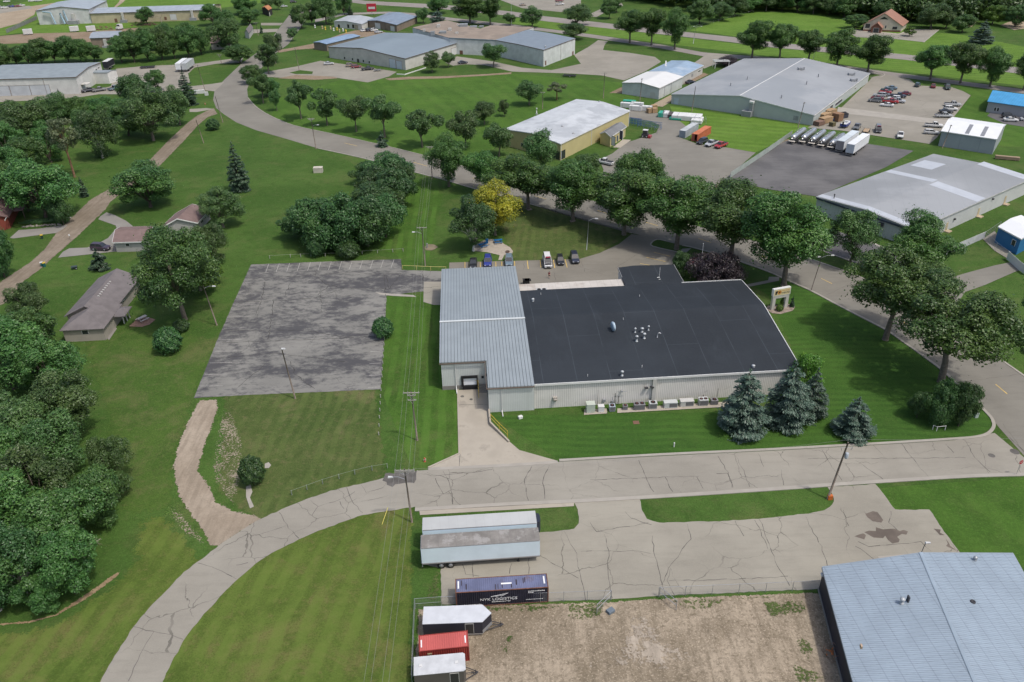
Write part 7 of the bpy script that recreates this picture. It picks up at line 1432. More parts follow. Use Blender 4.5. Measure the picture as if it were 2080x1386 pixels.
MB().box(-1.5, -.85, .5, .9, .85, 1.3).build('body', dark_m, t); MB().box(-1.1, -.75, 1.3, .5, .75, 2.6).build('cab', car_glass, t); MB().box(-1.2, -.8, 2.6, .6, .8, 2.75).build('roof', white_p, t); MB().prism([(.9, -1), (1.9, -1), (1.9, 1), (.9, 1)], .15, .9).build('bucket', PC['red'], t)
for x_ in (-1.0, .4):
    for y_ in (-.85, .85): wheel(t, x_, y_, .48, .3)
g = G(1712, 240); t = thing('dumpster', 'dark blue dumpster beside the pallet stacks', 'dumpster', (g[0], g[1], .1), .4); MB().prism([(-1.6, -1), (1.6, -1), (1.6, 1), (-1.6, 1)], .1, 1.5).build('bin', PC['navy'], t); MB().hexa([(-1.7, -1.1, 1.52), (1.7, -1.1, 1.52), (1.7, 1.1, 1.9), (-1.7, 1.1, 1.9), (-1.7, -1.1, 1.58), (1.7, -1.1, 1.58), (1.7, 1.1, 1.96), (-1.7, 1.1, 1.96)]).build('lid', black_m, t)
# ================================================================ poles, wires, fences, small things
wire_m = M('wire', (.24, .24, .23), .6); lampw = M('lamp_housing', (.55, .56, .56), .5, var=.05); ins_m = M('insulator', (.32, .31, .3), .5)
TOPS = {}
def upole(key, base, top, label, arms=((.35, 2.4),), lamp=None, ang=0.0, r=.16, name='utility_pole', mat=None, trafo=False, lean=True):
    g = G(*base); h = HG(base[0], base[1], top[1]); t = thing(name, label, 'pole', (g[0], g[1], 0), ang)
    d = _f*F+_R*(top[0]-W0/2)+_U*(H0/2-top[1]); k = ((g-_C)@_f)/(d@_f); tp = _C+d*k; dx = (tp-g)[0]*.6 if lean else 0
    mb = MB(); mb.tube([(0, 0, -.2), (dx, 0, h)], [r, r*.62], 8); mb.build('pole', mat or pole_m, t, True)
    ends = []
    for dz, ln in arms:
        z = h-dz; x = dx*z/h; MB().box(x-ln/2, -.16, z-.06, x+ln/2, -.04, z+.06).build('crossarm', M('crossarm_grey', (.33, .31, .28)), t)
        q = MB()
        for s in (-.46, -.2, .22, .46): q.lathe([(.05, .06), (.07, .14), (.04, .26), (.01, .28)], 6, 0, (x+s*ln, -.1, z)); ends.append((g[0]+x+s*ln, g[1]-.1, z+.26))
        q.build('insulator', ins_m, t)
        b = MB(); b.tube([(x-ln*.28, -.1, z-.03), (x, -.1, z-.7)], .025, 5); b.tube([(x+ln*.28, -.1, z-.03), (x, -.1, z-.7)], .025, 5); b.build('brace', galv, t)
    for (lx, lz) in (lamp or []):
        z = h-lz; x = dx*z/h; q = MB(); q.tube([(x, 0, z-.5), (x+lx*.5, 0, z), (x+lx, 0, z+.05)], .04, 6); lo = q.build('lamp_arm', galv, t)
        q = MB(); s = 1 if lx > 0 else -1; q.hexa([(x+lx-.35, -.16, z-.08), (x+lx+.4, -.1, z-.08), (x+lx+.4, .1, z-.08), (x+lx-.35, .16, z-.08), (x+lx-.3, -.12, z+.12), (x+lx+.35, -.07, z+.1), (x+lx+.35, .07, z+.1), (x+lx-.3, .12, z+.12)]); q.build('lamp_head', lampw, lo)
    if trafo:
        q = MB(); q.lathe([(.26, 0), (.28, .1), (.28, .85), (.2, .95), (.02, .98)], 12, 0, (dx*.8+.45, 0, h-2.9)); q.build('transformer', M('transformer_grey', (.36, .40, .43), .4), t, True)
        q = MB(); q.tube([(dx-.9, -.1, h-.9), (dx-.75, -.1, h-1.4)], .05, 5); q.tube([(dx+.9, .1, h-1.0), (dx+.7, .1, h-1.5)], .05, 5); q.tube([(dx-.9, -.1, h-.9), (dx+.9, .1, h-1.0)], .05, 5); q.build('cutout', ins_m, t)
    TOPS[key] = ends; return t
upole('a', (837, 1061), (828, 952), 'wooden crossarm pole with a lamp at the old road junction', ((.25, 2.9), (.5, 2.9)), [(-2.2, 1.5)])
upole('b', (848, 895), (840, 795), 'wooden pole with three crossarms in the striped grass lane', ((.25, 2.7), (.75, 1.4), (1.7, 1.4)))
upole('c', (864, 540), (860, 461), 'crossarm pole with a lamp by the yellow barrier', ((.2, 2.4),), [(-2.1, 1.3)])
upole('d', (878, 363), (876, 297), 'crossarm pole at the boulevard kerb', ((.2, 2.6), (.55, 1.6)))
upole('e', (642, 303), (638, 240), 'double crossarm lamp pole on the curve by the small street trees', ((.2, 2.4), (.5, 2.0)), [(2.0, 2.4)])
upole('f', (1681, 1014), (1703, 899), 'leaning brown pole with a grey transformer beside the street', (), None, trafo=True, r=.19)
upole('g', (441, 661), (423, 581), 'wooden lamp pole left of the old parking lot', (), [(2.2, .1)])
upole('h', (600, 810), (583, 709), 'wooden lamp pole standing in the old parking lot edge', (), [(.25, -.05)])
upole('i', (414, 291), (403, 243), 'bare wooden pole beside the dirt road', ()); upole('j', (453, 249), (443, 196), 'leaning wooden pole at the start of the dirt road', ())
upole('k', (608, 144), (603, 97), 'bare pole in the grass island of the hall lot', ((.3, 1.6),)); upole('l', (1299, 212), (1301, 160), 'tall pole in front of the white roofed hall', ((.2, .8),)); upole('m', (1405, 228), (1409, 176), 'tall pole at the left corner of the grey warehouse', ())
upole('n', (1225.6, 200), (1225.6, 148), 'crossarm pole in the field by the cracked lot', ((.2, 2.6),)); upole('o', (1102, 222), (1102, 187), 'thin pole with crossarm by the round field tree', ((.2, 2.0),)); upole('p', (1620.6, 260), (1627.7, 208), 'tall pole at the near corner of the grey warehouse', ((.3, .8),)); upole('q', (1914, 301), (1923.6, 254), 'pole against the storage shed wall', ((.3, .7),))
upole('r', (450, 129), (448, 110), 'crossarm pole on the lawn wedge by the white trailers', ((.2, 2.6), (.9, 1.6))); upole('s', (418, 188), (407, 132), 'tall crossarm pole beside the side street', ((.2, 3.2),)); upole('t', (525, 73), (522, 46), 'crossarm pole near the white cottage', ((.2, 3.0),)); upole('u', (483.5, 95), (482, 69), 'crossarm pole before the feathery willow', ((.2, 2.6),))
SL = 'steel street lamps along the boulevard'
upole('v', (1129, 432), (1130, 391), 'dark slim street lamp left of the tufted maple', (), [(.9, 0)], name='street_lamp', mat=M('lamp_post_dark', (.10, .09, .08)), r=.09)
upole('w', (1191.5, 508), (1194.5, 447), 'pale street lamp on the dry lawn by the front parking', (), [(1.9, -.3)], name='street_lamp', mat=galv, r=.09); upole('x', (1647, 591), (1661, 522), 'double armed street lamp right of the tall two legged sign', (), [(2.3, -.3), (-.6, 0)], name='street_lamp', mat=M('lamp_post_brown', (.12, .10, .09)), r=.1)
upole('y', (1408, 89), (1411, 54), 'steel street lamp on the highway verge', (), [(3, 0), (-1, 0)], name='street_lamp', mat=galv, r=.14); upole('z', (1864, 1140), (1870, 1103), 'thin grey lamp post behind the bluish ribbed roof', (), [(.3, 0)], name='street_lamp', mat=grey_m, r=.07)
def wires(k1, k2, n, label):
    mb = MB()
    for a, b in list(zip(TOPS[k1], TOPS[k2]))[:n]:
        L = math.dist(a, b); mb.tube([(a[0]+(b[0]-a[0])*i/10, a[1]+(b[1]-a[1])*i/10, a[2]+(b[2]-a[2])*i/10-.018*L*4*(i/10)*(1-i/10)) for i in range(11)], .012, 4, cap=False)
    return tag(mb.build('overhead_wires', wire_m), label, 'wires')
wires('d', 'c', 4, 'overhead wires from the boulevard pole to the barrier pole'); wires('c', 'b', 4, 'overhead wires over the striped grass lane'); wires('b', 'a', 4, 'overhead wires from the lane pole to the junction pole')
TOPS['off'] = [(p[0]+1.0, p[1]-70, p[2]) for p in TOPS['a']]; wires('a', 'off', 4, 'overhead wires running from the junction pole towards the camera')
f0 = G(1703, 899, 10.4); TOPS['f'] = [(49.5, 95.2, 10.8)]; TOPS['f2'] = [(130, 99, 10.6)]; TOPS['a1'] = [TOPS['a'][3]]; wires('f', 'f2', 1, 'single overhead wire right of the transformer pole'); wires('a1', 'f', 1, 'single overhead wire between junction pole and transformer pole')
# ---- fences
mesh_m, _t, _b = _new('chain_link'); _n = N(_t); _tr = _t.nodes.new('ShaderNodeBsdfTransparent'); _mx = _t.nodes.new('ShaderNodeMixShader'); _mx.inputs[0].default_value = .14; _b.inputs['Base Color'].default_value = (.34, .35, .35, 1)
_n.link(_tr.outputs[0], _mx.inputs[1]); _n.link(_b.outputs[0], _mx.inputs[2]); _n.link(_mx.outputs[0], _t.nodes['Material Output'].inputs[0])
slat_m = M('slat_green', (.30, .34, .31), .7)
def fence(px, label, h=1.8, step=3.0, fab=mesh_m, postm=galv, rail=True, name='chain_link_fence', r=.035, mid=False):
    P_ = [G(*p) for p in px]; o = P_[0]; t = thing(name, label, 'fence', (o[0], o[1], 0)); P_ = [(p-o) for p in P_]
    pts = resample([np.array([p[0], p[1], 0]) for p in P_], step, False); pm = MB()
    for p in pts: q = MB(); q.tube([p, p+[0, 0, h+.05]], r, 6); q.build('post', postm, t)
    q = MB()
    for z in ([h] if not mid else [h, h*.5]):
        for a, b in zip(P_[:-1], P_[1:]): q.tube([(a[0], a[1], z), (b[0], b[1], z)], (.02 if fab is None and step > 2.4 and r > .075 else r*.7), 5)
    if rail: q.build('rail', postm, t)
    if fab:
        f = MB()
        for a, b in zip(P_[:-1], P_[1:]):
            e = (b-a)/np.linalg.norm(b-a); nn = np.array([-e[1], e[0], 0])*.012; up = np.array([0, 0, 1.0]); a = np.array([a[0], a[1], 0]); b = np.array([b[0], b[1], 0])
            if fab is mesh_m: f.poly([a+up*.05, b+up*.05, b+up*(h-.05), a+up*(h-.05)])
            else: f.hexa([a-nn+up*.1, b-nn+up*.1, b+nn+up*.1, a+nn+up*.1, a-nn+up*(h-.08), b-nn+up*(h-.08), b+nn+up*(h-.08), a+nn+up*(h-.08)])
        f.build('fabric', fab, t)
    return t
fence([(838, 1392), (841, 1300), (844, 1237), (897, 1233)], 'chain link fence on the left side of the dirt yard', 1.9, 2.6, mid=True)
fence([(897, 1232), (1050, 1226), (1240, 1219)], 'chain link fence in front of the navy container', 1.8); fence([(1337, 1213), (1500, 1206), (1663, 1199)], 'chain link fence between right gate and the blue grey roofed building', 1.8)
fence([(1241, 1219), (1212, 1248)], 'left leaf of the open yard gate', 1.8, 4, r=.05, name='gate', mid=True); fence([(1339, 1212), (1373, 1240)], 'right leaf of the open yard gate', 1.8, 4, r=.05, name='gate', mid=True)
fence([(1483, 362), (1560, 310), (1608, 276)], 'slatted chain link fence beside the tank trailers', 1.9, 3, slat_m); fence([(1999, 485), (2030, 464)], 'chain link fence behind the royal blue building', 1.9, 3); fence([(1999, 485), (2022, 508), (2048, 527)], 'chain link fence in front of the royal blue building', 1.9, 3)
fence([(1346, 231), (1380, 240), (1434, 252), (1432, 246)], 'low chain link fence behind the white wrapped bundles', 1.8, 3); fence([(1302, 254), (1330, 268), (1336, 274)], 'fence behind the blue racks near the loader', 1.8, 2.5)
fence([(14, 68), (45, 54), (76, 40)], 'slatted fence with stored frames by the white hall, top left', 2.4, 3, M('slat_grey', (.2, .21, .2))); fence([(1403, 60), (1470, 43), (1530, 26)], 'long wire fence along the wood edge', 1.5, 6, None)
fence([(1921, 519), (1999, 485)], 'solid white board fence below the pale warehouse', 2.0, 2.4, M('board_white', (.46, .48, .49), .6), trim_w, name='board_fence'); fence([(2044, 527), (2068, 549), (2084, 560)], 'white gate and pale wall below the royal blue building', 2.2, 3, trim_w, trim_w, name='white_gate')
fence([(548, 525.5), (590, 523), (632, 521.5), (690, 520), (736, 516), (798, 512.5), (819, 511)], 'low wire and post line above the old parking lot', .8, 2.6, None, M('post_grey', (.34, .33, .30)), name='post_and_cable', r=.09)
fence([(784, 602), (781, 690), (774, 794), (771, 850), (769.5, 884)], 'short post line along the right edge of the old parking lot', .6, 2.2, None, M('post_grey', (.34, .33, .30)), False, name='post_row', r=.09)
fence([(593, 1006), (624, 995), (655.6, 983.5), (689, 973), (721, 964), (756, 956), (787, 951)], 'rope and post fence along the curve of the old road', .9, 30, None, M('post_greygreen', (.22, .25, .21)), name='rope_fence', r=.076)
fence([(818, 547), (846, 548), (875, 549.5), (906, 550)], 'yellow pipe barrier between the old lot and the grass', 1.0, 30, None, M('barrier_yellow', (.52, .44, .18)), name='pipe_barrier', r=.07)
fence([(1894, 873), (1902, 876), (1919, 874)], 'two white posts with slack rope at the corner clump', .9, 6, None, trim_w, name='rope_fence', r=.06); fence([(1975, 838), (1979, 828)], 'small wire trellis at the corner clump', 1.4, 5, None, galv, name='trellis')
# loading drive wall and railing, yellow
w_ = MB(); a = [G(*p) for p in ((993, 831), (996, 864), (1034, 899))]
for p, q_ in zip(a[:-1], a[1:]):
    e = (q_-p)/np.linalg.norm(q_-p); n_ = np.array([-e[1], e[0], 0])*.15; w_.hexa([p-n_, q_-n_, q_+n_, p+n_, p-n_+[0, 0, .75], q_-n_+[0, 0, .35 if q_ is a[-1] else .75], q_+n_+[0, 0, .35 if q_ is a[-1] else .75], p+n_+[0, 0, .75]])
tag(w_.build('retaining_wall', conc), 'low concrete retaining wall on the right of the loading drive', 'wall')
fence([(997, 856), (1014, 874), (1031, 890)], 'yellow two rail handrail on the retaining wall', 1.5, 2.4, None, yel_rail, name='handrail', r=.05, mid=True)
# white curb of the hall lawn
mb = MB(); a = [G(*p) for p in ((806, 151.5), (822, 152.5), (865, 138.5))]
for p, q_ in zip(a[:-1], a[1:]):
    e = (q_-p)/np.linalg.norm(q_-p); n_ = np.array([-e[1], e[0], 0])*.2; mb.hexa([p-n_, q_-n_, q_+n_, p+n_, p-n_+[0, 0, .35], q_-n_+[0, 0, .35], q_+n_+[0, 0, .35], p+n_+[0, 0, .35]])
tag(mb.build('white_curb', trim_w), 'white angled curb on the lawn by the long hall doors', 'curb')
# ---- equipment row along the plant wall
def acbox(x, y, w, d, h, label, mat, fans=0, grille=False, nm='air_conditioner'):
    g = G(x, y); t = thing(nm, label, 'air conditioner' if nm == 'air_conditioner' else 'cabinet', (g[0], g[1], .1), YAW)
    MB().box(-w/2, -d/2, .05, w/2, d/2, h).build('casing', mat, t); MB().box(-w/2-.03, -d/2-.03, h, w/2+.03, d/2+.03, h+.04).build('lid', mat, t)
    if grille: MB().box(-w*.12, -d/2-.02, .2, w/2-.08, -d/2+.01, h-.12).build('coil_grille', M('coil_dark', (.15, .15, .155), lines=[(0, .12, .05, .4, False)]), t)
    elif fans:
        for s in ('f', 'b'): MB().box(-w/2+.06, (-d/2-.015) if s == 'f' else d/2-.01, .15, w/2-.06, (-d/2+.01) if s == 'f' else d/2+.015, h-.1).build('coil_grille', M('coil_dark', (.15, .15, .155), lines=[(0, .12, .05, .4, False)]), t)
    for i in range(fans):
        fx = (i-(fans-1)/2)*w/max(1, fans); q = MB(); q.lathe([(.02, h+.045), (min(w/fans, d)*.40, h+.045), (min(w/fans, d)*.40, h+.09), (.02, h+.06)], 16, 0, (fx, 0, 0)); fo = q.build('fan', black_m, t); q = MB(); q.lathe([(.01, h+.1), (.12, h+.1), (.12, h+.12), (.01, h+.13)], 10, 0, (fx, 0, 0)); q.build('fan_hub', M('fan_rust', (.2, .06, .05)), fo)
    return t
lg = M('unit_lightgrey', (.43, .44, .44), .5, var=.06); lb = M('unit_bluegrey', (.36, .40, .46), .5, var=.06); dg = M('unit_dark', (.22, .21, .22), .5)
acbox(1199, 836, 1.5, 1.3, 1.7, 'tall pale green transformer cabinet at the plant wall', M('cabinet_green', (.42, .46, .40), .6, stain=((.3, .3, .2), 1, .55, .5)), nm='transformer_cabinet'); acbox(1220.5, 836, 1.05, .9, 1.15, 'small white cabinet right of the green transformer cabinet', white_p, nm='white_cabinet')
acbox(1243, 834, 1.0, 1.0, 1.0, 'blue grey single fan unit between white cabinet and small dark unit', lb, 1); acbox(1269.5, 832, .8, .8, .8, 'smallest dark single fan unit on the slab', dg, 1); acbox(1298, 831, 1.9, 1.1, 1.1, 'dark unit with two reddish fans', dg, 2); acbox(1325.5, 829, 1.35, 1.1, 1.15, 'pale single fan unit right of the two fan unit', lg, 1)
acbox(1361, 827, 2.4, 1.1, 1.1, 'left of two long low boxes with side grilles', M('unit_pale', (.46, .48, .47), .5), 0, True); acbox(1394, 824, 2.4, 1.1, 1.1, 'right of two long low boxes with side grilles', M('unit_pale2', (.47, .465, .45), .5), 0, True); acbox(1427.5, 822, 1.6, 1.2, 1.15, 'two fan unit left of the big spruce', lg, 2); acbox(1450, 821, 1.2, 1.0, .9, 'dark fan unit partly behind the big spruce', dg, 1)
g = G(1100, 594.5, 4.2); t = thing('air_conditioner', 'twin fan unit on the pale strip roof of the plant', 'air conditioner', (g[0], g[1], 4.25), YAW); MB().box(-1.2, -.5, .02, 1.2, .5, .75).build('casing', lg, t)
for s in (-.55, .55): q = MB(); q.lathe([(.02, .76), (.42, .76), (.42, .8), (.02, .77)], 16, 0, (s, 0, 0)); q.build('fan', black_m, t)
g = G(1071, 578); t = thing('dumpster', 'black bin with sloped lid between strip roof and front parking', 'dumpster', (g[0], g[1], .08), YAW); MB().box(-1.0, -.6, 0, .5, .6, 1.2).build('bin', black_m, t); MB().hexa([(-1.05, -.65, 1.2), (.55, -.65, 1.2), (.55, .65, 1.2), (-1.05, .65, 1.2), (-1.05, -.65, 1.26), (.9, -.6, 1.0), (.9, .6, 1.0), (-1.05, .65, 1.26)]).build('lid', black_m, t)
# ---- tribune sign
a, b = G(1566.5, 631), G(1599, 625); L = float(np.linalg.norm(b-a)); t = thing('plant_sign', 'tall white two legged sign with cream panel on the front lawn', 'sign', tuple(a), math.atan2(b[1]-a[1], b[0]-a[0]))
for x in (0, L-.75): MB().box(x, 0, 0, x+.75, .6, 2.75).build('leg', off_white, t)
MB().box(0, 0, 2.75, L, .6, 3.3).build('lintel', off_white, t); bx = MB().box(-.1, -.06, 3.36, L+.1, .66, 5.05).build('sign_box', trim_w, t); MB().box(.05, -.08, 3.5, L-.05, -.06, 4.92).build('panel', M('panel_cream', (.60, .52, .30), .5, var=.04), bx)
def onsign(x, z, o=-.09): return Matrix.Translation((x, o, z)) @ Matrix.Rotation(math.pi/2, 4, 'X')
text_mesh('TRIBUNE', .58, M('ink_black', (.03, .03, .025)), bx, onsign(L*.70, 3.95), 'lettering', .008, .95); text_mesh('west central', .36, M('ink_orange', (.48, .22, .05)), bx, onsign(L*.70, 4.52), 'lettering', .008, 1.1)
q = MB(); q.lathe([(.02, 0), (.5, 0), (.5, .02), (.02, .02)], 18); e_ = q.build('emblem_ring', M('ink_orange', (.48, .22, .05)), bx); e_.matrix_local = Matrix.Translation((L*.33, -.08, 4.22)) @ Matrix.Rotation(math.pi/2, 4, 'X'); q = MB(); q.lathe([(.01, 0), (.2, 0), (.2, .012), (.01, .012)], 12); d_ = q.build('emblem_dot', M('ink_black', (.03, .03, .025)), bx); d_.matrix_local = Matrix.Translation((L*.33, -.102, 4.22)) @ Matrix.Rotation(math.pi/2, 4, 'X')
q = MB(); q.add([(.3, -.1, 3.75), (.75, -.1, 3.75), (.75, -.1, 4.0), (.95, -.1, 4.6), (.3, -.1, 4.6)], [(0, 1, 2, 3, 4)]); q.build('emblem_block', M('ink_black', (.03, .03, .025)), bx)
# ---- flag at half height
g = G(1421, 566); hp = HG(1421, 566, 496); t = thing('flagpole', 'white flagpole with a stars and stripes flag at half height', 'flagpole', (g[0], g[1], 0), 0); q = MB(); q.tube([(0, 0, 0), (0, 0, hp)], [.07, .04], 8); q.lathe([(.02, 0), (.12, .08), (.02, .2)], 8, 0, (0, 0, hp)); q.build('pole', white_p, t)
fl = MB(); W_, Hf = 2.7, 1.45; zf = hp*.62
def fp(s, z): return (-.05-s*W_, .22*math.sin(s*6)*s, zf-z*Hf-.35*s*s)
for i in range(13):
    for k in range(10): fl.add([fp(k/10, i/13), fp((k+1)/10, i/13), fp((k+1)/10, (i+1)/13), fp(k/10, (i+1)/13)], [(0, 1, 2, 3)], 2 if (k < 4 and i < 7) else (0 if i % 2 == 0 else 1))
fl.build('flag', [M('flag_red', (.42, .06, .08), .8), M('flag_white', (.62, .62, .60), .8), M('flag_blue', (.03, .05, .20), .8)], t)
g = G(1653, 132, 7.0); t = thing('flagpole', 'flagpole with small pale flag behind the grey warehouse roof', 'flagpole', tuple(G(1651, 128)), 0); q = MB(); q.tube([(0, 0, 0), (0, 0, 9.5)], .07, 6); q.build('pole', white_p, t); MB().box(-2.0, -.02, 7.7, -.08, .02, 8.9).build('flag', M('flag_pale', (.5, .33, .30)), t)
g = G(1039, 53); t = thing('flagpole', 'bare white pole at the back edge of the gravel roof', 'flagpole', tuple(g), 0); q = MB(); q.tube([(0, 0, 0), (0, 0, 13)], [.12, .07], 6); q.build('pole', white_p, t); MB().box(-.3, -.3, 0, .3, .3, .25).build('base', conc, t)
# ---- signs and street bits
g = G(2064, 965); t = thing('stop_sign', 'red stop sign on a post at the right edge corner', 'stop sign', (g[0], g[1], 0), math.radians(15)); q = MB(); q.tube([(0, 0, 0), (0, 0, 2.9)], .035, 6); q.build('post', galv, t)
oc = [(.38*math.cos(math.pi/8+i*math.pi/4), .38*math.sin(math.pi/8+i*math.pi/4)) for i in range(8)]; pn = MB().prism(oc, -.01, .01).build('panel', M('sign_red', (.40, .02, .03), .4), t); pn.matrix_local = Matrix.Translation((0, -.06, 2.6)) @ Matrix.Rotation(math.pi/2, 4, 'X'); text_mesh('STOP', .27, ink, pn, Matrix.Translation((0, 0, .013)), 'lettering', .003)
def hydrant(x, y, label):
    g = G(x, y); t = thing('fire_hydrant', label, 'hydrant', tuple(g), rnd.random()); q = MB(); q.lathe([(.2, 0), (.2, .06), (.13, .08), (.13, .6), (.17, .62), (.16, .7), (.1, .8), (.03, .86)], 10); q.build('barrel', M('hydrant_red', (.42, .09, .05), .5), t, True); q = MB(); q.tube([(-.26, 0, .48), (.26, 0, .48)], .07, 8); q.tube([(0, 0, .45), (0, -.25, .45)], .08, 8); q.build('nozzle', M('hydrant_pale', (.5, .42, .35)), t)
hydrant(863, 938, 'red hydrant in the grass by the loading drive'); hydrant(417, 213, 'red hydrant on the lawn corner near the dirt road')
def ubox(x, y, w, d, h, label, mat, name='utility_box', cat='box', rz=YAW):
    g = G(x, y); t = thing(name, label, cat, (g[0], g[1], 0), rz); MB().box(-w/2, -d/2, 0, w/2, d/2, h*.85).build('casing', mat, t); MB().hexa([(-w/2-.03, -d/2-.03, h*.85), (w/2+.03, -d/2-.03, h*.85), (w/2+.03, d/2+.03, h*.85), (-w/2-.03, d/2+.03, h*.85), (-w/2, -d/2, h), (w/2, -d/2, h), (w/2, d/2, h), (-w/2, d/2, h)]).build('lid', mat, t); return t
ubox(647, 350, 2.9, 1.8, 1.7, 'cream utility box alone on the open lawn', M('box_cream', (.46, .43, .36), .6)); ubox(1982, 848, .55, .5, 1.0, 'small pale green utility box at the street corner', M('box_green', (.38, .42, .40))); ubox(1685, 1014, .7, .5, .8, 'orange crate at the foot of the transformer pole', M('crate_orange', (.45, .12, .03)), 'crate', 'crate'); ubox(1369, 908, .16, .16, .9, 'thin white marker post in the front lawn', trim_w, 'marker_post', 'post'); ubox(1057, 850, .75, .5, .5, 'small white ball like well cover on the lawn', trim_w, 'well_cover', 'cover', .5); ubox(1292, 859, 1.0, .9, .1, 'brown manhole cover in the front lawn', M('cover_brown', (.16, .09, .06)), 'manhole_cover', 'cover')
ubox(868, 504, .3, .3, 1.3, 'valve post on bare soil by the barrier pole', grey_m, 'valve_post', 'post'); ubox(1240, 1244, .95, .7, .5, 'grey box on the ground at the left gate leaf', M('box_slate', (.13, .16, .19)), 'box', 'box', .6)
def bins(x, y, cols, label):
    g = G(x, y)
    for i, (c1, c2, l) in enumerate(cols):
        t = thing('wheelie_bin', l, 'bin', (g[0]+i*.75, g[1]-i*.25, 0), .5); MB().hexa([(-.25, -.28, 0), (.25, -.28, 0), (.25, .28, 0), (-.25, .28, 0), (-.32, -.38, 1.0), (.32, -.38, 1.0), (.32, .38, 1.0), (-.32, .38, 1.0)]).build('bin', c1, t); MB().box(-.36, -.42, 1.0, .36, .42, 1.1).build('lid', c2, t)
tl = M('bin_teal', (.02, .12, .12), .5); yl_ = M('bin_yellow', (.50, .36, .05), .5)
bins(86, 541, [(tl, M('lid_white', (.5, .5, .5)), 'teal bin with pale lid on the dirt road edge'), (tl, yl_, 'teal bin with yellow lid on the dirt road edge')], ''); bins(86, 485, [(M('bin_green', (.02, .05, .04)), yl_, 'dark bin with yellow lid by the left house drive')], '')
for x, y, l in ((143, 487, 'white mailbox at the point of the grass island'), (128, 449, 'dark mailbox at the end of the stone edged bed')):
    g = G(x, y); t = thing('mailbox', l, 'mailbox', tuple(g), .6); q = MB(); q.tube([(0, 0, 0), (0, 0, 1.1)], .05, 6); q.build('post', wood_m, t); MB().box(-.15, -.3, 1.1, .15, .3, 1.4).build('box', white_p if 'white' in l else black_m, t)
ubox(406, 190, 4.5, .7, 1.5, 'white bench like mailbox rack at the side street', trim_w, 'mailbox_rack', 'mailboxes', .1); ubox(420, 194, 1.4, .9, 1.5, 'small white box right of the mailbox rack', white_p, 'mailbox', 'mailbox', .1)
g = G(678, 0); g = G(756, 32); t = thing('shop_sign', 'red and white shop sign on a post by the frontage road', 'sign', tuple(g), 0); q = MB(); q.tube([(0, 0, 0), (0, 0, 3)], .15, 6); q.build('post', grey_m, t); MB().box(-3.2, -.2, 2.6, 3.2, .2, 7.6).build('panel', M('sign_red2', (.42, .03, .05), .5), t); MB().box(-2, -.24, 4.2, 2.4, -.2, 5.6).build('panel_band', white_p, t)
# picnic table, patio furniture
def picnic(x, y, rz, mat, label, s=1.0):
    g = G(x, y); t = thing('picnic_table', label, 'picnic table', (g[0], g[1], .05), rz); t.scale = (s,)*3; MB().box(-.95, -.38, .72, .95, .38, .77).build('tabletop', mat, t)
    for y_ in (-.75, .75): MB().box(-.95, y_-.14, .42, .95, y_+.14, .46).build('bench', mat, t)
    for x_ in (-.65, .65):
        q = MB(); q.tube([(x_, -.75, 0), (x_, -.2, .72)], .045, 5); q.tube([(x_, .75, 0), (x_, .2, .72)], .045, 5); q.tube([(x_, -.8, .4), (x_, .8, .4)], .045, 5); q.build('leg', mat, t)
picnic(290, 652, 1.0, M('plank_grey', (.42, .40, .38)), 'weathered pale picnic table on the brick patio of the tan house', 1.15); bl = M('furniture_blue', (.015, .12, .30), .5); picnic(981, 502, .5, bl, 'blue picnic table left on the patio', 1.15); picnic(1012, 494, .2, bl, 'blue picnic table right on the patio', 1.15); ubox(989, 494, .7, .7, 1.1, 'blue bin between the two blue picnic tables', bl, 'litter_bin', 'bin')
g = G(1031, 513); t = thing('fire_ring', 'low round fire ring at the edge of the patio', 'fire ring', tuple(g), 0); q = MB(); q.lathe([(.45, 0), (.55, 0), (.55, .35), (.45, .35), (.42, .05)], 14); q.build('ring', M('ring_rust', (.14, .09, .07)), t); q = MB(); q.lathe([(.01, .05), (.4, .06), (.4, .08), (.01, .08)], 12); q.build('ash', M('ash', (.12, .11, .1)), t)
# ---- stacked goods in the yards
def stack(x, y, w, d, h, rz, mat, label, cat='bundle', name='wrapped_bundle', band=True, group=None, n=1):
    g = G(x, y); t = thing(name, label, cat, (g[0], g[1], .1), rz, group)
    for i in range(n): MB().box(-w/2, -d/2, .15+i*h/n, w/2, d/2, .15+(i+1)*h/n-.06).build('layer', mat, t)
    if band:
        q = MB()
        for s in (-.3, .3): q.box(s*w-.05, -d/2-.01, .14, s*w+.05, d/2+.01, .16+h)
        q.build('strap', M('strap_grey', (.3, .3, .32)), t)
    q = MB()
    for s in (-.35, 0, .35): q.box(s*w-.1, -d/2, 0, s*w+.1, d/2, .14)
    q.build('bearer', wood_m, t); return t
wr = M('wrap_white', (.60, .60, .59), .5, var=.06); gr_ = M('wrap_green', (.03, .33, .22), .5, var=.1); cd_ = M('cardboard', (.34, .23, .13), .8, var=.15)
for x, y, m_, l in ((1273, 219, wr, 'leftmost white wrapped bundle behind the yellow factory'), (1278, 214, gr_, 'green wrapped bundle behind the yellow factory'), (1294, 218.5, wr, 'white bundle behind the front one by the yellow factory'), (1291, 225, wr, 'white bundle in front near the yellow factory'), (1311, 225.5, wr, 'white wrapped bundle next to the brown pallets')): stack(x, y, 5, 2, 1.8, -.35, m_, l)
for i, (x, y, l) in enumerate(((1319.5, 230, 'front brown pallet stack by the white bundles'), (1328, 229.5, 'second brown pallet stack by the white bundles'), (1328, 223, 'brown pallet stack at the back by the white bundles'))): stack(x, y, 2.2, 1.8, 1.7, .4, cd_, l, 'pallets', 'pallet_stack', False, n=4)
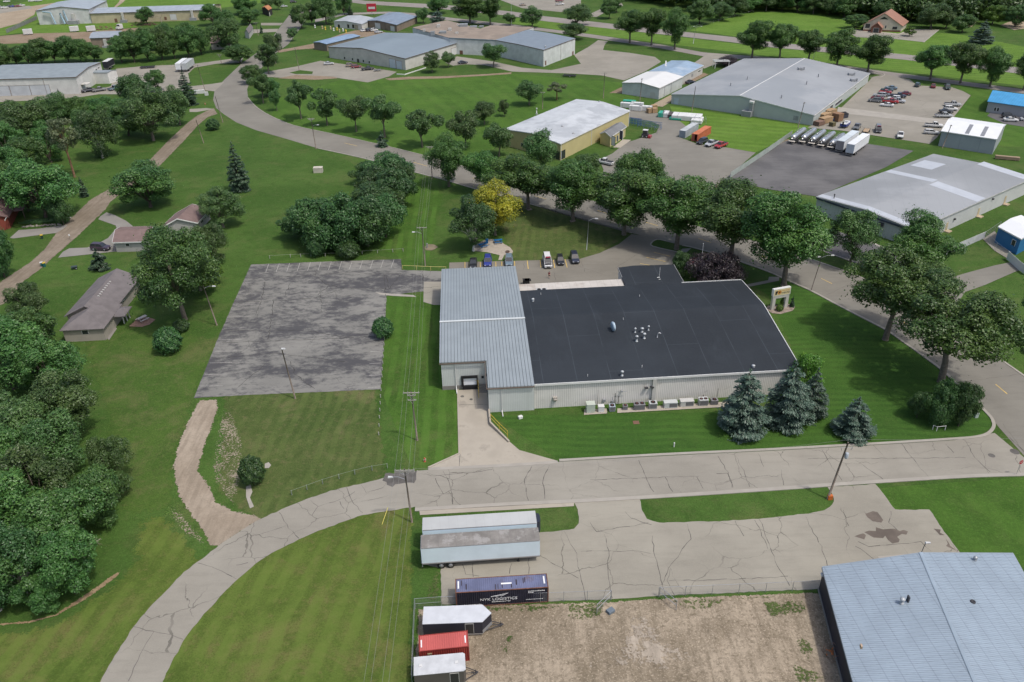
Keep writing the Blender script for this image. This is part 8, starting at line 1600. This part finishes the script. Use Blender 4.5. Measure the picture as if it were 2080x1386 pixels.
for x, y, w, d, h, m_, l in ((1343, 237, 2, 4, 1.6, gr_, 'green wrapped goods left of the white rolls'), (1352, 237, 2, 4.5, 1.6, wr, 'long white wrapped roll beside the green goods'), (1366, 238, 5, 4.5, 1.2, M('pipe_dark', (.08, .07, .07)), 'dark pipe heap beside the big white stack'), (1372, 244, 4.5, 2.2, .7, gr_, 'low green wrapped goods before the big white stack'), (1395, 243, 11, 5.5, 1.7, wr, 'large low stack of white wrapped goods on a dark trailer'), (1416, 249, 4, 6, 1.3, wr, 'white wrapped goods right of the large white stack')): stack(x, y, w, d, h, -.35, m_, l, n=2)
for x, y, w, m_, l in ((1318, 262, 9, M('rack_blue', (.16, .22, .32)), 'blue grey storage rack by the small grass patch'), (1288, 256, 5, M('rack_blue2', (.03, .12, .33)), 'bright blue storage rack behind the yellow factory')):
    g = G(x, y); t = thing('storage_rack', l, 'rack', (g[0], g[1], 0), -.55)
    for i in range(5): q = MB(); q.tube([(-w/2+i*w/4, 0, 0), (-w/2+i*w/4, 0, 2.6)], .07, 5); q.tube([(-w/2+i*w/4, 1.2, 0), (-w/2+i*w/4, 1.2, 2.6)], .07, 5); q.tube([(-w/2+i*w/4, 0, .8), (-w/2+i*w/4, 1.2, .8)], .05, 5); q.build('upright', m_, t)
    q = MB()
    for z in (.8, 1.7, 2.5): q.box(-w/2, -.06, z, w/2, .06, z+.14); q.box(-w/2, 1.14, z, w/2, 1.26, z+.14)
    q.build('beam', m_, t)
for x, y, w, d, h, m_, l in ((1685, 234, 5, 2.5, 2, cd_, 'rearmost wooden pallet stack by the grey warehouse'), (1675, 242, 5, 2.5, 2, cd_, 'middle wooden pallet stack by the grey warehouse'), (1676, 250, 5.5, 2.5, 2, cd_, 'front wooden pallet stack by the grey warehouse'), (1700, 246, 3, 3, 2.8, M('crate_brown', (.24, .14, .08)), 'tall brown crate stack beside the blue drums'), (1663, 255, 3.5, 2.5, 1.5, M('scrap_brown', (.19, .12, .09)), 'brown scrap pile at the warehouse corner'), (1690, 257, 1.8, 1.8, 1.4, M('crate_olive', (.14, .12, .06)), 'small olive crate alone in front of the pallets')): stack(x, y, w, d, h, .6, m_, l, 'pallets', 'pallet_stack', False, n=5)
g = G(1690, 247); t = thing('drum_group', 'blue drums standing between the pallet stacks', 'drums', (g[0], g[1], .1), .3)
for i in range(4): q = MB(); q.lathe([(.32, 0), (.32, 1.0), (.3, 1.02), (.02, 1.02)], 12, 0, ((i % 2)*.75, (i//2)*.75, 0)); q.build('drum', M('drum_blue', (.02, .14, .32), .4), t, True)
for x, y, w, h, l in ((1965, 321, 7, 1.0, 'low pallet row behind the pale warehouse'), ): stack(2045, 325, w, 1.2, h, -.4, M('pallet_tan', (.3, .22, .15)), l, 'pallets', 'pallet_stack', False, n=3)
for x, y, m_, l in ((296, 52, M('brush_brown', (.12, .07, .055)), 'long brown brush pile before the cream factory'), (207, 61, M('brush_rust', (.17, .10, .07)), 'low rusty pile beside the box trailer, top left')):
    g = G(x, y); q = MB(); r_ = random.Random(int(x))
    for i in range(46): a0 = np.array([r_.uniform(-9, 9), r_.uniform(-2.5, 2.5), r_.uniform(0, 1.8)]); b0 = a0+np.array([r_.uniform(-2, 2), r_.uniform(-1, 1), r_.uniform(-.2, .7)]); q.tube([a0, b0], .16, 4)
    tag(q.build('brush_pile', m_, None, False, (g[0], g[1], 0)), l, 'pile')
# flower yard statues and planters
YD = 'garden ornaments in the flower yard'
for i, (x, y) in enumerate([(640, 57), (661, 61), (672, 60), (678, 63), (685, 62), (690, 66), (697, 64), (703, 67), (655, 59)]):
    g = G(x, y); q = MB(); q.lathe([(.6, 0), (.5, .3), (.3, .5), (.5, 1.0), (.45, 1.5), (.15, 1.9)], 8); tag(q.build('garden_ornament', [white_p, yl_, M('ornament_tan', (.4, .3, .2))][i % 3], None, True, (g[0], g[1], 0)), 'pale garden ornament in the flower yard by the white shop', 'ornament', YD)
# fallen dead tree at the near wood
g = G(124, 1127); mb = MB(); r_ = np.random.RandomState(5)
def fb(p, d, L_, rad, dep):
    q_ = p+d*L_; q_[2] = max(.06, q_[2]); mb.tube([p, (p+q_)/2+r_.normal(size=3)*.1*L_*.4+[0, 0, .1], q_], [rad, rad*.8, rad*.55], 5 if dep > 1 else 3)
    if dep:
        for k in range(4 if dep < 3 else 3):
            dd = d+r_.normal(size=3)*np.array([.5, .5, .22]); dd /= np.linalg.norm(dd); fb(p+d*L_*r_.uniform(.5, 1), dd, L_*r_.uniform(.5, .75), rad*.52, dep-1)
fb(np.array([0, 0, .35]), np.array([.97, -.22, .02]), 3.2, .17, 4)
tag(mb.build('fallen_tree', bark_dead, None, False, (g[0], g[1], 0)), 'bare grey fallen tree at the foot of the near wood', 'fallen tree')
# scrap frame and red machine beside the dark wall
g = G(1690, 1333); t = thing('scrap_crate', 'wire crate with orange scrap beside the dark wall', 'crate', (g[0], g[1], .05), .35); q = MB()
for x_, y_ in ((-.7, -.9), (.7, -.9), (.7, .9), (-.7, .9)): q.tube([(x_, y_, 0), (x_, y_, 1.1)], .03, 5)
for z in (.05, .55, 1.1): q.tube([(-.7, -.9, z), (.7, -.9, z), (.7, .9, z), (-.7, .9, z), (-.7, -.9, z)], .03, 5)
q.build('frame', M('frame_rust', (.22, .15, .11)), t); q = MB()
for i in range(9): a0 = r_.uniform(-.6, .6, 3)*[1, 1.2, 0]+[0, 0, .12+.05*i]; q.tube([a0, a0+r_.uniform(-.6, .6, 3)*[1, 1, .2]], .07, 5)
q.build('scrap', M('scrap_orange', (.48, .16, .05)), t)
g = G(1738, 1378); t = thing('implement', 'red farm implement at the bottom edge beside the dark wall', 'machine', (g[0], g[1], .05), -1.0); q = MB(); q.tube([(-1.6, 0, .5), (1.6, .1, .55)], .1, 6); q.tube([(-1, -.5, .4), (1, .5, .5)], .08, 6); q.tube([(-1.2, .5, .4), (1.2, -.4, .5)], .08, 6); q.build('frame', M('machine_red', (.36, .02, .04), .4), t); wheel(t, -.9, -.4, .3, .15); wheel(t, .9, .4, .3, .15)
# small junk: tyre blocks on the dark trailer side, yellow guy marker, guy wire
g = G(789, 1040); q = MB(); a0 = G(776, 1066); q.tube([(0, 0, .9), tuple(np.array(a0-g)+[0, 0, .05])], .05, 6); tag(q.build('guy_marker', M('marker_yellow', (.55, .48, .12)), None, False, (g[0], g[1], 0)), 'yellow guy wire sleeve near the old road junction', 'marker')
g = G(152, 547); t = thing('garden_cart', 'small dark garden cart lying on the lawn below the drive', 'cart', tuple(g), .4); MB().hexa([(-.5, -.4, .3), (.5, -.4, .3), (.5, .4, .3), (-.5, .4, .3), (-.7, -.55, .75), (.7, -.55, .75), (.7, .55, .75), (-.7, .55, .75)]).build('tub', M('tub_dark', (.04, .06, .06)), t); wheel(t, .4, .5, .25, .1); wheel(t, .4, -.5, .25, .1)
# stone edge of the left garden
g = G(60, 462); mb = MB(); r_ = np.random.RandomState(9); a, b = G(46, 461.5), G(126, 456)
for i in range(46): p = a+(b-a)*i/46+r_.normal(size=3)*[.2, .25, 0]; s = r_.uniform(.18, .36); mb.lathe([(s, -.05), (s*1.1, s*.4), (s*.6, s*.9), (.02, s)], 6, 0, (p[0], p[1], 0))
tag(mb.build('stone_edging', M('stone', (.26, .23, .2), .9, var=.25)), 'stone edging of the bed above the left house drive', 'edging')
mb = bush_proto(L_thick, 13, 1.4, 3500, 201, .3); o = bpy.data.objects.new('hedge', mb['crown']); COL.objects.link(o); g = G(90, 452); o.location = (g[0], g[1], 0); o.scale = (.95, .22, .8); o.rotation_euler.z = .2; tag(o, 'low hedge above the stone edging', 'hedge')
# ---- the person walking behind the van
sk_m = M('skin', (.42, .25, .18), .6, var=.05); sh_m = M('shirt_maroon', (.12, .02, .03), .8); st_m = M('shorts_dark', (.05, .05, .055), .85); hr_m = M('hair_dark', (.04, .028, .02), .8)
g = G(1115.5, 566); pr_ = thing('person', 'person in maroon shirt and dark shorts walking behind the white van', 'person', (g[0], g[1], .09), math.radians(-80))
def skin(name, V, Ed, Rr, mat, parent, lv=1):
    me = bpy.data.meshes.new(name); me.from_pydata(V, Ed, []); o = bpy.data.objects.new(name, me); COL.objects.link(o)
    o.modifiers.new('s', 'SKIN'); sd_ = o.modifiers.new('d', 'SUBSURF'); sd_.levels = lv
    if not me.skin_vertices: bm = bmesh.new(); bm.from_mesh(me); bm.verts.layers.skin.verify(); bm.to_mesh(me); bm.free()
    for i, r in enumerate(Rr): me.skin_vertices[0].data[i].radius = (r, r) if not hasattr(r, '__len__') else r
    me.skin_vertices[0].data[0].use_root = True; bpy.context.view_layer.update()
    m2 = bpy.data.meshes.new_from_object(o.evaluated_get(bpy.context.evaluated_depsgraph_get())); bpy.data.objects.remove(o); m2.materials.clear(); m2.materials.append(mat)
    m2.polygons.foreach_set('use_smooth', [True]*len(m2.polygons)); r_o = bpy.data.objects.new(name, m2); COL.objects.link(r_o); r_o.parent = parent; return r_o
V = [(0, 0, .95), (0, 0, 1.15), (0, 0, 1.38), (0, 0, 1.5), (.02, 0, 1.6), (.02, 0, 1.72)]; Ed = [(0, 1), (1, 2), (2, 3), (3, 4), (4, 5)]; Rr = [(.13, .15), (.12, .15), (.12, .17), .06, (.095, .08), (.085, .075)]
for s in (-1, 1):
    b_ = len(V); V += [(.02*s, .1*s, .9), (.12*s, .11*s, .5), (.12*s-.12*(s < 0), .11*s, .09), (.24*s-.02, .11*s, .05)]; Ed += [(0, b_), (b_, b_+1), (b_+1, b_+2), (b_+2, b_+3)]; Rr += [.1, .065, .042, .04]
    c_ = len(V); V += [(0, .2*s, 1.42), (-.1*s, .25*s, 1.15), (-.02*s+.08, .24*s, .92), (-.02*s+.12, .24*s, .84)]; Ed += [(2, c_), (c_, c_+1), (c_+1, c_+2), (c_+2, c_+3)]; Rr += [.06, .045, .034, .036]
    for k in range(5):
        f_ = len(V); V.append((.13-.02*s+.02*(k-2)*(k < 4)+(.03 if k == 4 else 0), .24*s-.02*s*(k == 4), .755+.008*abs(k-1)+(.045 if k == 4 else 0))); Ed.append((c_+3, f_)); Rr.append(.009)
skin('body', V, Ed, Rr, sk_m, pr_)
skin('shirt', [(0, 0, .98), (0, 0, 1.18), (0, 0, 1.4), (0, .2, 1.43), (-.07, .245, 1.24), (0, -.2, 1.43), (.07, -.245, 1.24)], [(0, 1), (1, 2), (2, 3), (3, 4), (2, 5), (5, 6)], [(.15, .18), (.145, .18), (.14, .19), .085, .07, .085, .07], sh_m, pr_)
skin('shorts', [(0, 0, 1.0), (0, 0, .92), (.03, .1, .85), (.11, .115, .56), (-.03, -.1, .85), (-.11, -.115, .56)], [(0, 1), (1, 2), (2, 3), (1, 4), (4, 5)], [(.14, .17), (.14, .17), .12, .09, .12, .09], st_m, pr_)
q = MB(); q.lathe([(.088, -.02), (.1, .05), (.085, .11), (.03, .14)], 10, 0, (.005, 0, 1.67)); q.build('hair', hr_m, pr_, True); q = MB(); q.lathe([(.02, -.02), (.02, .02)], 6, 0, (.115, 0, 1.64)); q.box(.1, -.045, 1.655, .118, -.02, 1.67); q.box(.1, .02, 1.655, .118, .045, 1.67); q.build('face', M('face_dark', (.2, .1, .08)), pr_)
for s in (-1, 1): MB().box(.14*s-.1-.1*(s < 0)*0, .11*s-.05, 0, .14*s+.17, .11*s+.05, .09).build('shoe', M('shoe_pale', (.3, .3, .3)), pr_)
